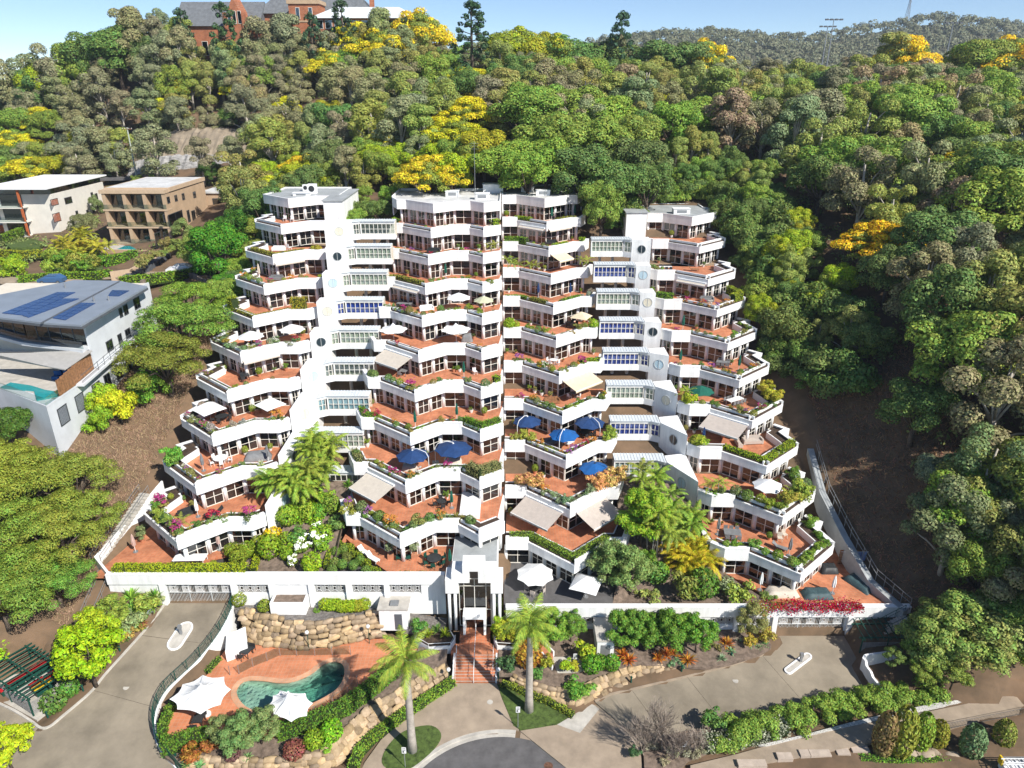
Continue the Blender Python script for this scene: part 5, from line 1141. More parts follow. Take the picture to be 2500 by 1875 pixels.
MB().box(e0[0], e1[0], 252, 268, 56, 74.5).build('hall_wall', 'brick', bs_); gable_roof(bs_, e0[0] - .8, e1[0] + .8, 251.2, 268.8, 74.4, 82.0, 'slate', 'hall_roof')
for i in range(7): win(bs_, e0[0] + 3 + i * 5, 1.6, 66, 70, 252)
ga = on((480, 100), 249); gb = on((600, 100), 249)
MB().prism([(ga[0], 249), (gb[0], 249), (gb[0], 254), (ga[0], 254)], 56, 77).build('gable_bay', 'brick', bs_)
xm = (ga[0] + gb[0]) / 2; MB().add([(ga[0] - .1, 249, 77), (gb[0] + .1, 249, 77), (xm, 249, 82.4), (ga[0] - .1, 256, 77), (gb[0] + .1, 256, 77), (xm, 256, 82.4)], [(0, 1, 2), (3, 5, 4), (0, 2, 5, 3), (1, 4, 5, 2)]).build('gable', 'brick', bs_)
for dx in (-1.6, 0, 1.6): win(bs_, xm + dx, .9, 75, 78.4, 249)
for x in (ga[0] - .4, gb[0] + .4): MB().box(x - .5, x + .5, 248.5, 250, 56, 78).build('pinnacle', 'brick', bs_)
ta = on((965, 100), 250); tb = on((1200, 100), 250)
MB().box(ta[0], tb[0], 250, 258, 56, 80.5).build('tower', 'brick', bs_); MB().box(ta[0] - .4, tb[0] + .4, 249.6, 258.4, 80.5, 81.6).build('tower_cornice', 'tan', bs_)
for i in range(6): x = ta[0] - .2 + (tb[0] - ta[0] + .4 - .9) * i / 5; MB().box(x, x + .9, 249.6, 250.4, 81.6, 83).build('battlement', 'brick', bs_)
for z in (70, 75.4): MB().box(ta[0] - .15, tb[0] + .15, 249.85, 258.1, z, z + .5).build('string_course', 'tan', bs_)
for dx in (-2, 2): win(bs_, (ta[0] + tb[0]) / 2 + dx, 1.0, 76.4, 79.4, 250)
ra_ = on((720, 60), 258); rb_ = on((1600, 60), 258)
MB().box(ra_[0], rb_[0], 258, 276, 56, 78.5).build('main_wall', 'brick', bs_); hip_roof(bs_, ra_[0] - 1, rb_[0] + 1, 257, 277, 78.4, 88, 'slate', 'main_roof')
for xx in (rb_[0] - .5, ra_[0] + 8): MB().box(xx - .7, xx + .7, 262, 263.4, 78, 86).build('chimney', 'brick', bs_)
wa_ = on((1150, 160), 246); wb_ = on((1750, 135), 246)
MB().box(wa_[0], wb_[0] + 8, 246, 258, 58, 76.2).build('wing_wall', 'brick', bs_); hip_roof(bs_, wa_[0] - 1, wb_[0] + 9, 245, 259, 76.2, 79.8, 'metalroof', 'wing_roof')
for i in range(11): win(bs_, wa_[0] + 2 + i * 2.8, 1.9, 73.4, 75.6, 246)
for i in range(9):
    x = on((360, 300), 247)[0] + i * 4; MB().box(x, x + .9, 247, 252, 56, 69.5).build('arcade_pier', 'brick', bs_)
    MB().box(x + .9, x + 4, 247.3, 251.9, 66.5, 69.4).build('arcade_lintel', 'brick', bs_)
MB().box(on((360, 300), 247)[0], on((360, 300), 247)[0] + 37, 251, 252.1, 56, 69.3).build('arcade_back', 'glassb', bs_)
wc = thing('pavilion', (-5, 252, 60), 'small white flat-roofed pavilion beside the skyline palm', 'building'); a = planeY(1166, 134, 252); b = planeY(1239, 105, 252); MB().box(a[0], b[0], 252, 260, 58, b[2]).build('wall', 'white2', wc); MB().box(a[0] - .4, b[0] + .4, 251.5, 260.5, b[2], b[2] + .3).build('roof', 'roofwhite', wc); win(wc, (a[0] + b[0]) / 2, 3, b[2] - 2.4, b[2] - .7, 252)
rh = thing('villa', (118, 175, 45), 'red brick villa with a grey roof half hidden in the trees above the footpath', 'house')
a = planeY(2462, 370, 172); b = planeY(2560, 300, 172); MB().box(a[0], b[0] + 8, 172, 184, 40, a[2] + 4).build('wall', 'brick', rh); hip_roof(rh, a[0] - 1, b[0] + 9, 171, 185, a[2] + 4, a[2] + 7.5, 'slate'); win(rh, a[0] + 3, 2, a[2] + .6, a[2] + 2.8, 172)
# road cutting, road and poles on the hillside
def cutting():
    mb = MB(); n = 46; prof = [(0, 33.2, 0), (1.6, 36.5, 0), (3.2, 39.2, 0), (3.8, 39.4, 1), (6.5, 42, 1), (9.5, 44.8, 1), (13, 46, 1)]; rr = random.Random(5); x0, x1 = -108, -66
    V = []
    for i in range(n + 1):
        u = i / n; x = x0 + (x1 - x0) * u; e = math.sin(math.pi * min(1, max(0, u))) ** .35
        for dy, z, k in prof: V.append((x, 205 + dy + rr.uniform(-.4, .4), 33 + (z - 33) * (.35 + .65 * e) + rr.uniform(-.25, .25)))
    m = len(prof); F = []; mi = []
    for i in range(n):
        for j in range(m - 1): F.append((i * m + j, (i + 1) * m + j, (i + 1) * m + j + 1, i * m + j + 1)); mi.append(prof[j][2])
    mb.v = V; mb.f = F; mb.mi = mi; return structure(mb.build('road_cutting', ['rockface', 'cutearth']))
M['rockface'] = mat('grey_rock', (.34, .33, .32), .95, .25, .8, bump=.7, bscale=2, streak=.3); M['cutearth'] = mat('cut_earth', (.27, .22, .16), .95, .2, .4, bump=.5, streak=5)
cutting()
surface('hill_road', [(-112, 199), (-90, 202.2), (-62, 203), (-62, 205.5), (-90, 205.8), (-112, 203)], lambda x, y: 34.0, 'asphalt', 5, .6)
M['polewood'] = mat('pole_timber', (.42, .46, .4), .9, .15, 2)
def pole(px, pyb, pyt, Y, label, arm=True):
    b = planeY(px, pyb, Y); t = planeY(px, pyt, Y); zg = TZ(b[0], Y) - .3; e = thing('power_pole', (b[0], Y, zg), label, 'power pole', None)
    MB().tube([(b[0], Y, zg), (b[0], Y, t[2])], [.22, .15], 8).build('pole', 'polewood', e); MB().bar((b[0] - 1.3, Y - .15, t[2] - .4), (b[0] + 1.3, Y - .15, t[2] - .4), .12, .14).build('crossarm', 'wood', e)
    for dx in (-1.2, -.5, .5, 1.2): MB().cyl((b[0] + dx, Y - .15), .06, t[2] - .34, t[2] - .1, 6).build('insulator', 'whitefurn', e)
    if arm: MB().tube([(b[0], Y, t[2] - 5), (b[0] + 2.2, Y - .5, t[2] - 4)], .05, 5).build('lamp_arm', 'grey_metal', e)
pole(334, 432, 311, 200, 'tall timber power pole with a lamp arm at the road bend'); pole(571, 423, 332, 201, 'timber power pole in front of the grey rock cutting', True); pole(202, 336, 285, 232, 'short timber power pole rising from the hillside trees', False)
def floodlight(px, pyt, Y, label):
    t = planeY(px, pyt, Y); zg = TZ(t[0], Y) - .3; e = thing('floodlight_mast', (t[0], Y, zg), label, 'light mast', 'sports field floodlights behind the trees'); MB().tube([(t[0], Y, zg), (t[0], Y, t[2])], [.35, .16], 8).build('mast', 'grey_metal', e)
    MB().bar((t[0] - 3.4, Y, t[2]), (t[0] + 3.4, Y, t[2]), .3, .3).build('crossbar', 'grey_metal', e)
    for i in range(4): x = t[0] - 3 + i * 2; MB().box(x - .6, x + .6, Y - .6, Y + .2, t[2] - .25, t[2] + .35).build('lamp', 'charcoal', e)
floodlight(2036, 48, 330, 'taller of the paired floodlight masts before the far ridge'); floodlight(2021, 65, 345, 'shorter of the paired floodlight masts before the far ridge'); floodlight(2328, 56, 330, 'single floodlight mast beside the tall spreading tree')
for x0, y0, z0, x1, y1, z1 in ((-101.6, 200, 46.5, -75, 201, 44.2), (-75, 201, 44.2, -40, 190, 50)):
    pts = [(x0 + (x1 - x0) * u, y0 + (y1 - y0) * u, z0 + (z1 - z0) * u - 1.2 * math.sin(math.pi * u)) for u in np.linspace(0, 1, 9)]; tag(MB().tube(pts, .02, 3).build('power_line', 'darkfurn'), 'thin power line strung from pole to pole across the cutting' if x1 < -70 else 'thin power line running from the cutting pole into the trees', 'cable')
# far ridge
def ridge():
    prof = [(-900, 60), (-700, 66), (-400, 64), (-200, 62), (-60, 70), (-20, 76), (40, 88), (110, 112), (190, 121), (260, 124), (330, 117), (400, 118), (470, 130), (550, 142), (640, 132), (740, 112), (850, 118), (1000, 130), (1300, 120)]
    xs = np.linspace(-900, 1300, 150); zt = np.interp(xs, *zip(*prof)) - 12; ys = [560, 700, 850, 960, 1020, 1080, 1300]; ks = [-.2, .12, .45, .8, .96, 1.0, .8]
    V = [(x * (.75 + .25 * y / 1000), y, 50 + (z - 50) * k) for y, k in zip(ys, ks) for x, z in zip(xs, zt)]; nx = len(xs)
    mb = MB(); mb.v = V; mb.f = [(j * nx + i, j * nx + i + 1, (j + 1) * nx + i + 1, (j + 1) * nx + i) for j in range(len(ys) - 1) for i in range(nx - 1)]; mb.mi = [0] * len(mb.f)
    structure(mb.build('far_ridge', 'ground2', smooth=True))
    r = np.random.default_rng(4); n = 5200; X = r.uniform(-250, 950, n); T = r.uniform(.05, 1.02, n); Y = np.interp(T, [0, .12, .45, .8, 1.0, 1.02], [640, 700, 850, 960, 1070, 1090]); kk = np.interp(Y, ys, ks); Z = 50 + (np.interp(X, xs, zt) - 50) * kk; X = X * (.75 + .25 * Y / 1000)
    cl = np.stack([X, Y, Z + r.uniform(5, 12, n), r.uniform(3.5, 7, n)], 1); p, q = blob_points(cl, 150000, 9, shell=.7, zs=.9, low=-.1); q[:, 1] -= .3
    o = link('ridge_forest', cards('ridge_forest', p, q, 2.6, 1.3, 'leaf', 8)); o.color = (.1, .105, .06, 1); tag(o, 'dry grey-green forest covering the distant ridge', 'forest', None, 'stuff')
    e = thing('radio_mast', (575 * 1.0, 1085, 120), 'thin lattice radio mast on the distant ridge', 'mast'); t = planeY(2224, -6, 1085); lt = MB()
    for a in range(4):
        dx, dy = (1, 1, -1, -1)[a] * 1.6, (1, -1, -1, 1)[a] * 1.6; lt.tube([(t[0] + dx * 2, 1085 + dy * 2, 120), (t[0] + dx * .3, 1085 + dy * .3, t[2])], .3, 4)
    for i in range(8):
        z = 122 + (t[2] - 122) * i / 8; s = 3.4 * (1 - i / 9); z2 = z + (t[2] - 122) / 8; lt.bar((t[0] - s, 1083, z), (t[0] + s, 1083, z2), .25, .25); lt.bar((t[0] + s, 1083, z), (t[0] - s, 1083, z2), .25, .25)
    e.location = (t[0], 1085, 118); lt.build('lattice', 'grey_metal', e)
M['ground2'] = mat('ridge_ground', (.1, .095, .06), .95, .2, .02)
ridge()
# ------------------------------------------------------------------ converters for the enlarged views the layout was measured in
def cv(ox, oy, s): return lambda x, y: (ox + x / s, oy + y / s)
zA, zB, zC, zD = cv(850, 1000, 5.53), cv(1200, 1000, 5.53), cv(400, 950, 5.53), cv(1620, 950, 5.53)
z1, z2, z3t, z4, z5, z6 = cv(340, 420, 3.318), cv(900, 420, 3.687), cv(1400, 470, 3.687), cv(240, 850, 3.318), cv(800, 850, 3.0157), cv(1400, 850, 2.552)
S = lambda x, y: (x * 1.1302, y * 1.1302)              # from the whole picture as first viewed
# ------------------------------------------------------------------ the bush on the hill
_ts = np.arange(70, 460, 1.0)
def on_hill(px, py, hc):
    u, b, c = ray(px, py); X = u * _ts; Y = b * _ts; Z = CAM_H + c * _ts; g = terrain0(X, Y) + hc; k = np.nonzero((Z <= g) & (_ts > 72))[0]
    if not len(k) or _ts[k[0]] > 300: i = int(np.argmin(abs(Y - 246)))
    else: i = k[0]
    return float(X[i]), float(Y[i]), float(terrain0([X[i]], [Y[i]])[0])
def project(x, y, z):
    d = z - CAM_H; dep = y * CT - d * ST; up_ = d * CT + y * ST
    return 1250 + FPX * x / dep, 937.5 - FPX * up_ / dep
PLACED = []
LB = {'gum': 'grey-green gum tree with pale limbs in the hillside bush', 'olive': 'olive green gum tree in the hillside bush', 'brown': 'brownish dry-leaved gum tree in the hillside bush', 'green': 'bright green leafy tree in the hillside bush', 'dark': 'dark green dense tree in the hillside bush',
      'yellow': 'yellow flowering tree glowing in the hillside bush', 'gold': 'golden orange flowering tree in the hillside bush', 'pine': 'dark hoop pine with clumped tips on the skyline', 'yg': 'yellow-green flowering tree in the hillside bush', 'bare': 'leafless grey tree in the hillside bush', 'scrub': 'bushy green sapling under the hillside gums'}
KD = {'gum': ('gum', (.165, .175, .085)), 'olive': ('gum', (.185, .2, .05)), 'brown': ('gum', (.19, .172, .09)), 'green': ('round', (.14, .2, .032)), 'dark': ('round', (.085, .135, .035)), 'yellow': ('spread', G_YEL), 'gold': ('spread', G_GOLD), 'yg': ('round', (.22, .25, .015)), 'pine': ('pine', (.035, .07, .03)), 'bare': ('bare', (.3, .25, .2)), 'scrub': ('shrubby', (.09, .135, .03))}
def bush_tree(kd, x, y, h, label=None, wide=1, color=None, name=None):
    k, c = KD[kd]; z = float(terrain0([x], [y])[0]) - .2
    PLACED.append((x, y))
    return tree(k, (x, y, z), h, label or LB[kd], color or c, group=None if label else 'bush trees: ' + kd, wide=wide, name=name or {'pine': 'hoop_pine', 'bare': 'bare_tree', 'scrub': 'sapling'}.get(kd, 'flowering_tree' if kd in ('yellow', 'gold', 'yg') else {'gum': 'grey_gum_tree', 'olive': 'olive_gum_tree', 'brown': 'dry_gum_tree', 'dark': 'dense_tree'}.get(kd, 'leafy_tree')))
spec = [  # crown centre in the whole picture as first viewed, kind, height, width factor
    (680, 105, 'yellow', 10, 1), (725, 125, 'yellow', 10, 1), (765, 95, 'yellow', 9, .9), (880, 100, 'yellow', 11, .9), (905, 70, 'yellow', 8, .8), (505, 110, 'yellow', 9, .9), (450, 165, 'yellow', 9, 1.1), (520, 195, 'yellow', 9, 1.1), (390, 200, 'yellow', 8, 1), (620, 235, 'yellow', 8, 1), (350, 240, 'yellow', 8, 1),
    (1105, 95, 'yg', 9, 1.1), (1165, 85, 'yg', 10, 1.2), (1060, 140, 'yellow', 9, 1.1), (1195, 80, 'yg', 9, 1.1), (1230, 100, 'dark', 8, 1.3), (1310, 100, 'dark', 7, 1.3), (1430, 100, 'dark', 8, 1.5), (1500, 95, 'dark', 8, 1.4),
    (930, 385, 'yellow', 11, 1), (975, 370, 'yg', 11, 1), (1045, 325, 'yg', 12, 1.1), (1090, 350, 'green', 12, 1.2), (650, 380, 'yg', 9, 1.2), (700, 385, 'yg', 8, 1), (620, 390, 'green', 8, 1), (1140, 365, 'green', 12, 1.1),
    (1150, 250, 'green', 15, 1.3), (1230, 235, 'green', 15, 1.3), (1310, 260, 'green', 15, 1.2), (1200, 300, 'green', 15, 1.3), (1280, 310, 'green', 15, 1.2), (1360, 300, 'green', 14, 1.2), (1180, 340, 'green', 13, 1.2), (1250, 365, 'dark', 13, 1.2), (1380, 350, 'dark', 14, 1.1), (1320, 390, 'dark', 13, 1.1), (1300, 440, 'green', 11, .8), (1400, 400, 'dark', 12, 1),
    (1895, 530, 'gold', 9, 1.1), (1920, 550, 'gold', 7, .9), (1640, 665, 'yg', 6, .9), (1680, 690, 'yg', 6, .8), (1395, 245, 'gold', 8, .9), (1450, 275, 'yellow', 8, .9), (2195, 95, 'gold', 10, 1), (2180, 180, 'gold', 8, .8), (2110, 170, 'gold', 8, .8), (1960, 110, 'gold', 7, .8), (1530, 85, 'gold', 6, .7), (1700, 255, 'yellow', 7, .8), (1770, 250, 'green', 9, 1), (1880, 300, 'yellow', 6, .8), (790, 330, 'green', 10, 1.2), (560, 185, 'green', 8, 1),
    (280, 45, 'gum', 12, 1), (240, 60, 'dark', 12, 1.1), (200, 90, 'dark', 12, 1.1), (170, 110, 'green', 11, 1), (130, 120, 'gum', 11, 1), (330, 80, 'brown', 13, 1.2), (290, 100, 'olive', 14, 1.2), (420, 85, 'gum', 11, 1), (560, 60, 'gum', 14, 1.1), (600, 40, 'gum', 13, 1.1), (570, 170, 'brown', 14, 1.1), (640, 185, 'brown', 12, 1), (60, 150, 'gum', 9, 1), (20, 160, 'gum', 9, 1), (90, 170, 'yg', 8, 1),
    (1910, 200, 'brown', 17, 1.2), (1860, 160, 'olive', 16, 1.2), (1790, 200, 'gum', 14, 1.1), (1980, 180, 'brown', 15, 1.2), (2060, 210, 'brown', 15, 1.1), (1950, 110, 'olive', 15, 1.2), (2140, 130, 'green', 17, 1.1), (2120, 90, 'green', 16, 1.1), (2130, 50, 'green', 17, 1.1), (1330, 70, 'gum', 15, .9)]
for x, y, kd, h, wd in spec:
    a = on_hill(*S(x, y), h * .62)
    if a[1] > 235: h = min(20, max(h, (planeY(*S(x, y), a[1])[2] - a[2]) / .62))
    bush_tree(kd, a[0], a[1], h * 1.05, wide=wd)
for i, (x, yt, Y, lab) in enumerate(((1017, -2, 228, 'wide hoop pine with bare lower trunk beside the skyline palm'), (1345, 22, 240, 'dense conical pine standing alone on the skyline ridge'), (735, -4, 240, 'hoop pine in front of the crenellated tower wing'), (668, 25, 239, 'hoop pine in front of the brick tower'), (476, 2, 241, 'hoop pine in front of the slate hall roof'), (384, 16, 244, 'hoop pine at the end of the slate hall'), (875, 35, 240, 'young hoop pine by the metal roofed wing'))):
    t = planeY(*S(x, yt), Y); bush_tree('pine', t[0], Y, max(8, t[2] - float(terrain0([t[0]], [Y])[0])), lab, wide=1.2 if i == 0 else .9)
a = on_hill(*S(1078, 75), 12); palm((a[0], a[1], a[2] - .3), 11, 'tall feathery palm on the skyline by the white pavilion', (.1, .14, .05), 20, 4.2, .3)
PLACED.append(a[:2])
for i in range(17): bush_tree(random.choice(['gum', 'gum', 'olive', 'green', 'yellow', 'brown']), -114 + i * 5.4 + random.uniform(-1, 1), 237 + random.uniform(-2.5, 2.5), random.uniform(13, 16.5))
for i in range(10): bush_tree(random.choice(['gum', 'olive', 'dark', 'green']), -150 + i * 5 + random.uniform(-1, 1), 247 + random.uniform(-4, 4), random.uniform(14, 19))
for i in range(22): bush_tree(random.choice(['gum', 'olive', 'dark', 'green']), 56 + (i % 4) * 5 + random.uniform(-1, 1), 60 + (i // 4) * 7 + random.uniform(-1, 1), random.uniform(12, 16))
for i in range(46): bush_tree(random.choice(['green', 'olive', 'scrub', 'scrub', 'dark', 'yg']), 43.5 + random.uniform(0, 7), 90 + i * 1.25, random.uniform(5, 9))
for i in range(15): bush_tree(random.choice(['gum', 'olive', 'brown', 'gum']), -108 + i * 5.6 + random.uniform(-1, 1), 240.5 + random.uniform(-1, 1), random.uniform(16, 19.5), wide=.85)
for i in range(26): bush_tree(random.choice(['green', 'dark', 'green', 'olive', 'yg', 'gum']), -50 + i * 3.8, 152 + random.uniform(-1, 4), random.uniform(7, 11))
for i in range(14): bush_tree(random.choice(['green', 'dark', 'scrub']), (-29 + (i % 3) * 4 if i < 7 else 15.5 + (i % 3) * 3.4) + random.uniform(-1, 1), 133 + (i % 7) * 2.4, random.uniform(4, 6.5))
for i in range(9): bush_tree(random.choice(['olive', 'green', 'gum']), 50 + (i % 3) * 3 + random.uniform(-1, 1), 57 + (i // 3) * 5 + random.uniform(-1, 1), random.uniform(9, 12))
for i in range(26): bush_tree('scrub', 41.6 + random.uniform(-.4, 2.4), 93 + i * 2.0, random.uniform(4.5, 8))
for i in range(12): bush_tree(random.choice(['scrub', 'green', 'dark']), 23 + i * 2 + random.uniform(-.6, .6), 148.2 + random.uniform(-.5, 1.5), random.uniform(5, 8))
for i in range(44):
    x, y = (21 + i, 145.4 + random.uniform(-.4, .8)) if i < 22 else (39.6 + random.uniform(0, 2), 98 + (i - 22) * 2.2)
    k_, c_ = KD[random.choice(['scrub', 'green', 'scrub', 'dark'])]; tree('shrubby', (x, y, TZ(x, y) - .2), random.uniform(4, 6.5), 'bushy green sapling hugging the flank of the slope-side tower', c_, 'tree', 'saplings beside the slope-side tower', 'sapling')
NOGO = [[(-48, 60), (-48, 112), (-48, 147), (16, 152), (42, 148), (43, 112), (41, 60)], [(-92, 146), (-92, 188), (-60, 190), (-60, 150)], [(-122, 160), (-122, 190), (-103, 190), (-103, 160)], [(-142, 168), (-142, 188), (-120, 188), (-120, 168)], [(-80, 76), (-80, 108), (-54, 108), (-54, 76)], [(-108, 198), (-108, 216), (-66, 216), (-66, 198)], [(-112, 243), (-112, 280), (-26, 280), (-26, 243)], [(-96, 120), (-96, 150), (-44, 134), (-52, 112)], [(-11, 250), (-11, 262), (0, 262), (0, 250)], [(110, 168), (110, 190), (140, 190), (140, 168)]]
DARKSLOPE = [(1860, 900), (2010, 900), (2130, 985), (2230, 1130), (2290, 1350), (2310, 1480), (2180, 1480), (2050, 1300), (1990, 1150), (1930, 1000)]
rs = np.random.default_rng(21)
cand = [(x + rs.uniform(-3, 3), y + rs.uniform(-3, 3)) for y in np.arange(62, 318, 5.2) for x in np.arange(-230, 260, 5.6)]
random.Random(3).shuffle(cand)
tz = terrain0([c[0] for c in cand], [c[1] for c in cand])
nb = 0
for (x, y), z in zip(cand, tz):
    px, py = project(x, y, z + 7)
    if px < -90 or px > 2590 or py > 1560: continue
    if y < 140 and x < -40 and not (y > 112 and x < -96): continue
    if y < 150 and -48 < x < 44: continue
    if y > 205 and x > 150 and py < 60: continue
    if any(inside(q, np.array([x]), np.array([y]))[0] for q in NOGO): continue
    if px < 530 and 395 < py < 660 and y < 200: continue
    b = project(x, y, z + 1)
    if inside(DARKSLOPE, np.array([b[0]]), np.array([b[1]]))[0] or inside(DARKSLOPE, np.array([px]), np.array([py]))[0]: continue
    mind = 4.7 if y < 200 else 6.0
    if any((x - q[0]) ** 2 + (y - q[1]) ** 2 < mind ** 2 for q in PLACED): continue
    if px < 1150: ks, ws = ['gum', 'olive', 'brown', 'green', 'dark', 'yellow', 'yg', 'scrub', 'bare'], [4, 3.4, 1.6, 1.8, 1, 2.4, 1.6, 1.4, .3]
    elif px < 1500 and py < 420: ks, ws = ['gum', 'olive', 'green', 'dark', 'yg', 'brown', 'scrub'], [3, 2, 3, 1.5, 1, 1, 1]
    elif y < 120: ks, ws = ['olive', 'green', 'gum', 'dark', 'scrub', 'brown', 'bare'], [3.2, 2.5, 2.2, 2.2, 1.5, .6, .3]
    else: ks, ws = ['gum', 'olive', 'brown', 'green', 'dark', 'gold', 'scrub', 'yg', 'bare'], [3.6, 3.6, 1.5, 2.6, 1.7, .35, 1.2, .5, .3]
    kd = random.choices(ks, ws)[0]; h = {'scrub': 6, 'bare': 7, 'yellow': 9.5, 'gold': 8, 'yg': 9.5}.get(kd, 13) * random.uniform(.8, 1.25)
    if y > 235: h *= .9
    if y < 105 and x > 40: h *= .9
    bush_tree(kd, x, y, h, wide=random.uniform(.95, 1.25)); nb += 1
print('bush trees', nb, len(PLACED))
# saplings and undergrowth
def undergrowth():
    n = 17000; X = rs.uniform(-240, 270, n); Y = 62 + 250 * rs.random(n) ** .8; k = np.ones(n, bool)
    for q in NOGO: k &= ~inside(q, X, Y)
    k &= ~((Y < 140) & (X < -40) & (X > -110)); k &= ~((Y < 152) & (X > -48) & (X < 44)); X, Y = X[k], Y[k]; Z = terrain0(X, Y)
    b = [project(x, y, z) for x, y, z in zip(X, Y, Z)]; bx = np.array([q[0] for q in b]); by = np.array([q[1] for q in b]); k = ~inside(DARKSLOPE, bx, by) & (by < 1560); X, Y, Z = X[k], Y[k], Z[k]; m = len(X)
    pos, nr_ = blob_points(np.stack([X, Y, Z + .5, rs.uniform(.7, 1.5, m)], 1), m * 24, 77, shell=.4, zs=.9, low=-.3)
    o = link('undergrowth', cards('undergrowth', pos, nr_, .42, 1.5, 'leaf', 6)); o.color = (.13, .16, .05, 1); tag(o, 'scrubby undergrowth beneath the hillside trees', 'undergrowth', None, 'stuff')
undergrowth()
def grass_patch(name, label, poly, n, color, h, seed, z=None, lean=.4, wd=.05):
    r = np.random.default_rng(seed); xs = [p[0] for p in poly]; ys = [p[1] for p in poly]; X = r.uniform(min(xs), max(xs), n); Y = r.uniform(min(ys), max(ys), n); k = inside(poly, X, Y); X, Y = X[k], Y[k]; n = len(X); Z = terrain(X, Y) if z is None else np.array([z(a, b) for a, b in zip(X, Y)])
    b = np.stack([X, Y, Z], 1); hh = h * r.uniform(.4, 1.2, (n, 1)); a = r.uniform(0, 6.28, n); s = np.stack([np.cos(a), np.sin(a), 0 * a], 1) * wd; t = b + hh * (np.array([0, 0, 1.]) + r.normal(size=(n, 3)) * lean * np.array([1, 1, .2]))
    o = link(name, quads(name, np.stack([b - s, b + s, t + s * .3, t - s * .3], 1).reshape(-1, 3), 'leaf')); o.color = (*color, 1); return tag(o, label, 'grass', None, 'stuff')
grass_patch('dry_grass', 'dry straw coloured grass on the bank beside the tower', [(-47.5, 66), (-46.5, 80), (-46.5, 104), (-50, 112), (-56, 108), (-55.5, 78), (-60, 70), (-54, 62), (-48, 60)], 34000, (.25, .175, .11), .42, 3, lean=.9, wd=.03)
grass_patch('leaf_litter', 'reddish leaf litter and dry tufts on the dark cut slope', [(40.5, 63), (41.5, 84), (42.5, 96), (50, 98), (58, 92), (58, 72), (52, 60)], 16000, (.2, .11, .065), .3, 9, lean=1.2, wd=.05)
# ------------------------------------------------------------------ trees round the houses and on the banks
def px_tree(kind, p, h, label, color, hc=.6, conv=lambda x, y: (x, y), wide=1, v=None, name='tree', zf=None):
    if zf is None: x, y, z = on_hill(*conv(*p), h * hc); z = TZ(x, y)
    else: q = P(*conv(*p), zf + h * hc); x, y, z = q.x, q.y, zf
    return tree(kind, (x, y, z - .1), h, label, color, wide=wide, v=v, name=name)
px_tree('round', (525, 600), 12.5, 'big dense green tree overhanging the top terraces of the tower above the lane', (.06, .15, .012), wide=.95, v=0)
px_tree('round', (575, 550), 10, 'dark green tree behind the dense lane tree', (.04, .1, .012), v=1)
px_tree('round', (560, 690), 6, 'smaller green tree at the end of the lane hedge', (.06, .15, .015), v=2)
px_tree('feather', (440, 800), 11, 'feathery olive green tree between the grey house and the tower', (.12, .175, .025), wide=1.05, v=0)
px_tree('feather', (400, 880), 10, 'feathery green tree leaning over the grey house stair', (.12, .16, .02), wide=1.0, v=1)
px_tree('feather', (470, 740), 9, 'feathery green tree below the lane stone wall', (.12, .175, .025), wide=1.0, v=2)
for i, (p, h, c) in enumerate((((70, 1160), 9, (.15, .185, .025)), ((170, 1160), 8, (.14, .19, .025)), ((30, 1270), 9, (.12, .185, .025)), ((130, 1280), 8.5, (.16, .185, .028)), ((60, 1390), 8, (.11, .175, .025)), ((-10, 1440), 9, (.1, .165, .025)), ((195, 1240), 7, (.13, .18, .025)), ((10, 1130), 9, (.17, .18, .025)), ((130, 1400), 6, (.1, .175, .03)))):
    x, y, z = on_hill(*p, h * .75); tree('feather', (x, y, z - .2), h, 'spreading feathery olive tree on the bank below the grey house', c, group='feathery trees on the bank', wide=1.0)
px_tree('round', (15, 1035), 6.5, 'dense green tree against the front of the grey house', (.05, .11, .015), v=1)
px_tree('shrubby', (120, 1010), 4, 'small grey-green tree at the corner of the grey house', (.12, .15, .05))
for p, h, c, lab in (((285, 975), 6.5, (.32, .34, .015), 'golden lime columnar shrub tree below the grey house'), ((245, 960), 6, (.2, .28, .015), 'lime columnar shrub tree beside the golden one'), ((345, 935), 6, (.1, .19, .02), 'green columnar tree on the dry bank'), ((380, 905), 6, (.11, .2, .02), 'tall green shrub tree at the head of the dry bank'), ((235, 1010), 5, (.14, .23, .015), 'green shrub tree at the house undercroft')):
    px_tree('shrubby', p, h, lab, c, wide=.75)
for i, p in enumerate(((215, 595), (180, 610), (245, 600), (150, 590), (200, 570))): q = on_hill(*p, 3); palm((q[0], q[1], q[2]), 3.0, 'golden green clumping palm in front of the tan house', (.22, .2, .02), 22, 2.6, .09, group='golden palms by the tan house', trunks=4, spread=.9, nl=22)
px_tree('shrubby', (20, 640), 6, 'yellow-green tree at the lane corner', (.2, .24, .015)); px_tree('round', (200, 545), 7, 'grey-green tree before the off-white house', (.12, .15, .05), v=2); px_tree('shrubby', (440, 545), 5, 'grey olive shrub tree beside the tan house steps', (.15, .16, .06)); px_tree('shrubby', (410, 590), 4, 'low olive shrub on the sloping bed', (.17, .17, .05)); px_tree('shrubby', (235, 490), 6, 'thin grey-green tree between the two houses', (.13, .15, .06), wide=.6)
px_tree('round', (510, 415), 7, 'dark tree standing before the road cutting', (.05, .09, .02), v=2); px_tree('bare', (120, 390), 8, 'leafless brown tree above the floating roof', (.3, .2, .15)); px_tree('gum', (200, 400), 9, 'grey-green gum above the white roof', G_GUM); px_tree('round', (60, 370), 9, 'dark dense tree above the solar roof', G_DARK, v=0)
for i in range(16): a = (-100 + i * 4.5 + random.uniform(-1, 1), 192 + random.uniform(-3, 4)); bush_tree(random.choice(['green', 'olive', 'dark', 'scrub']), a[0], a[1], random.uniform(3, 5))
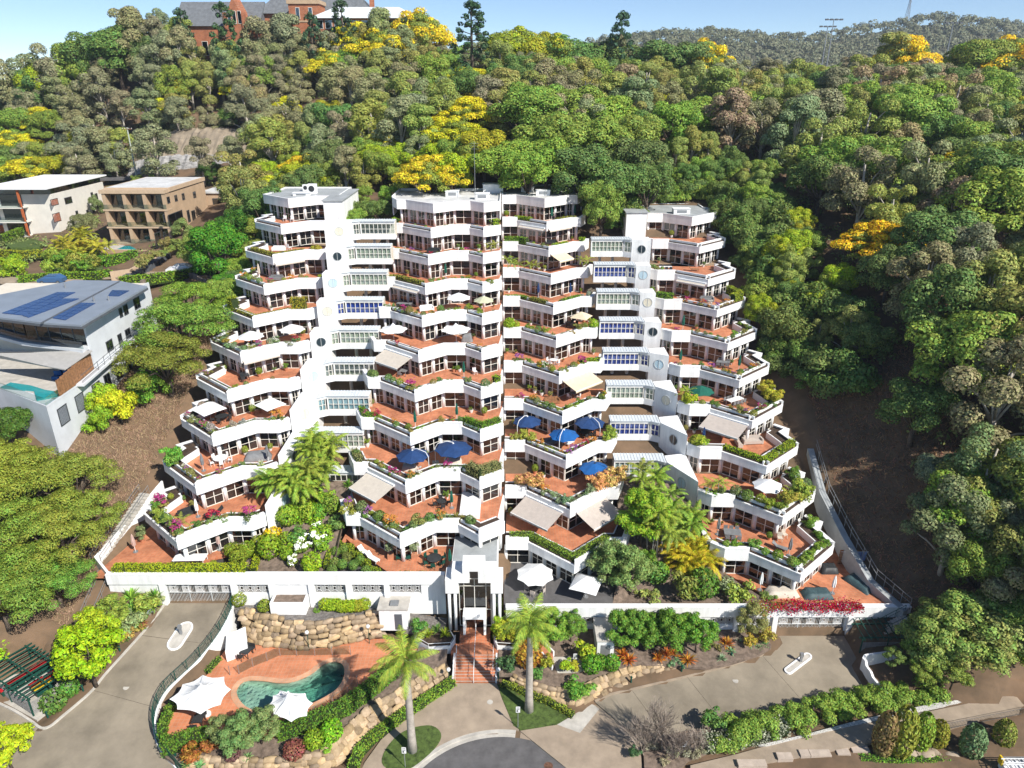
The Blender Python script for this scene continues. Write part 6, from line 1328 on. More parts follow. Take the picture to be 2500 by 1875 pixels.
for i in range(10): a = (-62 + i * 3.2, 186 - i * 2.5 + random.uniform(-3, 3)); bush_tree(random.choice(['green', 'dark', 'yg']), a[0], a[1], random.uniform(6, 9))
for i in range(9): a = (-58 + i * 1.5, 132 + i * 3.5 + random.uniform(-2, 2)); bush_tree(random.choice(['green', 'dark', 'green']), a[0], a[1], random.uniform(6, 8.5))
for i in range(7): a = (-47 + random.uniform(-2, 1), 112 + i * 4.5); bush_tree(random.choice(['green', 'dark']), a[0], a[1], random.uniform(5, 7.5))
hz_ = lambda x, y: TZ(x, y)
hd = lambda pts, z: [P(*zq(*p), z)[:2] for p in pts]
hedge(hd([(700, 690), (850, 680), (1000, 660), (1120, 640), (1220, 640), (1270, 660)], 25), 1.4, 1.6, 24.6, 'long clipped lane hedge above the rubble wall', (.11, .19, .015), .26, 26)
hedge(hd([(600, 560), (700, 545), (780, 520)], 25.5), 1.6, 2.0, 24.3, 'clipped green hedge below the tan house pool', (.09, .18, .015), .26, 26)
hedge(hd([(10, 510), (120, 520), (240, 510)], 26), 1.3, 1.5, 25.0, 'olive clipped hedge on the lawn wall of the off-white house', (.2, .22, .015), .26, 26)
hedge(hd([(110, 680), (330, 655), (560, 655), (640, 640)], 24.5), 1.6, 1.2, 24.2, 'low green hedge along the lane', (.12, .2, .015), .26, 26)
hedge(hd([(0, 430), (120, 385)], 27), 1.2, 1.6, 26, 'clipped hedge beside the grey skillion house', (.1, .17, .015), .26, 26)
surface('lawn', hd([(250, 470), (560, 470), (600, 520), (590, 600), (330, 625), (240, 560)], 25), 24.6, 'grass', 4, 1.0)
surface('lawn', hd([(20, 460), (150, 425), (250, 450), (230, 480), (60, 485)], 26), 26, 'grass', 4, 1.0)
M['stoneblock'] = mat('pale_block', (.45, .37, .3), .9, .1)
# ------------------------------------------------------------------ forecourt planting
q = P(1007, 1832, .15); palm(q, 9.7, 'tall royal palm with a pale trunk on the oval lawn', (.15, .2, .025), 20, 3.6, .36, royal=True)
q = P(1291.6, 1734, .25); palm(q, 9.6, 'tall royal palm with a pale trunk on the lawn beside the stair', (.14, .2, .03), 20, 3.6, .36, royal=True, v=1)
def shr(kind, p, size, lab, col, z, conv=z7, **k):
    q = P(*conv(*p), z)
    if k.get('group') == 'plants in the driveway bed': q = PF(*conv(*p), TZ)
    return shrub(kind, q, size, lab, col, **k)
tree('fine', P(*z7(470, 745), 2.3), 6.6, 'bright lime green tree beside the curved driveway', (.2, .3, .008), v=0, wide=1.15)
tree('fine', P(*z7(480, 640), 2.8), 6.0, 'lime green tree behind the driveway tree', (.22, .29, .012), v=1, wide=1.0)
tree('fine', P(*z7(560, 500), 3.5), 4.5, 'olive green shrub tree by the driveway bed', (.15, .2, .03), v=2)
tree('fine', P(*z7(60, 1160), .9), 5.2, 'lime green tree at the foot of the driveway', (.24, .3, .01), v=2, wide=1.0)
for i in range(26): shr(random.choice(['loose', 'spiky', 'spiky', 'low']), (540 + i * 9 + random.uniform(-40, 40), 560 - i * 8 + random.uniform(-40, 40)), random.uniform(1.2, 2.6), 'mixed green plant crowding the bed beside the driveway gate', random.choice([(.12, .2, .03), (.16, .22, .04), (.2, .25, .1), (.24, .16, .04)]), 3.4, group='plants in the driveway bed')
for i, (p, s, k, c) in enumerate((((645, 330), 2.9, 'spiky', (.16, .22, .03)), ((655, 395), 2.6, 'spiky', (.13, .21, .03)), ((690, 425), 2.0, 'spiky', (.12, .2, .03)), ((560, 345), 1.6, 'spiky', (.12, .2, .03)), ((755, 365), 1.8, 'spiky', (.14, .22, .03)), ((740, 395), 1.3, 'spiky', (.3, .36, .3)), ((705, 460), 1.2, 'spiky', (.25, .08, .06)), ((670, 480), 1.3, 'low', (.3, .2, .05)), ((620, 535), 1.2, 'spiky', (.16, .22, .06)), ((600, 420), 2.0, 'loose', (.13, .19, .03)))):
    shr(k, p, s, 'strappy green plant in the bed beside the driveway gate' if k == 'spiky' else 'low mixed shrub in the bed beside the driveway gate', c, 3.4, group='plants in the driveway bed') if k != 'x' else None
shr('ball', (280, 870), 2.4, 'round dark green shrub beside the bin pergola', (.06, .13, .02), .9); shr('ball', (350, 800), 1.9, 'round green shrub behind the pergola corner shrub', (.07, .14, .02), 1.3); shr('loose', (15, 650), 3, 'lime shrub behind the bin pergola', (.16, .25, .015), 1.8)
hedge(PC([(1945, 690), (1850, 765), (1700, 880), (1600, 925), (1500, 965), (1370, 1000)], 1.35), 1.3, 1.35, 1.3, 'tall clipped green hedge along the lower edge of the pool deck', (.07, .14, .015), .17, 75)
hedge(PC([(1060, 1015), (930, 1040), (805, 1075)], 1.35), 1.3, 1.3, 1.3, 'clipped green hedge at the driveway end of the pool deck', (.075, .14, .015), .17, 75)
hedge(PC([(800, 1030), (808, 960), (835, 890), (860, 860)], 1.4), .7, .9, 1.4, 'narrow hedge under the curved driveway wall', (.08, .15, .015), .17, 75)
hedge(PC([(1020, 690), (1080, 625)], 1.45), .5, .5, 1.45, 'short strip of hedge beside the big shade sail', (.09, .15, .02), .15, 80)
for p, r_ in (((1125, 1040), 3.2), ((1205, 1065), 3.8), ((1285, 1040), 3.6)): tree('fine', P(*z7(*p), 1.2), r_, 'big dense grey-green bush in front of the pool', (.11, .165, .05), 'shrub', 'clumps of the big bush before the pool', 'big_bush', wide=1.25)
shr('ball', (1635, 1010), 2.0, 'large clipped ball shrub at the boulder wall', (.14, .24, .012), 1.3); shr('ball', (1545, 1050), 1.8, 'clipped ball shrub beside the larger ball', (.13, .22, .012), 1.3)
shr('loose', (950, 1125), 2.0, 'rusty orange leaved shrub at the hedge foot', (.22, .09, .02), 1.2); shr('loose', (1035, 1080), 1.6, 'red-orange leaved shrub beside the big bush', (.2, .08, .025), 1.25); shr('ball', (1450, 1095), 2.0, 'dark burgundy clipped shrub above the boulder wall', (.14, .05, .04), 1.2, tall=.75); shr('ball', (1145, 1110), 1.4, 'purple-brown clipped shrub above the boulder wall', (.09, .05, .04), 1.2, tall=.8)
for p in ((1215, 1110), (915, 1150), (985, 1150)): shr('spiky', p, 1.2, 'pale green agave above the boulder wall', (.16, .24, .1), 1.2, group='agaves on the boulder wall')
shr('low', (1610, 1065), 1.2, 'small lime shrub below the ball shrubs', (.16, .24, .02), 1.3)
hedge(PC([(1735, 1165), (1765, 1085), (1830, 1015), (1910, 955), (2000, 895), (2110, 820), (2225, 745)], .25), .9, .75, .22, 'low green border hedge along the curved footpath', (.12, .2, .02), .16, 75)
for p, s in (((1180, 355), 1.7), ((1300, 385), 1.4)): shr('ball', p, s, 'clipped round shrub at the garage end of the podium bed', (.13, .17, .015), 3.9, group='round shrubs on the podium bed')
for i in range(8): shr('ball', (1600 + i * 27, 378 + random.uniform(-8, 8)), 1.5, 'lime green cushion shrub under the patterned grilles', (.17, .23, .012), 3.86, group='cushion shrubs on the podium bed', tall=.8)
shr('low', (1552, 390), .8, 'tiny green shrub on the podium bed', (.12, .18, .02), 3.86)
# right-hand beds
for p, s, c in (((680, 500), 5.2, (.11, .19, .02)), ((780, 500), 5.0, (.12, .2, .02)), ((870, 480), 4.6, (.1, .18, .02))): tree('fine', P(*z8(p[0], p[1]), 1.5), s * .85, 'leafy green shrub tree against the podium wall beside the stair', c, group='shrub trees by the stair')
for p, s in (((1150, 520), 5.4), ((1270, 525), 5.6), ((1400, 530), 5.8), ((1545, 535), 5.4), ((1330, 500), 5.2), ((1210, 490), 4.8), ((1480, 500), 5)): tree('fine', P(*z8(*p), 1.5), s * .86, 'dense green tree in the row before the podium grilles', (.085, .16, .02), group='tree row before the podium wall', wide=1.05)
tree('fine', P(*z8(1835, 470), 1.6), 4.6, 'small bronze-green tree beside the garage gate pillar', (.17, .15, .05), wide=.85)
shr('ball', (640, 600), 2.9, 'rusty orange rounded bush at the palm by the stair', (.26, .13, .015), 1.1, z8)
shr('loose', (520, 640), 2.2, 'dark green shrub at the stair foot', (.05, .1, .03), .9, z8); shr('loose', (690, 690), 1.7, 'green shrub on the boulder wall beside the palm', (.07, .14, .03), 1.0, z8); shr('loose', (915, 770), 3.0, 'wide green shrub in the gap of the boulder wall', (.085, .17, .025), .5, z8, tall=.65)
for p, s in (((980, 640), 2.0), ((1025, 620), 1.6), ((1090, 625), 1.7)): shr('ball', p, s, 'clipped green ball shrub on the mulch bed', (.08, .17, .015), 1.2, z8, group='clipped balls on the mulch bed')
for p, s, c in (((945, 580), 2.6, (.2, .27, .015)), ((850, 640), 1.6, (.24, .28, .015)), ((885, 630), 1.2, (.25, .27, .02)), ((740, 615), 1.5, (.18, .25, .02))): shr('loose', p, s, 'lime yellow shrub on the mulch bed', c, 1.3, z8, group='lime shrubs on the mulch bed')
for p in ((1180, 590), (1150, 560), (1390, 560), (1430, 555), (1500, 590), (1700, 490), (1710, 505), (1345, 580)): shr('spiky', p, random.uniform(1.6, 2.2), 'orange-red bromeliad on the mulch bed', (.34, .12, .02), 1.25, z8, group='orange bromeliads on the mulch bed')
for p in ((1685, 580), (1850, 510), (1890, 520), (1920, 505), (1780, 490), (1735, 540)): shr('spiky', p, random.uniform(1.1, 1.5), 'pale green agave on the mulch bed', (.17, .27, .13), 1.25, z8, group='agaves on the mulch bed')
shr('low', (1440, 610), 1.6, 'blue-green cushion plant at the driveway edge', (.1, .17, .1), 1.0, z8); shr('loose', (1925, 480), 2.0, 'bronze shrub against the gate pillar', (.25, .2, .03), 1.5, z8); shr('low', (1630, 520), 1.8, 'dark red-green shrub on the mulch bed', (.14, .12, .03), 1.3, z8); shr('loose', (1830, 500), 1.6, 'yellow-brown shrub under the bronze tree', (.25, .2, .03), 1.5, z8)
hedge(PC([(500, 712), (560, 728), (640, 768), (740, 803), (830, 850), (880, 880)], .4, z8), .6, .5, .35, 'low flowering border between lawn and boulder wall', (.16, .2, .02), .14, 80)
for i, p in enumerate(((480, 440), (530, 440), (500, 470), (560, 470))): shr('loose', p, 1.8, 'yellow-green croton in the stair planter', (.2, .24, .015), 2.0, z8, group='crotons in the stair planters', tall=1.3)
for i, p in enumerate(((150, 430), (100, 450), (190, 450), (60, 430), (30, 400))): shr(random.choice(['loose', 'spiky']), p, 1.7, 'mixed tropical shrub behind the royal palm', random.choice([(.2, .24, .015), (.09, .16, .03)]), 1.95, z8, group='tropical shrubs behind the palm', tall=1.2)
# long hedge bank on the far side of the wide driveway
zbk = lambda x, y: float(terrain0([x], [y])[0])
def loose_hedge(line, z, w_, h, label, color, n, size=.17, name='hedge'):
    r = random.Random(len(line)); e = thing(name, (*line[0], z), label, 'hedge'); L_ = sum(math.dist(a, b) for a, b in zip(line, line[1:])); cl = []
    for i in range(int(L_ * 5)):
        p, _l = resample(line, 100); q = p[r.randrange(100)]; rr = r.uniform(.5, .95); cl.append((q[0] + r.uniform(-w_, w_) * .5 - line[0][0], q[1] + r.uniform(-w_, w_) * .5 - line[0][1], r.uniform(.25, 1) * h * (.75 + .35 * math.sin(q[0] * .9)), rr))
    P_, Q_ = blob_points(cl, n, 12, shell=.5, zs=.85, low=-.4); o = link('leaves', cards('leaves', P_, Q_, size, 1.6, 'leaf', 3), e); o.color = (*color, 1)
    sm = MB(); [sm.tube([(c[0] + line[0][0], c[1] + line[0][1], z - .3), (c[0] + line[0][0], c[1] + line[0][1], z + c[2])], .03, 4) for c in cl[::3]]; sm.build('stems', 'bark', e)
loose_hedge(PC([(-150, 1470), (0, 1425), (180, 1380), (380, 1330), (560, 1280), (760, 1235), (960, 1195), (1130, 1165), (1420, 1140)], .9, zr), .6, 2.6, 1.5, 'big loose hedge along the lower side of the wide driveway', (.13, .2, .03), 42000)
hedge(PC([(-230, 1500), (0, 1470), (160, 1430), (330, 1390)], .6, zr), 1.6, .9, .5, 'silver grey ground cover below the loose hedge', (.24, .25, .18), .18, 60, rough=.15)

for i in range(34): q = P(*zq(*[(280 + (i % 12) * 28, 560 + (i // 12) * 32)[j] + random.uniform(-10, 10) for j in (0, 1)]), 24.7); shrub(random.choice(['loose', 'ball', 'loose', 'spiky']), q, random.uniform(1.6, 3.0), 'garden shrub on the slope before the tan house', random.choice([(.1, .17, .02), (.15, .2, .03), (.2, .22, .03)]), 'shrub', 'garden shrubs before the tan house')
for i in range(16): q = P(*zq(820 + i * 18 + random.uniform(-8, 8), 600 - i * 9 + random.uniform(-14, 10)), 26 + i * .1); shrub('loose', q, random.uniform(1.5, 2.6), 'olive shrub on the sloping bed beside the garden steps', random.choice([(.15, .17, .04), (.18, .18, .05)]), 'shrub', 'shrubs on the sloping bed')
# ------------------------------------------------------------------ right-hand footpath corner
M['whitegravel'] = mat('white_gravel', (.6, .58, .54), .95, .3, 9, bump=.6, bscale=30)
fp = lambda x, y: float(np.interp(x, [10, 25, 45], [.35, .6, 1.6]))
surface('footpath', [tuple(PF(*zr(*p), fp)[:2]) for p in [(-330, 1640), (0, 1560), (250, 1490), (700, 1385), (1150, 1300), (1600, 1210), (2150, 1090), (2150, 1250), (1700, 1335), (1400, 1395), (900, 1490), (500, 1570), (200, 1620), (-330, 1720)]], fp, 'path', 1.5, .3)
surface('gravel_strip', [tuple(PF(*zr(*p), fp)[:2]) for p in [(150, 1500), (480, 1425), (760, 1350), (1150, 1255), (1500, 1185), (1750, 1145), (1750, 1165), (1500, 1215), (1150, 1290), (760, 1375), (480, 1440), (200, 1510)]], lambda x, y: fp(x, y) + .06, 'whitegravel', 1.5, .2, False)
for i, (p, h, c, lab) in enumerate((((1130, 1560), 5.6, (.16, .19, .03), 'tallest clipped egg-shaped shrub beside the footpath'), ((1010, 1550), 4.9, (.2, .15, .06), 'bronze clipped egg-shaped shrub beside the footpath'), ((1275, 1520), 4.3, (.15, .19, .025), 'medium clipped egg-shaped shrub next to the tallest'), ((1395, 1500), 3.0, (.2, .2, .02), 'small yellow-green clipped shrub in the egg row'), ((1630, 1570), 3.6, (.1, .15, .06), 'blue-green clipped shrub by the parked work truck'), ((1850, 1510), 3.2, (.13, .18, .03), 'clipped shrub by the dark boulders'))):
    q = P(*zr(*p), .6); shrub('cone', q, h, lab, c, wide=.62 if h > 4 else .85)
px_ = [(900, 1590), (1100, 1575), (1300, 1560), (1500, 1590)]
hedge(PC([(870, 1600), (1100, 1610), (1350, 1605), (1500, 1600)], .45, zr), .7, .35, .4, 'low mondo grass strip at the path edge', (.1, .2, .02), .14, 90)
bw = thing('block_wall', P(*zr(500, 1590), .4), 'low wall of pale sandstone blocks below the footpath', 'wall')
for p, l in (((100, 1640), 2.6), ((330, 1590), 1.4), ((470, 1570), .9), ((580, 1570), 1.9), ((740, 1560), 1.2), ((860, 1540), 1.6)): q = P(*zr(*p), .5); MB().box(q.x - l / 2, q.x + l / 2, q.y - .35, q.y + .35, -.2, .85).build('block', 'stoneblock', bw)
rw = thing('boulder_group', P(*zr(1350, 1560), .4), 'sandstone boulders at the foot of the clipped shrubs', 'boulders')
for i in range(12): q = P(*zr(1150 + i * 62 + random.uniform(-10, 10), 1570 - (i % 3) * 16), .5); o = link('stone', random.choice(STONES), rw); o.location = q - Vector(rw.location); s = random.uniform(.7, 1.2); o.scale = (s * 1.2, s * .8, s * .7); o.rotation_euler = (0, 0, random.uniform(0, 3)); o.color = (.42, .34, .26, 1)
ff = thing('path_fence', P(*zr(1500, 1390), .8), 'low black rail fence along the footpath', 'fence')
fln = [PF(*zr(*p), fp) for p in [(900, 1505), (1200, 1445), (1430, 1400), (1700, 1345), (2100, 1265)]]; fr2 = MB()
for hgt in (.15, .85): fr2.tube([p + Vector((0, 0, hgt)) for p in fln], .02, 4)
fr2.build('rail', 'darkfurn', ff); bb = MB()
for a, b in zip(fln, fln[1:]):
    n = int((b - a).length / .16)
    for i in range(n): p = a.lerp(b, i / n); bb.bar(p, p + Vector((0, 0, .86)), .015, .015)
o = bb.build('bars', 'darkfurn', ff); o['kind'] = 'stuff'
# bare winter shrubs before the driveway crossing
for i, (p, h) in enumerate((((1290, 1040), 4.6), ((1340, 1020), 4.2), ((1250, 1080), 3.6), ((1480, 1070), 3.2), ((1540, 1090), 3.0), ((1430, 1120), 2.8), ((1380, 1090), 3.4))):
    tree('bare', P(*z8(*p), .25), h * 1.45, 'leafless grey-brown shrub beside the driveway crossing', (.3, .24, .2), 'shrub', 'bare shrubs by the crossing', 'bare_shrub', wide=.95)
surface('garden_bed', PL([(1262, 1040), (1330, 1000), (1500, 960), (1620, 940), (1700, 980), (1660, 1060), (1500, 1120), (1400, 1260), (1270, 1220)], lambda x, y: .3, z8), .32, 'mulch', 1.5, .3)
for i in range(9): shr('low', (1300 + i * 38, 1090 + random.uniform(-50, 40)), random.uniform(.8, 1.5), 'dry grey-green groundcover among the bare shrubs', (.2, .19, .12), .33, z8, group='groundcover among the bare shrubs')
shr('loose', (1635, 950), 2.4, 'dark green shrub at the end of the loose hedge', (.07, .13, .03), .5, z8); shr('loose', (1215, 1100), 1.2, 'dark green shrub in the crossing bed', (.05, .1, .03), .2, z8)
# white curved wall, bushy trees on the flank
A = [tuple(P(*zr(*p), 2.6)[:2]) for p in smooth_line([(1150, 838), (1020, 855), (890, 875), (900, 905), (960, 985), (1060, 1100)], 4)]
tag(MB().strip(A, offset(A, .25), .3, [2.9] * 9 + [2.6] * 4 + [2.2] * 3 + [1.9] * (len(A) - 16)).build('garden_wall', 'white'), 'white curved garden wall retaining the bushy bank beside the wide driveway', 'wall')
A = [tuple(P(*zr(*p), 3.6)[:2]) for p in [(1225, 690), (1245, 590), (1330, 700)]]; tag(MB().prism(A, 1, 3.8).build('wedge_wall', 'white'), 'white wedge-shaped wall end beyond the outdoor stair', 'wall')
for i, (p, h, c) in enumerate((((1250, 960), 3.5, (.1, .15, .03)), ((1100, 960), 2.4, (.09, .14, .03)), ((1400, 1000), 3.5, (.12, .17, .03)), ((1300, 1060), 2.8, (.12, .19, .03)), ((1500, 1100), 3.0, (.13, .19, .03)))):
    tree('fine', P(*zr(*p), 2.2), h, 'bushy green shrub tree behind the white curved wall', c, group='shrub trees behind the curved wall', wide=1.2)
for i, (p, h) in enumerate((((1450, 780), 6.5), ((1620, 800), 7), ((1750, 860), 6.5), ((1580, 950), 6), ((1700, 1020), 5), ((1850, 760), 6), ((1350, 820), 5.5), ((1500, 680), 6), ((1950, 900), 5.5))):
    q = on_hill(*zr(*p), h * .6); tree('fine', (q[0], q[1], TZ(q[0], q[1]) - .2), h, 'soft olive-green wattle tree on the bank above the white curved wall', (.15, .19, .045), group='wattle trees above the curved wall', wide=1.3)
px_tree('shrubby', (2460, 1640), 4, 'lime green shrub tree beside the footpath', (.14, .22, .02)); px_tree('round', (2400, 1390), 9, 'broad green tree on the bank above the wattles', (.11, .16, .03), v=0); px_tree('round', (2470, 1500), 8, 'dense green tree beside the footpath bend', (.09, .15, .025), v=1); px_tree('gum', (2330, 1280), 12, 'open gum tree at the foot of the dark slope', (.13, .15, .06), v=1); px_tree('gum', (2400, 1150), 13, 'tall open gum tree above the dark slope', (.12, .15, .06), v=2); px_tree('round', (2300, 1180), 8, 'grey-green tree at the edge of the dark slope', (.12, .16, .08), v=2)
# podium gardens
hedge([(-44.2, 64.75), (-36, 64.75), (-29.6, 64.75)], .95, .75, zL + .35, 'long clipped lime hedge along the podium parapet', (.2, .24, .01), .15, 110, rough=.03)
hedge([P(*z7(1245, 190), zL)[:2], P(*z7(1268, 110), zL)[:2]], .6, .7, zL - .2, 'short return of the lime podium hedge', (.2, .24, .01), .15, 110)
for p, s, k, t_ in (((1175, 150), 1.9, 'cone', 1.0), ((1220, 115), 1.9, 'ball', 1.0), ((1145, 110), 1.9, 'ball', .8), ((1270, 75), 1.6, 'ball', 1), ((1050, 172), .9, 'ball', 1), ((1330, 120), 2.6, 'ball', 1.15), ((1345, 55), 2.2, 'ball', 1), ((1415, 95), 2.2, 'ball', 1.2), ((1412, 130), 1.5, 'ball', 1)): shr(k, p, s, 'clipped topiary shrub on the podium beside the long table terrace', (.13, .18, .012) if p != (1345, 55) else (.4, .33, .01), zL - .1, group='topiary on the podium', tall=t_, wide=1.5 if k == 'cone' else 1)
shr('loose', (1490, 110), 2.2, 'white flowering bush on the podium garden', (.1, .16, .02), 7.4, flowers=(.8, .8, .75)); shr('loose', (1575, 60), 2.2, 'second white flowering bush up the garden slope', (.1, .16, .02), 8.2, flowers=(.8, .8, .75)); shr('ball', (1535, 190), 2.2, 'clipped square-topped shrub at the podium pilaster', (.17, .22, .012), 7.25, tall=1.1); shr('loose', (1440, 160), 1.4, 'white flowering low bush on the podium garden', (.12, .18, .02), 7.3, flowers=(.8, .8, .75))
for p in ((60, 1525), (120, 1510), (55, 1605), (112, 1620), (142, 1565), (192, 1625), (242, 1585), (36, 1660), (285, 1665)): shr('ball', p, 1.1, 'clipped ball shrub in the hedged parterre', (.1, .15, .03), 7.3, z5, group='clipped balls in the hedged parterre')
hedge([P(*z5(*p), 7.4)[:2] for p in ((-10, 1620), (8, 1540), (40, 1440), (60, 1425))], .5, .7, 7.25, 'straight clipped edge of the hedged parterre', (.18, .23, .015), .13, 110, rough=.03)
hedge([P(*z5(*p), 7.4)[:2] for p in ((60, 1430), (120, 1475), (180, 1475), (180, 1525), (240, 1525), (240, 1580), (300, 1590), (305, 1640), (370, 1650), (385, 1680), (430, 1690))], .5, .7, 7.25, 'zigzag clipped edge of the hedged parterre', (.17, .22, .015), .13, 110, rough=.03)
hedge([(-12.5, 64.5), (-7.6, 64.45)], .5, .4, zL - .05, 'low flowering strip at the edge of the dining terrace', (.12, .13, .03), .12, 110)
for i, (p, s) in enumerate((((1600, 1330), 2.8), ((1720, 1390), 2.6), ((1760, 1430), 2.6), ((1640, 1430), 2.4), ((1850, 1340), 2.4))): shr('ball', p, s, 'large bright green rounded bush on the garden slope between the towers', (.13, .22, .012), 8.2 + i * .1, z4, group='rounded bushes between the towers', tall=1.1)
for i, (p, s) in enumerate((((1790, 1530), 1.9), ((1670, 1600), 1.8), ((1900, 1300), 1.7))): shr('loose', p, s, 'white flowering bush on the slope between the towers', (.1, .17, .02), 7.9, z4, flowers=(.85, .85, .8), group='white flowering bushes between the towers')
for i, (p, z, h) in enumerate((((1560, 1290), 9.6, 4.6), ((1680, 1300), 9.4, 4.2), ((1780, 1200), 10.2, 4.6), ((1480, 1250), 9.8, 3.4), ((1820, 1020), 12, 4.5))): palm(P(*z4(*p), z), h, 'yellow-green clumping palm between the towers above the parterre', (.15, .2, .025), 26, 2.7, .1, group='clumping palms between the towers', trunks=6, spread=1.0, nl=24)
tf = P(*z4(2000, 250), 19); shrub('fern', (-23.0, 97.0, 18.6), 5.5, 'bright green tree fern spreading in front of a glazed link', (.16, .28, .015), 'fern', tall=.7)
for i, (p, z, h) in enumerate((((470, 1350), 4.6, 8.0), ((510, 1360), 4.6, 7.0), ((560, 1370), 4.6, 7.5))): palm(P(*z6(*p), z), h, 'slender pale-stemmed palm clump between the towers', (.15, .2, .025), 22, 2.4, .09, group='slender palms between the towers', trunks=3, spread=.7, nl=18)
for i, (p, z, h) in enumerate((((720, 1390), 4.6, 3.0), ((800, 1380), 4.6, 2.6), ((660, 1380), 4.6, 2.6))): palm(P(*z6(*p), z), h, 'golden orange clumping palm beside the ground terrace', (.27, .23, .012), 24, 2.8, .1, group='golden palms by the ground terrace', trunks=4, spread=.8, nl=18)
for i, (p, h, c) in enumerate((((270, 1500), 6.2, (.12, .17, .045)), ((350, 1520), 5.6, (.13, .18, .05)), ((200, 1480), 5.6, (.12, .17, .05)))): tree('fine', P(*z6(*p), 4.5), h, 'grey-green bushy tree on the podium between the towers', c, group='bushy trees on the right podium', wide=1.05)
tree('fine', P(*z6(420, 1250), 6.5), 7.5, 'bright green tree filling the gap between the towers', (.12, .22, .015), v=1, wide=.95); shr('ball', (800, 1540), 3.3, 'dense round green bush on the right podium', (.07, .15, .015), 4.5, z6); shr('loose', (680, 1560), 3.2, 'olive shrub beside the dense round bush', (.13, .15, .03), 4.5, z6, tall=1.2); shr('low', (930, 1500), 3.4, 'grey-green groundcover spilling by the stepped terrace edge', (.19, .22, .1), 4.4, z6); shr('low', (1030, 1540), 3.6, 'yellow-green groundcover along the right podium parapet', (.18, .21, .04), 4.6, z6); shr('low', (470, 1570), 2.6, 'low yellow-green shrub at the right parapet', (.2, .22, .05), 4.4, z6)
bg_ = thing('bougainvillea', (27.5, 62.4, 5.0), 'crimson bougainvillea hanging over the podium wall above the garage gate', 'climber')
r3 = np.random.default_rng(3); n = 3600; bx = r3.uniform(XR(60), XR(845), n); t = (bx - XR(60)) / (XR(845) - XR(60)); hang = np.clip(r3.normal(0, .5, n), -1.3, 1.1); bp = np.stack([bx, 62.2 + r3.normal(0, .35, n) - .25 * (hang < 0), 5.25 + hang * (.5 + .3 * np.sin(bx * 2.1))], 1); red = r3.random(n) < np.clip(t * 2.2 + .1, 0, .9)
for nm, k, m_, c in (('foliage', ~red, 'leaf', (.16, .18, .03)), ('flowers', red, 'flower', (.27, .006, .03))): o = link(nm, cards(nm, bp[k] - np.array(bg_.location), r3.normal(size=(k.sum(), 3)) + np.array([0, -.5, .5]), .17, 1.2, m_, 4), bg_); o.color = (*c, 1)
for i in range(9): shr('low', (1180 + i * 10, 1545 + random.uniform(-15, 15)), 1.0, 'small shrub in the boxes along the right parapet', (.12, .17, .04), 4.6, z6, group='shrubs on the right parapet')

for i in range(26): x, y = (-27 + random.uniform(0, 6.5), 68.5 + random.uniform(0, 9)) if i < 13 else (14 + random.uniform(0, 8), 66 + random.uniform(0, 12)); z = (7.2 + max(0, y - 67) * .4) if i < 13 else 4.3 + max(0, y - 65) * .45; shrub(random.choice(['loose', 'ball', 'loose', 'spiky']), (x, y, z - .05), random.uniform(1.4, 2.6), 'leafy shrub on the planted slope between the two ' + ('pool-side' if i < 13 else 'lawn-side') + ' towers', random.choice([(.1, .18, .02), (.14, .22, .02), (.08, .15, .03)]), 'shrub', 'shrubs on the planted slopes')
for i, (x, y) in enumerate(((15, 72), (18.5, 74), (21, 71), (17, 77))): palm((x, y, 4.3 + (y - 65) * .45), 3.6, 'leafy palm clump filling the slope below the lowest link', (.14, .2, .025), 24, 2.4, .09, group='palms on the lawn-side slope', trunks=4, spread=.9, nl=22)
# ------------------------------------------------------------------ planting on the terraces
GREENS = [(.09, .15, .02), (.14, .19, .02), (.17, .2, .03), (.11, .15, .05), (.16, .15, .04), (.08, .13, .03)]
FLOW = [(.25, .015, .04), (.42, .4, .36), (.36, .16, .03), (.2, .06, .2), (.26, .03, .12)]
def tname(tw, k): return tier_words(tw, k)
def planter_line(tw, k, d=.72): return offset(at(tw, k, POLY[tw]), d)
def along(line, s):
    L_ = [0]
    for a, b in zip(line, line[1:]): L_.append(L_[-1] + math.dist(a, b))
    t = s * L_[-1]; return tuple(float(np.interp(t, L_, [p[j] for p in line])) for j in (0, 1))
def plant_tier(tw, k, n, big=1.0, cols=None, fl=.15, s0=.06, s1=.97, kinds=('loose', 'low', 'loose', 'ball', 'spiky')):
    ln = planter_line(tw, k)
    n = round(n * 1.3)
    for i in range(n):
        s = s0 + (s1 - s0) * (i + random.uniform(.15, .85)) / n; x, y = along(ln, s); kd = random.choice(kinds); c = random.choice(cols or GREENS); f = random.choice(FLOW) if random.random() < fl and kd in ('loose', 'low') else None
        sz = random.uniform(.75, 1.35) * big * {'low': 1.2, 'spiky': 1.1, 'ball': .85}.get(kd, 1)
        adj = {'loose': 'leafy', 'low': 'low spreading', 'ball': 'rounded', 'spiky': 'spiky'}[kd] + (' flowering' if f else '')
        shrub(kd, (x + random.uniform(-.2, .2), y + random.uniform(-.15, .25), FL(k) + .83), sz, adj + ' shrub in the planter, ' + tname(tw, k), c, 'shrub', 'planter shrubs: ' + tname(tw, k), {'loose': 'leafy_shrub', 'low': 'spreading_shrub', 'ball': 'rounded_shrub', 'spiky': 'spiky_plant'}[kd], flowers=f)
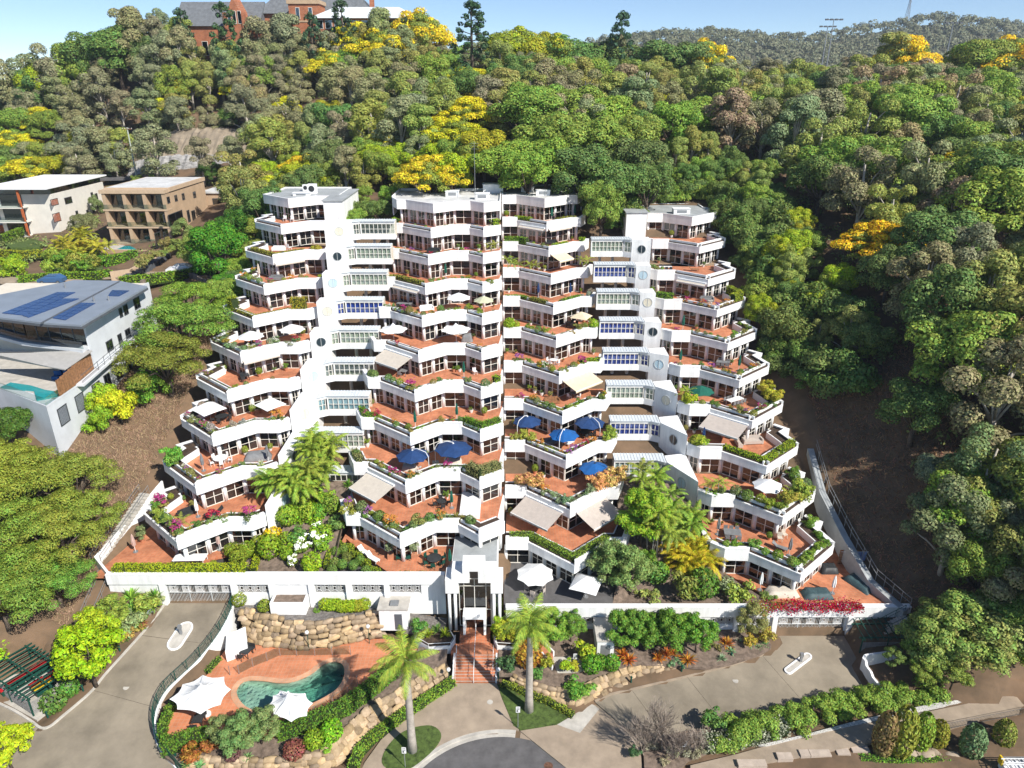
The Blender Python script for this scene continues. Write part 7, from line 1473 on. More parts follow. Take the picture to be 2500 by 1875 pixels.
def plant_hedge(tw, k, s0, s1, h, c, w_=.8, extra=''):
    ln = planter_line(tw, k); pts = [along(ln, s0)]
    L_ = [0]
    for a, b in zip(ln, ln[1:]): L_.append(L_[-1] + math.dist(a, b))
    pts += [p for p, l in zip(ln, L_) if s0 * L_[-1] + .1 < l < s1 * L_[-1] - .1] + [along(ln, s1)]
    hedge(pts, w_, h, FL(k) + .83, (extra or 'clipped hedge') + ' in the planter, ' + tname(tw, k), c, .15, 85, 'planter_hedge')
LIME, OLV, GRN = (.17, .25, .012), (.17, .17, .025), (.1, .18, .015)
plant_hedge('CL', 1, .06, .12, 1.0, LIME, extra='low lime box hedge'); plant_hedge('CL', 1, .95, .995, 1.3, LIME, extra='tall lime box hedge'); plant_tier('CL', 1, 4, .7, [GRN], 0, .2, .9, ('ball', 'low')); plant_tier('CL', 2, 11, .7, None, .3, kinds=('low', 'low', 'loose')); plant_hedge('CL', 3, .1, .42, .55, (.2, .19, .03)); plant_tier('CL', 3, 7, 1.0, None, .1, .45, .99); plant_tier('CL', 4, 13, 1.1); plant_tier('CL', 5, 8, .6, [(.16, .12, .05), (.12, .13, .04)], .05, kinds=('low',))
plant_tier('CL', 6, 11, 1.1, None, .3, kinds=('ball', 'loose', 'ball', 'low')); plant_hedge('CL', 6, .96, .995, 1.2, LIME, extra='tall lime box hedge'); plant_tier('CL', 7, 11, .85, None, .4, .1, .75); plant_hedge('CL', 7, .76, .995, 1.0, GRN, extra='stepped box hedge'); plant_hedge('CL', 7, .02, .17, .8, GRN, extra='low box hedge'); plant_tier('CL', 8, 12, 1.0, None, .4, .05, .8); plant_hedge('CL', 8, .8, .99, 1.3, (.17, .17, .06), 1.1, 'loose olive hedge'); plant_hedge('CL', 8, .02, .14, .9, (.17, .17, .06), .8, 'low olive hedge'); plant_tier('CL', 9, 17, 1.35, None, .4, .04, .85)
plant_hedge('CR', 1, .12, .3, .5, LIME); plant_hedge('CR', 1, .62, .84, .5, OLV, extra='olive clipped hedge'); plant_tier('CR', 1, 4, .7, None, .3); plant_hedge('CR', 2, .02, .24, 1.1, GRN, extra='tall block hedge'); plant_hedge('CR', 2, .55, .72, .5, LIME); plant_hedge('CR', 2, .86, .92, .9, LIME, extra='small block hedge'); plant_tier('CR', 2, 4, .7, None, .1, .28, .55); plant_hedge('CR', 4, .02, .22, .4, GRN); plant_hedge('CR', 4, .25, .42, .5, OLV, extra='olive clipped hedge'); plant_hedge('CR', 4, .58, .8, .5, GRN, extra='green umbrella-side hedge'); plant_tier('CR', 4, 3, 1, [(.2, .18, .13)], .0, .8, .98); plant_tier('CR', 5, 9, 1.0); plant_tier('CR', 5, 2, 1.5, [LIME], 0, .02, .1, ('ball',)); plant_tier('CR', 5, 1, 1.7, [LIME], 0, .86, .9, ('ball',)); plant_tier('CR', 6, 15, .95, None, .6); plant_hedge('CR', 6, .74, .88, .7, LIME); plant_tier('CR', 7, 15, 1.0, None, .3); plant_tier('CR', 8, 10, .75, None, .6, .2, .8, ('low',)); plant_tier('CR', 8, 2, 1.5, [(.19, .22, .03)], 0, .04, .2, ('loose',)); plant_tier('CR', 8, 2, 1.6, [(.15, .2, .03)], 0, .84, .95, ('loose',)); plant_tier('CR', 9, 4, 1.9, [(.34, .22, .08)], 0, .05, .24, ('loose',)); plant_tier('CR', 9, 7, 1.1, [(.13, .19, .08), (.15, .17, .09)], .1, .28, .7, ('spiky', 'loose', 'low')); plant_tier('CR', 9, 4, 2.0, [(.36, .23, .08)], 0, .72, .95, ('loose',)); plant_hedge('CR', 10, .03, .78, .6, (.12, .18, .02), .9, 'long loose hedge')
plant_hedge('L', 2, .28, .8, .45, (.2, .19, .03)); plant_tier('L', 2, 2, 1.1, [(.24, .22, .02)], 0, .84, .95, ('ball',)); plant_tier('L', 3, 12, .9, None, .5); plant_hedge('L', 4, .28, .34, 1.9, (.18, .21, .012), 1.2, 'tall outer cube hedge'); plant_hedge('L', 4, .84, .93, 2.0, (.22, .19, .015), 1.2, 'tall inner cube hedge'); plant_hedge('L', 4, .36, .83, .35, (.17, .17, .02)); plant_tier('L', 5, 14, 1.1, [(.13, .17, .08), (.1, .15, .06), (.17, .17, .03), (.15, .18, .12)], .1); plant_tier('L', 6, 9, .65, None, .3); plant_tier('L', 7, 14, 1.1, [(.2, .21, .16), (.13, .18, .05), (.11, .17, .03)], .25); plant_hedge('L', 7, .62, .8, .25, (.14, .2, .03)); plant_tier('L', 8, 10, .9, None, .3, .3, .95); plant_tier('L', 8, 2, 2.2, [(.1, .21, .03)], 0, .27, .33, ('loose',)); plant_tier('L', 9, 17, 1.15, None, .5, .1, .95)
plant_tier('R', 3, 3, .9, [(.14, .17, .05)], 0, .0, .1, ('loose',)); plant_hedge('R', 4, .0, .12, 1.2, GRN, .9, 'green block hedge'); plant_hedge('R', 4, .64, .9, 1.3, (.19, .23, .015), .9, 'tall lime hedge'); plant_tier('R', 4, 9, .7, [(.3, .14, .05), (.2, .15, .05)], .6, .14, .62, ('low',)); plant_tier('R', 5, 14, .8, None, .3); plant_tier('R', 6, 15, .75, None, .7, .02, .7); plant_tier('R', 7, 13, 1.1, None, .25); plant_tier('R', 7, 3, 2.0, [(.22, .23, .02)], 0, .7, .85, ('loose',)); plant_tier('R', 7, 2, 1.7, [(.23, .25, .015)], 0, .01, .08, ('loose',)); plant_hedge('R', 8, .2, .56, .55, (.18, .24, .012), .8, 'lime clipped hedge'); plant_hedge('R', 8, .58, .75, .7, (.17, .22, .012), .9, 'lime outer hedge'); plant_tier('R', 8, 4, 1.5, [(.19, .23, .02)], .2, .0, .1); plant_tier('R', 9, 15, 1.25, None, .2); plant_tier('R', 9, 4, 2.2, [(.2, .24, .03)], .0, .5, .68, ('loose',)); plant_tier('R', 10, 18, 1.15, [(.1, .17, .02), (.12, .19, .03)], .15)
for tw, k, ss in (('CR', 3, (.06, .12, .28, .9)), ('R', 9, (.62, .68, .05, .1)), ('R', 7, (.03,)), ('L', 9, (.5,)), ('CL', 2, (.96,))):
    for s in ss: x, y = along(planter_line(tw, k, 1.0), s); palm((x, y, FL(k) + .82), random.uniform(1.0, 2.0), 'small potted-size palm in the planter, ' + tname(tw, k), (.16, .19, .025), 13, 1.5, .07, group='small terrace palms: ' + tname(tw, k), trunks=2, spread=.35, nl=14)
# ------------------------------------------------------------------ furniture
PRO = {}
HIDE = []
def proto(name, fn):
    if name not in PRO:
        e = thing(name.split('|')[0], (0, 0, 0), None, None); fn(e); PRO[name] = e
    return PRO[name]
def put(name, fn, loc, rz, label, cat, group=None, s=1):
    p = proto(name, fn); c = copy_tree(p); c.location = loc; c.rotation_euler = (0, 0, rz); c.scale = (s, s, s); tag(c, label, cat, group); return c
def chair_fn(m):
    def f(e):
        link('seat', MB().box(-.24, .24, -.24, .24, .42, .47).mesh('seat', m), e); link('backrest', MB().box(-.24, .24, .2, .25, .5, .92).mesh('backrest', m), e)
        for x in (-.21, .21):
            for y in (-.21, .21): link('leg', MB().bar((x, y, 0), (x, y, .42 if y < 0 else .6), .04, .04).mesh('leg', m), e)
    return f
def table_fn(m, lx, ly, rnd=False):
    def f(e):
        link('tabletop', (MB().cyl((0, 0), lx / 2, .7, .75, 16) if rnd else MB().box(-lx / 2, lx / 2, -ly / 2, ly / 2, .7, .75)).mesh('tabletop', m), e)
        for x in (-1, 1):
            for y in (-1, 1): k = .3 if rnd else .45; link('leg', MB().bar((x * lx * k, y * ly * k, 0), (x * lx * k, y * ly * k, .7), .06, .06).mesh('leg', m), e)
    return f
def lounger_fn(m):
    def f(e):
        link('seat', MB().box(-.32, .32, -.95, .35, .3, .38).mesh('seat', m), e); link('backrest', MB().add([(-.32, .35, .3), (.32, .35, .3), (.32, .9, .75), (-.32, .9, .75), (-.32, .35, .38), (.32, .35, .38), (.32, .87, .83), (-.32, .87, .83)], [(0, 1, 2, 3), (4, 5, 6, 7), (0, 1, 5, 4), (1, 2, 6, 5), (2, 3, 7, 6), (3, 0, 4, 7)]).mesh('backrest', m), e)
        for x in (-.28, .28):
            for y in (-.85, .3): link('leg', MB().bar((x, y, 0), (x, y, .3), .05, .05).mesh('leg', m), e)
    return f
def sofa_fn(m):
    def f(e):
        link('seat', MB().box(-.95, .95, -.4, .4, .12, .45).mesh('seat', m), e); link('backrest', MB().box(-.95, .95, .28, .42, .45, .85).mesh('backrest', m), e)
        for x in (-1.03, 1.03): link('armrest', MB().box(x - .09, x + .09, -.4, .42, .05, .65).mesh('armrest', m), e)
    return f
MN = {'darkfurn': 'dark', 'whitefurn': 'white', 'wood': 'timber', 'cloth_grey': 'grey', 'green_metal': 'dark green', 'cloth_beige': 'beige', 'cloth_taupe': 'taupe'}
def dining(tw, k, p, m, shape, n, lx=1.6, ly=.9, where=None, z=None, mt=None, rz=None):
    zz = FL(k) if z is None else z; x, y = p[0], p[1]; w_ = where or tname(tw, k); rz = random.uniform(-.6, .6) if rz is None else rz; mt = mt or m
    put('table|%s%s%.1f%.1f' % (mt, shape, lx, ly), table_fn(mt, lx, ly, shape == 'round'), (x, y, zz), rz, '%s %s dining table, %s' % (MN[mt], shape, w_), 'table')
    for i in range(n):
        if shape == 'round': a = 2 * math.pi * i / n; q = Vector((math.cos(a), math.sin(a))) * (lx / 2 + .25); r2 = a - math.pi / 2
        else: sd = -1 if i % 2 else 1; q = Vector((-lx / 2 + lx * ((i // 2) + .5) / ((n + 1) // 2), sd * (ly / 2 + .2))); r2 = 0 if sd > 0 else math.pi
        c, s_ = math.cos(rz), math.sin(rz); put('chair|' + m, chair_fn(m), (x + q.x * c - q.y * s_, y + q.x * s_ + q.y * c, zz), rz + r2, '%s chair at the %s table, %s' % (MN[m], shape, w_), 'chair', 'chairs at the table: ' + w_)
# umbrellas
def ring_canopy(n, r_, h, drop, flare=0):
    mb = MB(); rings = [(.04, h), (.35, h - drop * .28), (.7, h - drop * .66), (1, h - drop)]; vs = []; m = n * 2
    for q, z in rings:
        for j in range(m): a = 2 * math.pi * j / m; c = 1 if j % 2 == 0 else math.cos(math.pi / n) * (.985 - flare * q); vs.append((r_ * q * c * math.cos(a), r_ * q * c * math.sin(a), z - (.03 * q if j % 2 == 0 else 0)))
    fs = [(i * m + j, i * m + (j + 1) % m, (i + 1) * m + (j + 1) % m, (i + 1) * m + j) for i in range(3) for j in range(m)]
    fs.append(tuple(range(m))); o = len(vs); vs += [(x, y, z - .03) for x, y, z in vs]; fs += [tuple(q + o for q in reversed(f)) for f in fs]
    fs += [(3 * m + j, 3 * m + (j + 1) % m, o + 3 * m + (j + 1) % m, o + 3 * m + j) for j in range(m)]
    # valance
    return mb.add(vs, fs)
def open_umb(m, n, r_, pole='whitefurn'):
    def f(e):
        link('canopy', ring_canopy(n, r_, 2.75, .62 * r_ / 1.5, .04 if n > 5 else 0).mesh('canopy', m), e); link('pole', MB().cyl((0, 0), .03, 0, 2.76, 8).mesh('pole', pole), e); link('base', MB().cyl((0, 0), .32, 0, .08, 14).mesh('base', 'grey_metal'), e)
        for j in range(n):
            a = 2 * math.pi * j / n; link('rib', MB().bar((0, 0, 2.62), (r_ * .97 * math.cos(a), r_ * .97 * math.sin(a), 2.70 - .62 * r_ / 1.5), .025, .025).mesh('rib', pole), e)
    return f
def tensile(m, r_):
    def f(e):
        mb = MB(); vs = []; n = 6; m_ = 24; rings = [(.03, 3.0), (.2, 2.62), (.5, 2.3), (.8, 2.12), (1, 2.05)]
        for q, z in rings:
            for j in range(m_): a = 2 * math.pi * j / m_; lob = 1 - (.16 * q) * (1 - abs(math.cos(n * a / 2))); vs.append((r_ * q * lob * math.cos(a), r_ * q * lob * math.sin(a), z))
        fs = [(i * m_ + j, i * m_ + (j + 1) % m_, (i + 1) * m_ + (j + 1) % m_, (i + 1) * m_ + j) for i in range(4) for j in range(m_)]; o = len(vs); vs += [(x, y, z - .02) for x, y, z in vs]; fs += [tuple(q + o for q in reversed(f_)) for f_ in fs]
        link('canopy', mb.add(vs, fs).mesh('canopy', m, smooth=True), e); link('pole', MB().cyl((0, 0), .05, 0, 3.05, 8).mesh('pole', 'whitefurn'), e); link('base', MB().cyl((0, 0), .4, 0, .1, 14).mesh('base', 'grey_metal'), e)
    return f
def cantilever(m, r_, dark=False):
    def f(e):
        link('canopy', ring_canopy(8, r_, 2.8, .75, .03).mesh('canopy', m), e); pm = 'darkfurn' if dark else 'whitefurn'; pts = [(r_ * .95, -.5, 0), (r_ * .95, -.5, 2.1), (r_ * .8, -.42, 2.75), (r_ * .3, -.15, 3.1), (0, 0, 2.95), (0, 0, 2.7)]
        link('mast', MB().tube(pts, .045, 7).mesh('mast', pm), e); link('hub', MB().cyl((0, 0), .12, 2.72, 2.85, 10).mesh('hub', pm), e); link('base', MB().box(r_ * .95 - .4, r_ * .95 + .4, -.9, -.1, 0, .1).mesh('base', 'grey_metal'), e)
        for j in range(8): a = 2 * math.pi * j / 8; link('rib', MB().bar((0, 0, 2.68), (r_ * .97 * math.cos(a), r_ * .97 * math.sin(a), 2.0), .025, .025).mesh('rib', pm), e)
    return f
def closed_umb(m, h=2.5):
    def f(e):
        vs = []; n = 12; prof = [(.06, h * .33), (.17, h * .36), (.19, h * .6), (.1, h * .9), (.02, h)]
        mb = MB(); m_ = n
        for i, (r_, z) in enumerate(prof):
            for j in range(m_): a = 2 * math.pi * j / m_; q = r_ * (1.15 if j % 2 else .75); vs.append((q * math.cos(a), q * math.sin(a), z))
        mb.add(vs, [(i * m_ + j, i * m_ + (j + 1) % m_, (i + 1) * m_ + (j + 1) % m_, (i + 1) * m_ + j) for i in range(4) for j in range(m_)] + [tuple(range(m_))]); link('canopy', mb.mesh('canopy', m), e); link('pole', MB().cyl((0, 0), .03, 0, h * .4, 7).mesh('pole', 'whitefurn'), e); link('base', MB().cyl((0, 0), .28, 0, .08, 12).mesh('base', 'grey_metal'), e)
    return f
def clamp(tw, k, p, marg=1.9):
    """keep a thing between its planter and the glazing line of the level above"""
    x, y = p[0], p[1]
    if k > TOW[tw]['k1']: return x, y
    A = planter_line(tw, k, marg); G = planter_line(tw, k - 1, .55); xs = [q[0] for q in A]; xg = [q[0] for q in G]
    if tw in ('L', 'R'): A = [q for q in A][3 if tw == 'L' else 0: None if tw == 'L' else 5]; G = G[3 if tw == 'L' else 0: None if tw == 'L' else 5]
    lo = float(np.interp(x, [q[0] for q in sorted(A)], [q[1] for q in sorted(A)])); hi = float(np.interp(x, [q[0] for q in sorted(G)], [q[1] for q in sorted(G)]))
    return x, min(max(y, lo), max(lo, hi - .5))
def umb(kind, tw, k, p, conv, m, col, r_=1.6, n=8, hc=2.35, z=None, where=None, rz=None, dark=False):
    zz = FL(k) if z is None else z; q = P(*conv(*p), zz + hc); x, y = clamp(tw, k, q, 2.0) if z is None else (q.x, q.y); w_ = where or tname(tw, k); rz = random.uniform(0, .5) if rz is None else rz
    fn, lab = {'open': (open_umb(m, n, r_), 'open %s umbrella'), 'square': (open_umb(m, 4, r_), 'square open %s umbrella'), 'tensile': (tensile(m, r_), '%s tensile shade umbrella'), 'cant': (cantilever(m, r_, dark), 'open %s cantilever umbrella'), 'closed': (closed_umb(m), 'closed %s umbrella')}[kind]
    return put('umbrella|%s%s%.1f%d%d' % (kind, m, r_, n, dark), fn, (x, y, zz), rz, (lab % col) + ', ' + w_, 'umbrella', 'umbrellas: ' + w_ + kind + col)
umb('open', 'L', 5, (900, 1310), z1, 'cloth_w', 'white', 1.9); umb('open', 'L', 5, (1235, 1255), z1, 'cloth_w', 'white', 1.9); umb('square', 'L', 7, (890, 460), z4, 'cloth_w', 'white', 2.3, rz=.1); umb('square', 'L', 7, (1390, 430), z4, 'cloth_w', 'white', 2.1, rz=.1)
umb('closed', 'L', 8, (840, 920), z4, 'cloth_grey', 'grey', hc=1.3); umb('closed', 'L', 8, (1370, 850), z4, 'cloth_grey', 'grey', hc=1.3); umb('closed', 'L', 9, (795, 1290), z4, 'cloth_w', 'white', hc=1.3); umb('closed', 'L', 3, (968, 800), z1, 'cloth_beige', 'beige', hc=1.3)
umb('closed', 'L', 10, (655, 50), z7, 'cloth_pink', 'faded pink', hc=1.3, z=zL); umb('closed', 'L', 10, (970, 1560), z4, 'cloth_pink', 'faded pink', hc=1.3, z=zL, where='beside the glass of the ground terrace')
umb('open', 'CL', 4, (810, 1110), z2, 'cloth_w', 'white', 1.9); umb('open', 'CL', 4, (1035, 1140), z2, 'cloth_olive', 'pale green', 1.6); umb('tensile', 'CL', 5, (220, 1400), z2, 'cloth_w', 'white', 2.1); umb('tensile', 'CL', 5, (785, 1400), z2, 'cloth_w', 'white', 2.2)
umb('closed', 'CL', 6, (1002, 155), z5, 'cloth_green', 'green', hc=1.3); umb('closed', 'CL', 7, (643, 520), z5, 'cloth_green', 'green', hc=1.3); umb('closed', 'CL', 7, (950, 465), z5, 'cloth_green', 'green', hc=1.3); umb('cant', 'CL', 8, (625, 775), z5, 'cloth_blue', 'navy blue', 2.1, rz=0); umb('cant', 'CL', 8, (925, 725), z5, 'cloth_blue', 'navy blue', 2.4, rz=3.3); umb('closed', 'CL', 9, (912, 1110), z5, 'cloth_green', 'green', hc=1.3); umb('closed', 'CL', 10, (900, 1540), z5, 'cloth_green', 'green', hc=1.3, z=zL); umb('closed', 'CL', 3, (692, 885), z2, 'cloth_green', 'green', hc=1.3)
umb('closed', 'CR', 1, (1648, 370), z2, 'cloth_green', 'teal', hc=1.3); umb('closed', 'CR', 1, (1852, 340), z2, 'cloth_green', 'teal', hc=1.3); umb('closed', 'CR', 4, (1528, 1060), z2, 'cloth_blue', 'dark blue', hc=1.3); umb('closed', 'CR', 4, (1815, 1060), z2, 'cloth_blue', 'dark blue', hc=1.3); umb('square', 'CR', 5, (1915, 1280), z2, 'cloth_sand', 'sand', 1.9, rz=.3)
umb('cant', 'CR', 8, (1470, 525), z5, 'cloth_blue', 'navy blue', 2.0, rz=4.2); umb('cant', 'CR', 8, (1740, 625), z5, 'cloth_blue2', 'bright blue', 2.0, rz=4.6); umb('cant', 'CR', 8, (1930, 535), z5, 'cloth_blue', 'slate blue', 2.1, rz=5.6); umb('cant', 'CR', 9, (1965, 870), z5, 'cloth_blue2', 'bright blue', 2.0, rz=0, dark=True); umb('open', 'CR', 11, (678, 95), z8, 'cloth_w', 'white', 2.2, z=zR); umb('square', 'CR', 11, (955, 145), z8, 'cloth_w', 'white', 2.2, z=zR, where='beside the grey-green tree of the dark deck', rz=.4)
umb('closed', 'R', 5, (990, 1170), z3t, 'cloth_green', 'green', hc=1.3); umb('closed', 'R', 6, (965, 1480), z3t, 'cloth_green', 'green', hc=1.3); umb('closed', 'R', 6, (1495, 1530), z3t, 'cloth_green', 'green', hc=1.3); umb('open', 'R', 7, (795, 250), z6, 'cloth_green', 'green', 1.9); umb('open', 'R', 9, (1215, 840), z6, 'cloth_w', 'white', 1.9); umb('closed', 'R', 10, (905, 1105), z6, 'cloth_grey', 'grey', hc=1.3); umb('closed', 'R', 10, (1352, 1235), z6, 'cloth_grey', 'grey', hc=1.3); umb('closed', 'R', 11, (1170, 1450), z6, 'cloth_w', 'white', hc=1.3, z=zR); umb('closed', 'R', 11, (1625, 1470), z6, 'cloth_w', 'white', hc=1.3, z=zR, where='at the outer end of the ground terrace'); umb('closed', 'R', 8, (812, 540), z6, 'cloth_blue', 'blue', hc=1.3)
# awnings
def awning(tw, k, seg, s0, s1, m, col, proj=2.7, drop=.8):
    A = at(tw, k - 1, POLY[tw]); a = Vector(A[seg]); b = Vector(A[seg + 1]); d = (b - a).normalized(); n = Vector((d.y, -d.x)); p0 = a.lerp(b, s0); p1 = a.lerp(b, s1); z = ZB(k - 1) + .42
    e = thing('awning', (*((p0 + p1) / 2), z), 'extended %s awning, %s' % (col, tname(tw, k)), 'awning', 'awnings: ' + tname(tw, k)); V = []
    for t in np.linspace(0, 1, 7):
        for q in (p0, p1): V.append((*(q + n * (.12 + proj * t)), z - drop * t - .05 * math.sin(math.pi * t)))
    fs = [(2 * i, 2 * i + 1, 2 * i + 3, 2 * i + 2) for i in range(6)]; o = len(V); V += [(x, y, zz - .025) for x, y, zz in V]; fs += [tuple(i + o for i in reversed(f)) for f in fs]
    MB().add(V, fs).build('fabric', m, e); e0, e1 = V[12], V[13]; MB().bar((e0[0], e0[1], e0[2] - .04), (e1[0], e1[1], e1[2] - .04), .08, .1).build('front_bar', 'whitefurn', e); MB().add([(e0[0], e0[1], e0[2] - .08), (e1[0], e1[1], e1[2] - .08), (e1[0], e1[1], e1[2] - .3), (e0[0], e0[1], e0[2] - .3)], [(0, 1, 2, 3)]).build('valance', m, e)
    MB().bar((*(p0 + n * .1), z + .05), (*(p1 + n * .1), z + .05), .2, .22).build('cassette', 'white2', e)
    for q in (p0 + d * .15, p1 - d * .15): MB().bar((*(q + n * .1), z - .15), (*(q + n * (proj + .05)), z - drop - .12), .04, .05).build('arm', 'grey_metal', e)
awning('CL', 6, 2, 0, .8, 'cloth_beige', 'beige'); awning('CL', 9, 2, 0, .72, 'cloth_beige', 'beige', 2.9); awning('CR', 3, 2, .05, .6, 'cloth_sand', 'sand', 2.2); awning('CR', 7, 2, .1, 1, 'cloth_sand', 'sand', 2.6); awning('CR', 10, 1, .0, .85, 'cloth_taupe', 'taupe', 2.9, .95); awning('CR', 10, 2, .16, 1, 'cloth_taupe', 'taupe', 2.9, .95); awning('R', 8, 2, 0, .92, 'cloth_taupe', 'taupe', 2.9)
for tw, k, seg, s0, s1 in (('CL', 4, 2, 0, .8), ('CR', 2, 1, .1, .95), ('CR', 2, 2, .05, .95), ('L', 3, 4, .02, .9), ('R', 4, 2, .1, .95), ('L', 6, 4, .03, .95)): awning(tw, k, seg, s0, s1, 'cloth_beige', 'mostly rolled beige', .45, .25)
def dpx(tw, k, p, conv, m, shape, n, lx=1.6, ly=.9, z=None, where=None, mt=None, rz=None):
    q = P(*conv(*p), (FL(k) if z is None else z) + .5); x, y = clamp(tw, k, q, 2.6) if z is None else (q.x, q.y); dining(tw, k, (x, y), m, shape, n, lx, ly, where, z, mt, rz)
dpx('L', 5, (900, 1400), z1, 'wood', 'rectangular', 4, mt='darkfurn'); dpx('L', 6, (1190, 225), z4, 'darkfurn', 'square', 3, 1.2, 1.2); dpx('L', 7, (1000, 560), z4, 'darkfurn', 'round', 5, 1.7); dpx('L', 8, (990, 900), z4, 'whitefurn', 'round', 5, 1.8); dpx('L', 10, (935, 130), z7, 'darkfurn', 'long', 6, 3.6, 1.3, zL, mt='whitefurn', rz=.03); dpx('CL', 4, (320, 1195), z2, 'darkfurn', 'rectangular', 6, 2.4, 1.0, mt='cloth_grey'); dpx('CL', 10, (785, 1555), z5, 'green_metal', 'round', 6, 1.7, z=zL, mt='darkfurn'); dpx('CL', 9, (840, 1135), z5, 'darkfurn', 'round', 4, 1.2); dpx('CL', 6, (560, 175), z5, 'cloth_grey', 'square', 3, 1.1, 1.1)
dpx('CR', 5, (1830, 1370), z2, 'darkfurn', 'rectangular', 4); dpx('CR', 6, (1660, 95), z5, 'whitefurn', 'round', 4, 1.1); dpx('CR', 7, (1810, 340), z5, 'whitefurn', 'round', 3, 1.1, mt='cloth_grey'); dpx('CR', 8, (1905, 620), z5, 'darkfurn', 'rectangular', 6, 2.0, 1.0); dpx('CR', 11, (680, 185), z8, 'cloth_taupe', 'round', 5, 1.5, z=zR, mt='darkfurn'); dpx('R', 3, (830, 680), z3t, 'darkfurn', 'rectangular', 6, 2.2, .9, mt='whitefurn'); dpx('R', 6, (1330, 1515), z3t, 'cloth_grey', 'rectangular', 6, 1.9, 1.0, mt='cloth_grey'); dpx('R', 7, (990, 305), z6, 'cloth_grey', 'rectangular', 8, 2.6, 1.0, mt='whitefurn'); dpx('R', 10, (990, 1155), z6, 'cloth_grey', 'rectangular', 6, 2.0, 1.3)
def fput(kind, tw, k, p, conv, m, lab, rz=0, s=1, z=None, cat=None):
    fn = {'lounger': lounger_fn, 'sofa': sofa_fn, 'chair': chair_fn}[kind](m); q = P(*conv(*p), (FL(k) if z is None else z) + .3); x, y = clamp(tw, k, q, 2.2) if z is None else (q.x, q.y); w_ = tname(tw, k) if z is None else 'ground terrace, ' + TOW[tw]['nick']
    put(kind + '|' + m, fn, (x, y, FL(k) if z is None else z), rz, lab + ', ' + w_, cat or kind, 'seats: ' + lab + w_, s)
fput('sofa', 'L', 2, (1130, 625), z1, 'whitefurn', 'white outdoor sofa'); fput('chair', 'L', 2, (1215, 620), z1, 'whitefurn', 'white armchair', 2.5, 1.2); fput('sofa', 'L', 3, (1150, 830), z1, 'cloth_grey', 'pale grey sofa'); fput('lounger', 'L', 9, (940, 1340), z4, 'darkfurn', 'dark sun lounger', -1.0, 1.2); fput('sofa', 'L', 9, (720, 1335), z4, 'darkfurn', 'black outdoor sofa', .8); fput('chair', 'L', 1, (1180, 385), z1, 'whitefurn', 'white armchair', 0, 1.2); fput('chair', 'L', 1, (1255, 380), z1, 'whitefurn', 'white armchair', 0, 1.2); fput('sofa', 'CL', 4, (535, 1195), z2, 'whitefurn', 'white outdoor sofa', .3); fput('lounger', 'CL', 10, (525, 1515), z5, 'green_metal', 'dark green lounger', .1, 1, zL); fput('lounger', 'CL', 10, (600, 1515), z5, 'green_metal', 'dark green lounger', -.1, 1, zL); fput('lounger', 'CL', 10, (270, 1500), z5, 'whitefurn', 'white sun lounger', .9, 1, zL); fput('lounger', 'CL', 10, (330, 1545), z5, 'whitefurn', 'white sun lounger', .9, 1, zL); fput('chair', 'CL', 6, (1085, 170), z5, 'whitefurn', 'white armchair', .5, 1.1); fput('sofa', 'CL', 2, (590, 700), z2, 'darkfurn', 'dark bench'); fput('sofa', 'CR', 2, (1640, 620), z2, 'darkfurn', 'dark outdoor sofa'); fput('sofa', 'CR', 8, (1660, 690), z5, 'cloth_grey', 'pale grey lounge sofa', .5); fput('lounger', 'CR', 8, (1790, 690), z5, 'whitefurn', 'white sun lounger', -.7); fput('lounger', 'CR', 9, (1920, 935), z5, 'darkfurn', 'folding lounger', .5); fput('sofa', 'CR', 7, (1650, 390), z5, 'wood', 'cane settee', .2); fput('sofa', 'R', 8, (1095, 550), z6, 'cloth_taupe', 'taupe corner sofa', .1, 1.2); fput('sofa', 'R', 8, (1030, 590), z6, 'cloth_taupe', 'taupe single sofa', 1.6, .8); fput('sofa', 'R', 4, (1160, 920), z3t, 'cloth_grey', 'grey outdoor sofa'); fput('chair', 'R', 10, (1290, 1130), z6, 'cloth_beige', 'beige armchair', .3, 1.2); fput('chair', 'R', 10, (1250, 1130), z6, 'cloth_beige', 'beige armchair', -.2, 1.2); fput('lounger', 'R', 10, (1285, 1240), z6, 'cloth_grey', 'grey sun lounger', 1.0); fput('lounger', 'R', 3, (1080, 690), z3t, 'wood', 'timber deck chair', 1.4)
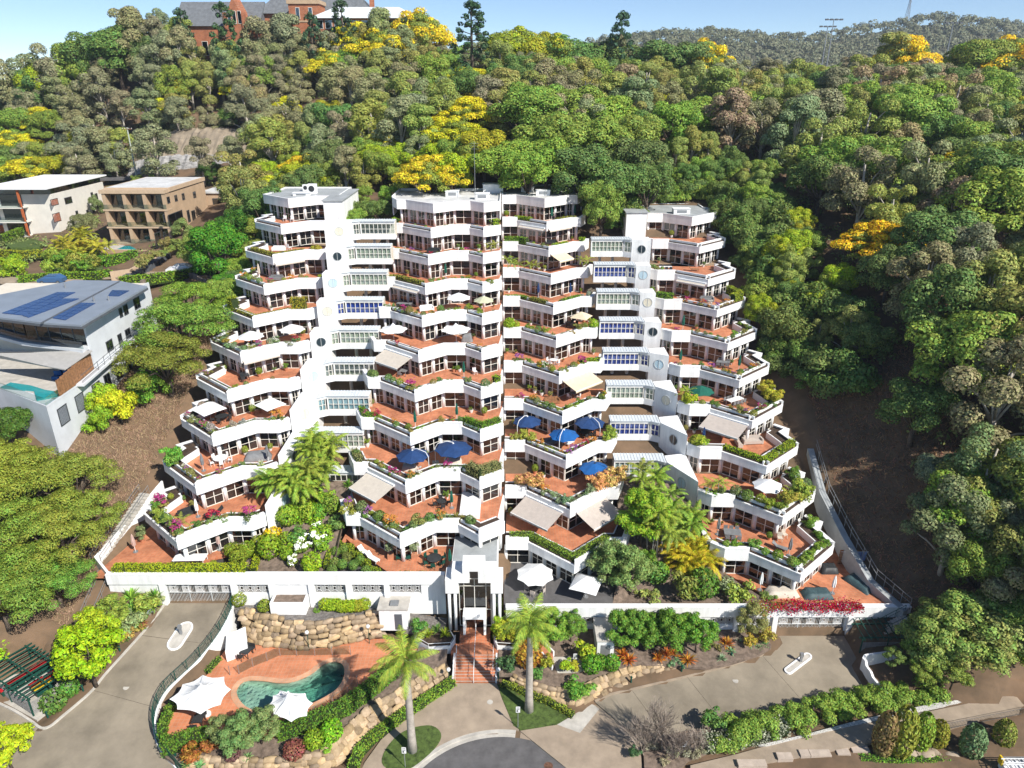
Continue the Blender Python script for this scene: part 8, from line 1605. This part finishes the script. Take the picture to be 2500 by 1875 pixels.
# covered furniture (lumpy cloth)
def cover(p, z, conv, sx, sy, h, m, lab, rz=0):
    q = P(*conv(*p), z + h * .5); e = thing('covered_furniture', (q.x, q.y, z), lab, 'furniture cover', None, rz); mb = MB(); n = 9; V = []; r = random.Random(int(p[0]))
    for i in range(n):
        for j in range(n):
            u, v = i / (n - 1) * 2 - 1, j / (n - 1) * 2 - 1; ed = max(abs(u), abs(v)); V.append((u * sx / 2 * (1 + (.06 if ed > .95 else 0)), v * sy / 2, (0 if ed > .95 else h * (1 if ed < .8 else .95) * r.uniform(.92, 1.03))))
    mb.add(V, [(i * n + j, (i + 1) * n + j, (i + 1) * n + j + 1, i * n + j + 1) for i in range(n - 1) for j in range(n - 1)]); link('cover', mb.mesh('cover', m, smooth=True), e); return e
cover((1290, 870), FL(8), z4, 3.2, 1.6, .9, 'cloth_grey', 'grey covered furniture on the white table terrace of the bank-side tower', .2); cover((600, 870), FL(8), z5, 1.8, 1.2, .8, 'cloth_beige', 'pale draped table under the smaller navy umbrella'); cover((920, 820), FL(8), z5, 2.2, 1.3, .8, 'cloth_beige', 'pale draped table under the larger navy umbrella'); cover((885, 1490), FL(5), z2, 1.6, .9, 1.2, 'cloth_grey', 'grey covered barbecue beside a white tensile umbrella'); cover((1300, 1515), zR, z6, 3.6, 1.5, .75, 'cloth_beige', 'long pale covered table behind the bougainvillea'); cover((1520, 1525), zR, z6, 3.2, 1.6, .7, 'cloth_teal', 'long dark teal covered table behind the bougainvillea'); cover((1590, 1370), zR, z6, 2.0, 1.4, .8, 'darkfurn', 'black covered furniture under the tower prow'); cover((1780, 1460), zR, z6, 1.6, 3.4, .6, 'cloth_teal', 'dark covered lounge at the outer edge of the ground terrace', .5)
# pots along the glass
for tw in POLY:
    for k in range(TOW[tw]['k0'] + 1, TOW[tw]['k1'] + 1):
        G = planter_line(tw, k - 1, .0); g0, g1 = GLZ[tw]
        for i in range(2 if k < 5 else 4):
            j = random.randrange(g0, g1 - 1); a = Vector(G[j]).lerp(Vector(G[j + 1]), random.uniform(.1, .9)); m = random.choice(['pot', 'whitepot', 'pot']); s = random.uniform(.7, 1.15)
            e = thing('potted_plant', (a.x, a.y, FL(k)), ('terracotta' if m == 'pot' else 'white') + ' potted plant by the glass, ' + tname(tw, k), 'potted plant', 'potted plants: ' + tname(tw, k)); e.scale = (s, s, s)
            if m not in PRO: PRO[m] = MB().lathe([(.17, 0), (.24, .22), (.28, .42), (.25, .42), (.24, .36)], n=12).mesh('pot', m)
            link('pot', PRO[m], e); c = link('foliage', shrub_mesh(random.choice(['loose', 'spiky', 'ball']), random.randrange(3)), e); c.location = (0, 0, .34); c.scale = (.8, .8, .9); c.color = (*random.choice(GREENS), 1)
for i, p in enumerate(((700, 45), (700, 15))): q = P(*z7(*p), zL); e = thing('potted_plant', q, 'terracotta potted shrub against the climbing garden wall', 'potted plant', 'pots by the climbing wall'); link('pot', PRO['pot'], e); c = link('foliage', shrub_mesh('loose', 0), e); c.location = (0, 0, .35); c.color = (.12, .15, .06, 1); e.scale = (1.2,) * 3
for i, p in enumerate(((465, 1545), (640, 1545))): q = P(*z5(*p), zL); e = thing('potted_tree', q, 'grey-green standard tree in a terracotta box before the ground floor glass', 'potted plant', 'boxed trees by the ground floor glass'); link('pot', MB().box(-.32, .32, -.32, .32, 0, .6).mesh('pot', 'pot'), e); link('stem', MB().cyl((0, 0), .03, .5, 1.5, 6).mesh('stem', 'bark'), e); c = link('foliage', shrub_mesh('loose', 1), e); c.location = (0, 0, 1.1); c.scale = (1.2, 1.2, 1.0); c.color = (.15, .18, .09, 1)
# ------------------------------------------------------------------ pool side
def sail(cx, peak, corners, pole, lab):
    c = [P(*z7(*p), DECK + 2.35) for p in corners]; pk = P(*z7(*peak), DECK + 3.9); e = thing('shade_sail', (pk.x, pk.y, DECK), lab, 'shade sail', 'white shade sails by the pool'); n = len(c); V = []; rings = [0.02, .15, .35, .6, .82, 1]
    for q in rings:
        for j in range(n):
            for h in (0, .25, .5, .75):
                a = c[j].lerp(c[(j + 1) % n], h); sag = 1 - .1 * math.sin(math.pi * h) * q; p = pk.lerp(a, q); p.x = pk.x + (a.x - pk.x) * q * sag; p.y = pk.y + (a.y - pk.y) * q * sag; p.z = a.z + (pk.z - a.z) * (1 - q) ** 2.2 + .25 * math.sin(math.pi * h) * q * 0; V.append(tuple(p))
    m = n * 4; fs = [(i * m + j, i * m + (j + 1) % m, (i + 1) * m + (j + 1) % m, (i + 1) * m + j) for i in range(5) for j in range(m)] + [tuple(range(m))]; o = len(V); V += [(x, y, z - .02) for x, y, z in V]; fs += [tuple(i + o for i in reversed(f)) for f in fs]
    MB().add(V, fs).build('canopy', 'cloth_w', e, True); MB().cyl((pk.x, pk.y), .09, DECK, pk.z + .1, 10).build('mast', 'whitefurn', e)
    for j in range(n): MB().bar((pk.x, pk.y, pk.z - .4), c[j], .03, .03).build('stay', 'whitefurn', e)
    MB().cyl((pk.x, pk.y), .35, DECK, DECK + .2, 12).build('base', 'whitefurn', e)
sail(0, (985, 745), [(995, 700), (1100, 708), (1133, 770), (1083, 845), (985, 892), (870, 868), (832, 818), (897, 745)], None, 'large white shade sail over the driveway end of the pool deck')
sail(0, (1415, 785), [(1375, 775), (1500, 790), (1535, 838), (1507, 900), (1430, 930), (1345, 902), (1315, 850), (1340, 800)], None, 'smaller white shade sail over the edge of the pool')
def pool_set(p, lab): q = P(*z7(*p), DECK + .4); dining('L', 3, (q.x, q.y), 'darkfurn', 'square', 3, 1.0, 1.0, lab, DECK)
pool_set((1210, 590), 'on the pool deck under the boulder wall'); pool_set((975, 925), 'on the pool deck below the large shade sail')
def globe_lamp(p, conv, z, h, lab):
    q = P(*conv(*p), z); e = thing('garden_lamp', q, lab, 'lamp', None); MB().cyl((q.x, q.y), .04, z, z + h, 8).build('post', 'green_metal', e); MB().lathe([(.02, -.22), (.16, -.16), (.22, 0), (.16, .16), (.02, .22)], (q.x, q.y, z + h + .18), 14).build('globe', 'whitefurn', e, True)
globe_lamp((1518, 575), z7, DECK, 2.2, 'white globe lamp at the centre of the pool boulder wall'); globe_lamp((1814, 545), z7, DECK, 2.2, 'white globe lamp at the palm end of the pool deck'); globe_lamp((213, 700), z8, .3, 1.6, 'white globe lamp on the pool side of the stair foot'); globe_lamp((480, 700), z8, .3, 1.6, 'white globe lamp on the lawn side of the stair foot')
for i, p in enumerate(((725, 440), (590, 585), (410, 780), (235, 905), (868, 1120))): q = PF(*z7(*p), LD); e = thing('bollard_light', q, 'dark green bollard light along the curved driveway', 'bollard', 'bollard lights of the curved driveway'); MB().cyl((q.x, q.y), .09, q.z - .1, q.z + .7, 10).build('post', 'green_metal', e); MB().cyl((q.x, q.y), .12, q.z + .7, q.z + .82, 10).build('cap', 'green_metal', e)
for i, p in enumerate(((1195, 705), (1468, 645), (1735, 575), (1965, 490))): q = PF(*z8(*p), RD); e = thing('bollard_light', q, 'dark green bollard light along the wide driveway', 'bollard', 'bollard lights of the wide driveway'); MB().cyl((q.x, q.y), .09, q.z - .1, q.z + .8, 10).build('post', 'green_metal', e); MB().cyl((q.x, q.y), .12, q.z + .8, q.z + .92, 10).build('cap', 'green_metal', e)
def sign(p, conv, z, h, lab):
    q = P(*conv(*p), z); e = thing('street_sign', q, lab, 'sign', None); MB().cyl((q.x, q.y), .035, z - .1, z + h, 8).build('post', 'grey_metal', e); pl = MB().box(q.x - .2, q.x + .2, q.y - .05, q.y - .035, z + h - .75, z + h).build('sign_plate', 'whitefurn', e)
    for t in (.12, .3): MB().box(q.x - .14, q.x + .14, q.y - .056, q.y - .051, z + h - t - .07, z + h - t).build('lettering', 'darkfurn', pl)
    MB().box(q.x - .14, q.x + .02, q.y - .056, q.y - .051, z + h - .64, z + h - .44).build('arrow_mark', 'darkfurn', pl)
sign((1990, 1150), z7, .2, 2.5, 'white parking sign on a post beside the oval lawn'); sign((585, 940), z8, .25, 2.7, 'white parking sign on a post at the lawn beside the stair'); sign((893, 590), z8, 1.5, 1.2, 'small white notice sign on the mulch bed'); sign((1478, 1080), z8, .3, 1.6, 'small white notice among the bare shrubs')
ub = thing('utility_cabinet', P(*z7(1965, 470), 2.9), 'white flat-roofed utility cabinet with dark door beside the podium wall', 'cabinet'); a = P(*z7(1915, 500), 2.4); MB().box(-14.6, -11.5, 61.9, 63.9, 2.0, 4.9).build('wall', 'white', ub); MB().box(-14.75, -11.35, 61.75, 63.95, 4.9, 5.05).build('roof', 'pale', ub); MB().box(-12.9, -12.1, 61.84, 61.89, 2.2, 4.3).build('door', 'charcoal', ub); MB().box(-13.4, -12.5, 62.3, 63.1, 5.05, 5.25).build('hatch', 'grey_metal', ub)
wp = thing('box_planter', P(*z7(1425, 400), 3.9), 'big white box planter against the podium wall', 'planter'); c = [P(*z7(*p), 5.4)[:2] for p in ((1345, 320), (1500, 318), (1518, 345), (1340, 347))]; x0, x1 = X7(1342), X7(1512); MB().box(x0, x1, 62.3, 62.55, 3.5, 5.4).box(x0, x0 + .25, 62.55, 63.95, 3.5, 5.4).box(x1 - .25, x1, 62.55, 63.95, 3.5, 5.4).build('box', 'white', wp); MB().box(x0 + .24, x1 - .24, 62.54, 63.95, 3.6, 5.25).build('soil', 'mulch', wp)
eb = thing('electrical_box', P(*z8(1050, 560), 1.4), 'tall grey-roofed electrical box among the trees by the podium wall', 'cabinet'); b = P(*z8(1055, 565), 1.4); MB().box(b.x - .9, b.x + .9, b.y, b.y + 4.2, 1.2, 3.6).build('wall', 'white', eb); MB().box(b.x - 1, b.x + 1, b.y - .1, b.y + 4.3, 3.6, 3.75).build('roof', 'pale', eb); MB().box(b.x - .5, b.x + .5, b.y - .04, b.y - .01, 1.5, 3.1).build('door', 'grey_metal', eb)
# ------------------------------------------------------------------ bin enclosures with pergolas
def bin_fn(body, lid):
    def f(e):
        link('body', MB().add([(-.26, -.3, .08), (.26, -.3, .08), (.26, .3, .08), (-.26, .3, .08), (-.3, -.36, 1.0), (.3, -.36, 1.0), (.3, .36, 1.0), (-.3, .36, 1.0)], [(0, 3, 2, 1), (4, 5, 6, 7), (0, 1, 5, 4), (1, 2, 6, 5), (2, 3, 7, 6), (3, 0, 4, 7)]).mesh('body', body), e); link('lid', MB().box(-.33, .33, -.4, .38, 1.0, 1.09).mesh('lid', lid), e)
        for x in (-.24, .24): link('wheel', MB().tube([(x - .03, .3, .1), (x + .03, .3, .1)], .1, 10).mesh('wheel', 'darkfurn'), e)
    return f
def pergola(o, ax, ay, lx, ly, z, lab, slats=13, bins=()):
    e = thing('bin_pergola', (*o, z), lab, 'pergola'); o = Vector(o); ax = Vector(ax).normalized(); ay = Vector(ay).normalized(); q = lambda u, v, h: (*(o + ax * u + ay * v), z + h)
    for u in (0, lx / 2, lx):
        for v in (0, ly): MB().bar(q(u, v, -.3), q(u, v, 2.25), .12, .12).build('post', 'green_metal', e)
    for v in (0, ly / 2, ly): MB().bar(q(-.4, v, 2.32), q(lx + .4, v, 2.32), .1, .16).build('beam', 'green_metal', e)
    for i in range(slats): u = lx * i / (slats - 1); MB().bar(q(u, -.5, 2.46), q(u, ly + .5, 2.46), .07, .12).build('slat', 'green_metal', e)
    for (u0, v0), (u1, v1) in (((0, 0), (lx, 0)), ((lx, 0), (lx, ly))):
        n = 8
        for i in range(n): MB().bar(q(u0, v0, .25 + i * .19), q(u1, v1, .25 + i * .19), .05, .14).build('screen_board', 'greyboard', e)
    for i, (u, v, kd, r_) in enumerate(bins): put('wheelie_bin|' + kd, bin_fn('green_metal', kd), q(u, v, .0), math.atan2(ax.y, ax.x) + r_, '%s-lidded wheelie bin inside the %s' % (kd, 'driveway bin pergola' if lx > 6 else 'bin pergola by the outdoor stair'), 'bin', kd + ' lidded bins')
M['greyboard'] = mat('weathered_board', (.3, .29, .27), .9, .15, 3)
c0 = P(*z7(168, 905), 1.0); c1 = P(*z7(368, 762), 1.3); c2 = P(*z7(-40, 770), 1.0)
ax_ = (Vector(c2[:2]) - Vector(c0[:2])); ay_ = (Vector(c1[:2]) - Vector(c0[:2])); d0 = -ax_.normalized(); o_ = Vector(c0[:2]) + ax_
SURF.append(([tuple(Vector(c0[:2]) + Vector((1.5, -1))), tuple(Vector(c1[:2]) + Vector((1, .5))), tuple(Vector(c1[:2]) + ax_ + Vector((-1, 1))), tuple(o_ + Vector((-1, -1)))], lambda x, y: 1.1))
structure(MB().prism([tuple(Vector(c0[:2]) + Vector((.6, -.5))), tuple(Vector(c1[:2]) + Vector((.4, .3))), tuple(Vector(c1[:2]) + ax_ + Vector((-.3, .5))), tuple(o_ + Vector((-.3, -.5)))], .2, 1.12).build('bin_slab', 'pale'))
pergola(tuple(o_), d0, ay_, ax_.length, ay_.length, 1.12, 'dark green slatted pergola over the bins beside the curved driveway', 13)
ra = math.atan2(d0.y, d0.x)
for kd, ps in (('red', [(205, 640), (170, 660), (132, 685), (92, 710), (52, 735), (15, 765), (300, 668), (262, 690), (240, 708), (195, 722), (165, 740)]), ('yellow', [(235, 725), (218, 737), (200, 748), (182, 760)])):
    for p in ps: q = P(*z7(*p), 2.2); put('wheelie_bin|' + kd, bin_fn('green_metal', kd), (q.x, q.y, 1.12), ra, kd + '-lidded wheelie bin inside the driveway bin pergola', 'bin', kd + ' lidded bins of the driveway pergola')
c0 = P(*zr(860, 850), 1.3); pergola((c0.x, c0.y), (1, .02), (.05, 1), 5.6, 4.2, 1.1, 'dark green pergola over the bins below the outdoor stair', 9, [(2.5, 2.0, 'red', 0), (3.3, 2.0, 'yellow', 0), (4.1, 2.0, 'yellow', 0), (1.6, 2.0, 'red', 0)])
# outdoor stairs and rails on the flanks
def flank_stair(pts, lab, w_=1.3, rail='grey_metal'):
    a, b = Vector(pts[0]), Vector(pts[1]); e = thing('outdoor_stair', a, lab, 'stair'); n = max(4, int(abs(b.z - a.z) / .19)); d = (b - a); h = Vector((d.x, d.y, 0)).normalized(); s = Vector((-h.y, h.x, 0)) * w_ / 2
    for i in range(n): p = a + d * (i / n); q = a + d * ((i + 1) / n); MB().add([p - s, p + s, Vector((*((q + s)[:2]), p.z)), Vector((*((q - s)[:2]), p.z)), *[v + Vector((0, 0, -.25)) for v in (p - s, p + s, Vector((*((q + s)[:2]), p.z)), Vector((*((q - s)[:2]), p.z)))]], [(0, 1, 2, 3), (4, 5, 6, 7), (0, 1, 5, 4), (2, 3, 7, 6), (0, 3, 7, 4), (1, 2, 6, 5)]).build('step', 'pale', e)
    for sg in (-1, 1):
        r = MB(); r.tube([a + s * sg + Vector((0, 0, 1)), b + s * sg + Vector((0, 0, 1))], .03, 5); r.tube([a + s * sg + Vector((0, 0, .55)), b + s * sg + Vector((0, 0, .55))], .02, 5)
        for i in range(6): p = a + d * i / 5 + s * sg; r.tube([p, p + Vector((0, 0, 1))], .025, 5)
        r.build('rail', rail, e)
flank_stair([(-46.3, 60.2, 3.6), (-46.0, 65.5, 6.4)], 'grey steel stair beside the end of the long podium wall'); flank_stair([(-47.6, 67, 7.4), (-45.6, 76, 11.2)], 'narrow stair climbing behind the garden side wall'); flank_stair([(38.2, 61.0, 1.3), (43.0, 61.2, 4.6)], 'dark railed stair rising against the end of the bougainvillea wall', 1.3, 'green_metal')
fpth = [Vector((43.5, 62.0, 5.2)), Vector((41.5, 66, 6.0)), Vector((40.4, 71, 8.3)), Vector((39.8, 77, 10.6)), Vector((40.5, 84, 13.2))]
fe = thing('boundary_fence', fpth[0], 'thin metal boundary fence climbing beside the dark slope', 'fence'); rl = MB()
for h in (.5, 1.1): rl.tube([p + Vector((0, 0, h)) for p in fpth], .03, 5)
rl.build('rail', 'grey_metal', fe)
for a, b in zip(fpth, fpth[1:]):
    for i in range(4): p = a.lerp(b, i / 4); MB().tube([p + Vector((0, 0, -.4)), p + Vector((0, 0, 1.15))], .035, 5).build('post', 'grey_metal', fe)
A = [tuple(p[:2]) for p in fpth]; tag(MB().strip(offset(A, .2), offset(A, 1.0), [p.z - 3 for p in fpth], [p.z - .25 for p in fpth]).build('side_walkway', 'roofgrey'), 'pale concrete walkway along the flank of the slope-side tower', 'walkway')
ly = thing('laundry_rack', P(*zr(820, 190), zR), 'timber screen with blue laundry hung beside the covered terrace', 'laundry'); q = P(*zr(815, 200), zR + .8)
for i in range(7): MB().box(q.x - 1.6, q.x + 1.4, q.y + .3, q.y + .36, zR + .1 + i * .3, zR + .32 + i * .3).build('screen_board', 'wood', ly)
for i in range(4): MB().box(q.x - 1.0 + i * .62, q.x - .44 + i * .62, q.y - .02, q.y + .02, zR + .75 + .1 * (i % 2), zR + 2.1).build('towel', 'laundry', ly)
MB().bar((q.x - 1.6, q.y, zR + 2.1), (q.x + 1.6, q.y, zR + 2.1), .04, .04).build('line', 'whitefurn', ly)
# ------------------------------------------------------------------ roof things
def ac(x, y, z, lab, s=1.0):
    e = thing('air_conditioner', (x, y, z), lab, 'air conditioner', 'roof air conditioners'); MB().box(x - .5 * s, x + .5 * s, y - .4 * s, y + .4 * s, z, z + 1.1 * s).build('case', 'whitefurn', e); MB().tube([(x, y - .41 * s, z + .6 * s), (x, y - .43 * s, z + .6 * s)], .35 * s, 14).build('fan_grille', 'darkfurn', e)
def rbox(tw, p, conv, z, sx, sy, h, lab, m='white', vent=True):
    q = P(*conv(*p), z); e = thing('roof_box', q, lab, 'roof box'); MB().box(q.x - sx / 2, q.x + sx / 2, q.y, q.y + sy, z, z + h).build('box', m, e); MB().box(q.x - sx / 2 - .1, q.x + sx / 2 + .1, q.y - .1, q.y + sy + .1, z + h, z + h + .1).build('cap', 'white2', e)
    if vent: MB().box(q.x - sx * .3, q.x + sx * .3, q.y - .03, q.y - .005, z + h * .25, z + h * .8).build('vent', 'grey_metal', e)
zr0 = ZB(0) + 1.5
rbox('CL', (752, 225), z2, zr0, 2.4, 1.4, 1.0, 'white vent box nearest the link on the white roof'); rbox('CL', (1020, 248), z2, zr0, 2.6, 1.4, 1.0, 'white vent box below the roof mast'); rbox('CR', (1430, 180), z2, zr0, 2.4, 1.2, .9, 'white vent box in the middle of the mast-side roof'); rbox('CR', (1570, 212), z2, zr0, 2.6, 1.2, .9, 'white vent box toward the outer edge of the mast-side roof'); rbox('CR', (1120, 190), z2, zr0, 3.8, 2.5, 1.5, 'large white plant box at the back of the white roof', vent=False); rbox('R', (975, 195), z3t, ZB(1) + 1.5, 3.0, 1.6, .9, 'low white vent box on the grey roof of the slope-side tower'); rbox('L', (1310, 195), z1, zr0, 3.0, 1.2, .5, 'low white frame box on the grey roof of the bank-side tower')
q = P(*z1(1395, 180), zr0); ac(q.x, q.y + 1, zr0, 'tall white air conditioner on the grey roof of the bank-side tower', 1.6); q = P(*z1(1330, 165), zr0); ac(q.x, q.y + 2, zr0, 'smaller white air conditioner on the grey roof of the bank-side tower', 1.1)
q = P(*zD(1360, 690), FL(8)); ac(34.3, 80.6, FL(8), 'white air conditioner with round fan beside the taupe sofas'); 
q = P(*z2(960, 250), zr0); ms = thing('roof_mast', q, 'tall thin antenna mast on the white roof', 'mast'); MB().tube([(q.x, q.y, zr0), (q.x, q.y, zr0 + 10)], [.06, .03], 6).build('pole', 'grey_metal', ms)
for i, z in enumerate((9.6, 9.2, 8.7)): MB().bar((q.x - .8, q.y, zr0 + z), (q.x + .8, q.y, zr0 + z), .03, .03).build('aerial', 'grey_metal', ms)
q = P(*z2(1668, 150), zr0); ld = thing('roof_ladder', q, 'white roof access ladder cage at the back of the mast-side roof', 'ladder'); l_ = MB()
for x in (-.3, .3): l_.bar((q.x + x, q.y, zr0), (q.x + x, q.y, zr0 + 2.6), .06, .06)
for i in range(7): l_.bar((q.x - .3, q.y, zr0 + .4 + i * .35), (q.x + .3, q.y, zr0 + .4 + i * .35), .04, .04)
l_.build('ladder_frame', 'whitefurn', ld)
# work truck, cut by the picture's edge
q = P(2475, 1862, 1.9); tk = thing('work_truck', (q.x + 1.6, q.y - .6, .15), 'white work truck with ladders on its roof rack at the path edge', 'truck'); bx, by = q.x + 1.6, q.y - .6
MB().box(bx - 2.6, bx + 2.4, by - .95, by + .95, .55, 1.75).build('body', 'carwhite', tk); MB().box(bx - .6, bx + 2.2, by - .85, by + .85, 1.75, 2.2).build('cab', 'carwhite', tk); MB().box(bx - .65, bx - .61, by - .75, by + .75, 1.78, 2.15).build('rear_window', 'glassb', tk)
for x in (-1.7, 1.5):
    for y in (-.95, .8): o = MB().tube([(bx + x, by + y, .5), (bx + x, by + y + .2, .5)], .36, 14).build('wheel', 'darkfurn', tk)
for y in (-.8, .8): MB().bar((bx - 2.6, by + y, 2.35), (bx + 2.2, by + y, 2.35), .06, .06).build('rack_rail', 'grey_metal', tk)
for x in (-2.5, -.9, .8, 2.1): MB().bar((bx + x, by - .85, 2.3), (bx + x, by + .85, 2.3), .06, .06).build('rack_bar', 'grey_metal', tk)
for y in (-.45, .15):
    la = MB()
    for dy in (0, .4): la.bar((bx - 2.9, by + y + dy, 2.45), (bx + 2.0, by + y + dy, 2.45), .05, .09)
    for i in range(14): la.bar((bx - 2.8 + i * .35, by + y, 2.45), (bx - 2.8 + i * .35, by + y + .4, 2.45), .04, .04)
    la.build('ladder', 'whitefurn', tk)
MB().box(bx - 2.75, bx - 2.6, by + .5, by + 1.0, 1.6, 2.4).build('corner_cap', 'yellow', tk)
# remove the furniture patterns the copies were made from
for p in PRO.values():
    if isinstance(p, bpy.types.Object):
        for c in list(p.children): bpy.data.objects.remove(c)
        bpy.data.objects.remove(p)
# ------------------------------------------------------------------ the ground itself
def build_ground():
    xs = np.unique(np.concatenate([np.arange(-420, -110, 12), np.arange(-110, -50, 3), np.arange(-50, 50, 1.0), np.arange(50, 120, 3), np.arange(120, 450, 12)]))
    ys = np.unique(np.concatenate([np.arange(20, 42, 3), np.arange(42, 82, 1.0), np.arange(82, 140, 2.5), np.arange(140, 300, 6), np.arange(300, 560, 20)]))
    X, Y = np.meshgrid(xs, ys); Z = terrain(X, Y); nx, ny = len(xs), len(ys)
    V = list(zip(X.ravel().tolist(), Y.ravel().tolist(), Z.tolist()))
    F = [(j * nx + i, j * nx + i + 1, (j + 1) * nx + i + 1, (j + 1) * nx + i) for j in range(ny - 1) for i in range(nx - 1)]
    mb = MB(); mb.v = V; mb.f = F; mb.mi = [0] * len(F)
    return structure(mb.build('ground', 'ground', smooth=True))
M['ground'] = mat('hillside_earth', (.2, .128, .078), .95, .2, .3, col2=(.09, .065, .04), bump=.5, bscale=1.5, detail=10)
build_ground()
# ------------------------------------------------------------------ the air
def build_haze():
    m, t, o = new_mat('haze_air'); pv = N(t, 'ShaderNodeVolumePrincipled'); pv.inputs['Color'].default_value = (.72, .82, .95, 1); pv.inputs['Density'].default_value = .00016; pv.inputs['Anisotropy'].default_value = .2
    t.links.new(pv.outputs[0], o.inputs['Volume']); M['haze'] = m
    h = MB().box(-1400, 1500, -40, 1420, -14, 185).build('haze', 'haze'); tag(h, 'thin pale air over the whole valley', 'haze', None, 'stuff'); h.display_type = 'WIRE'
build_haze()
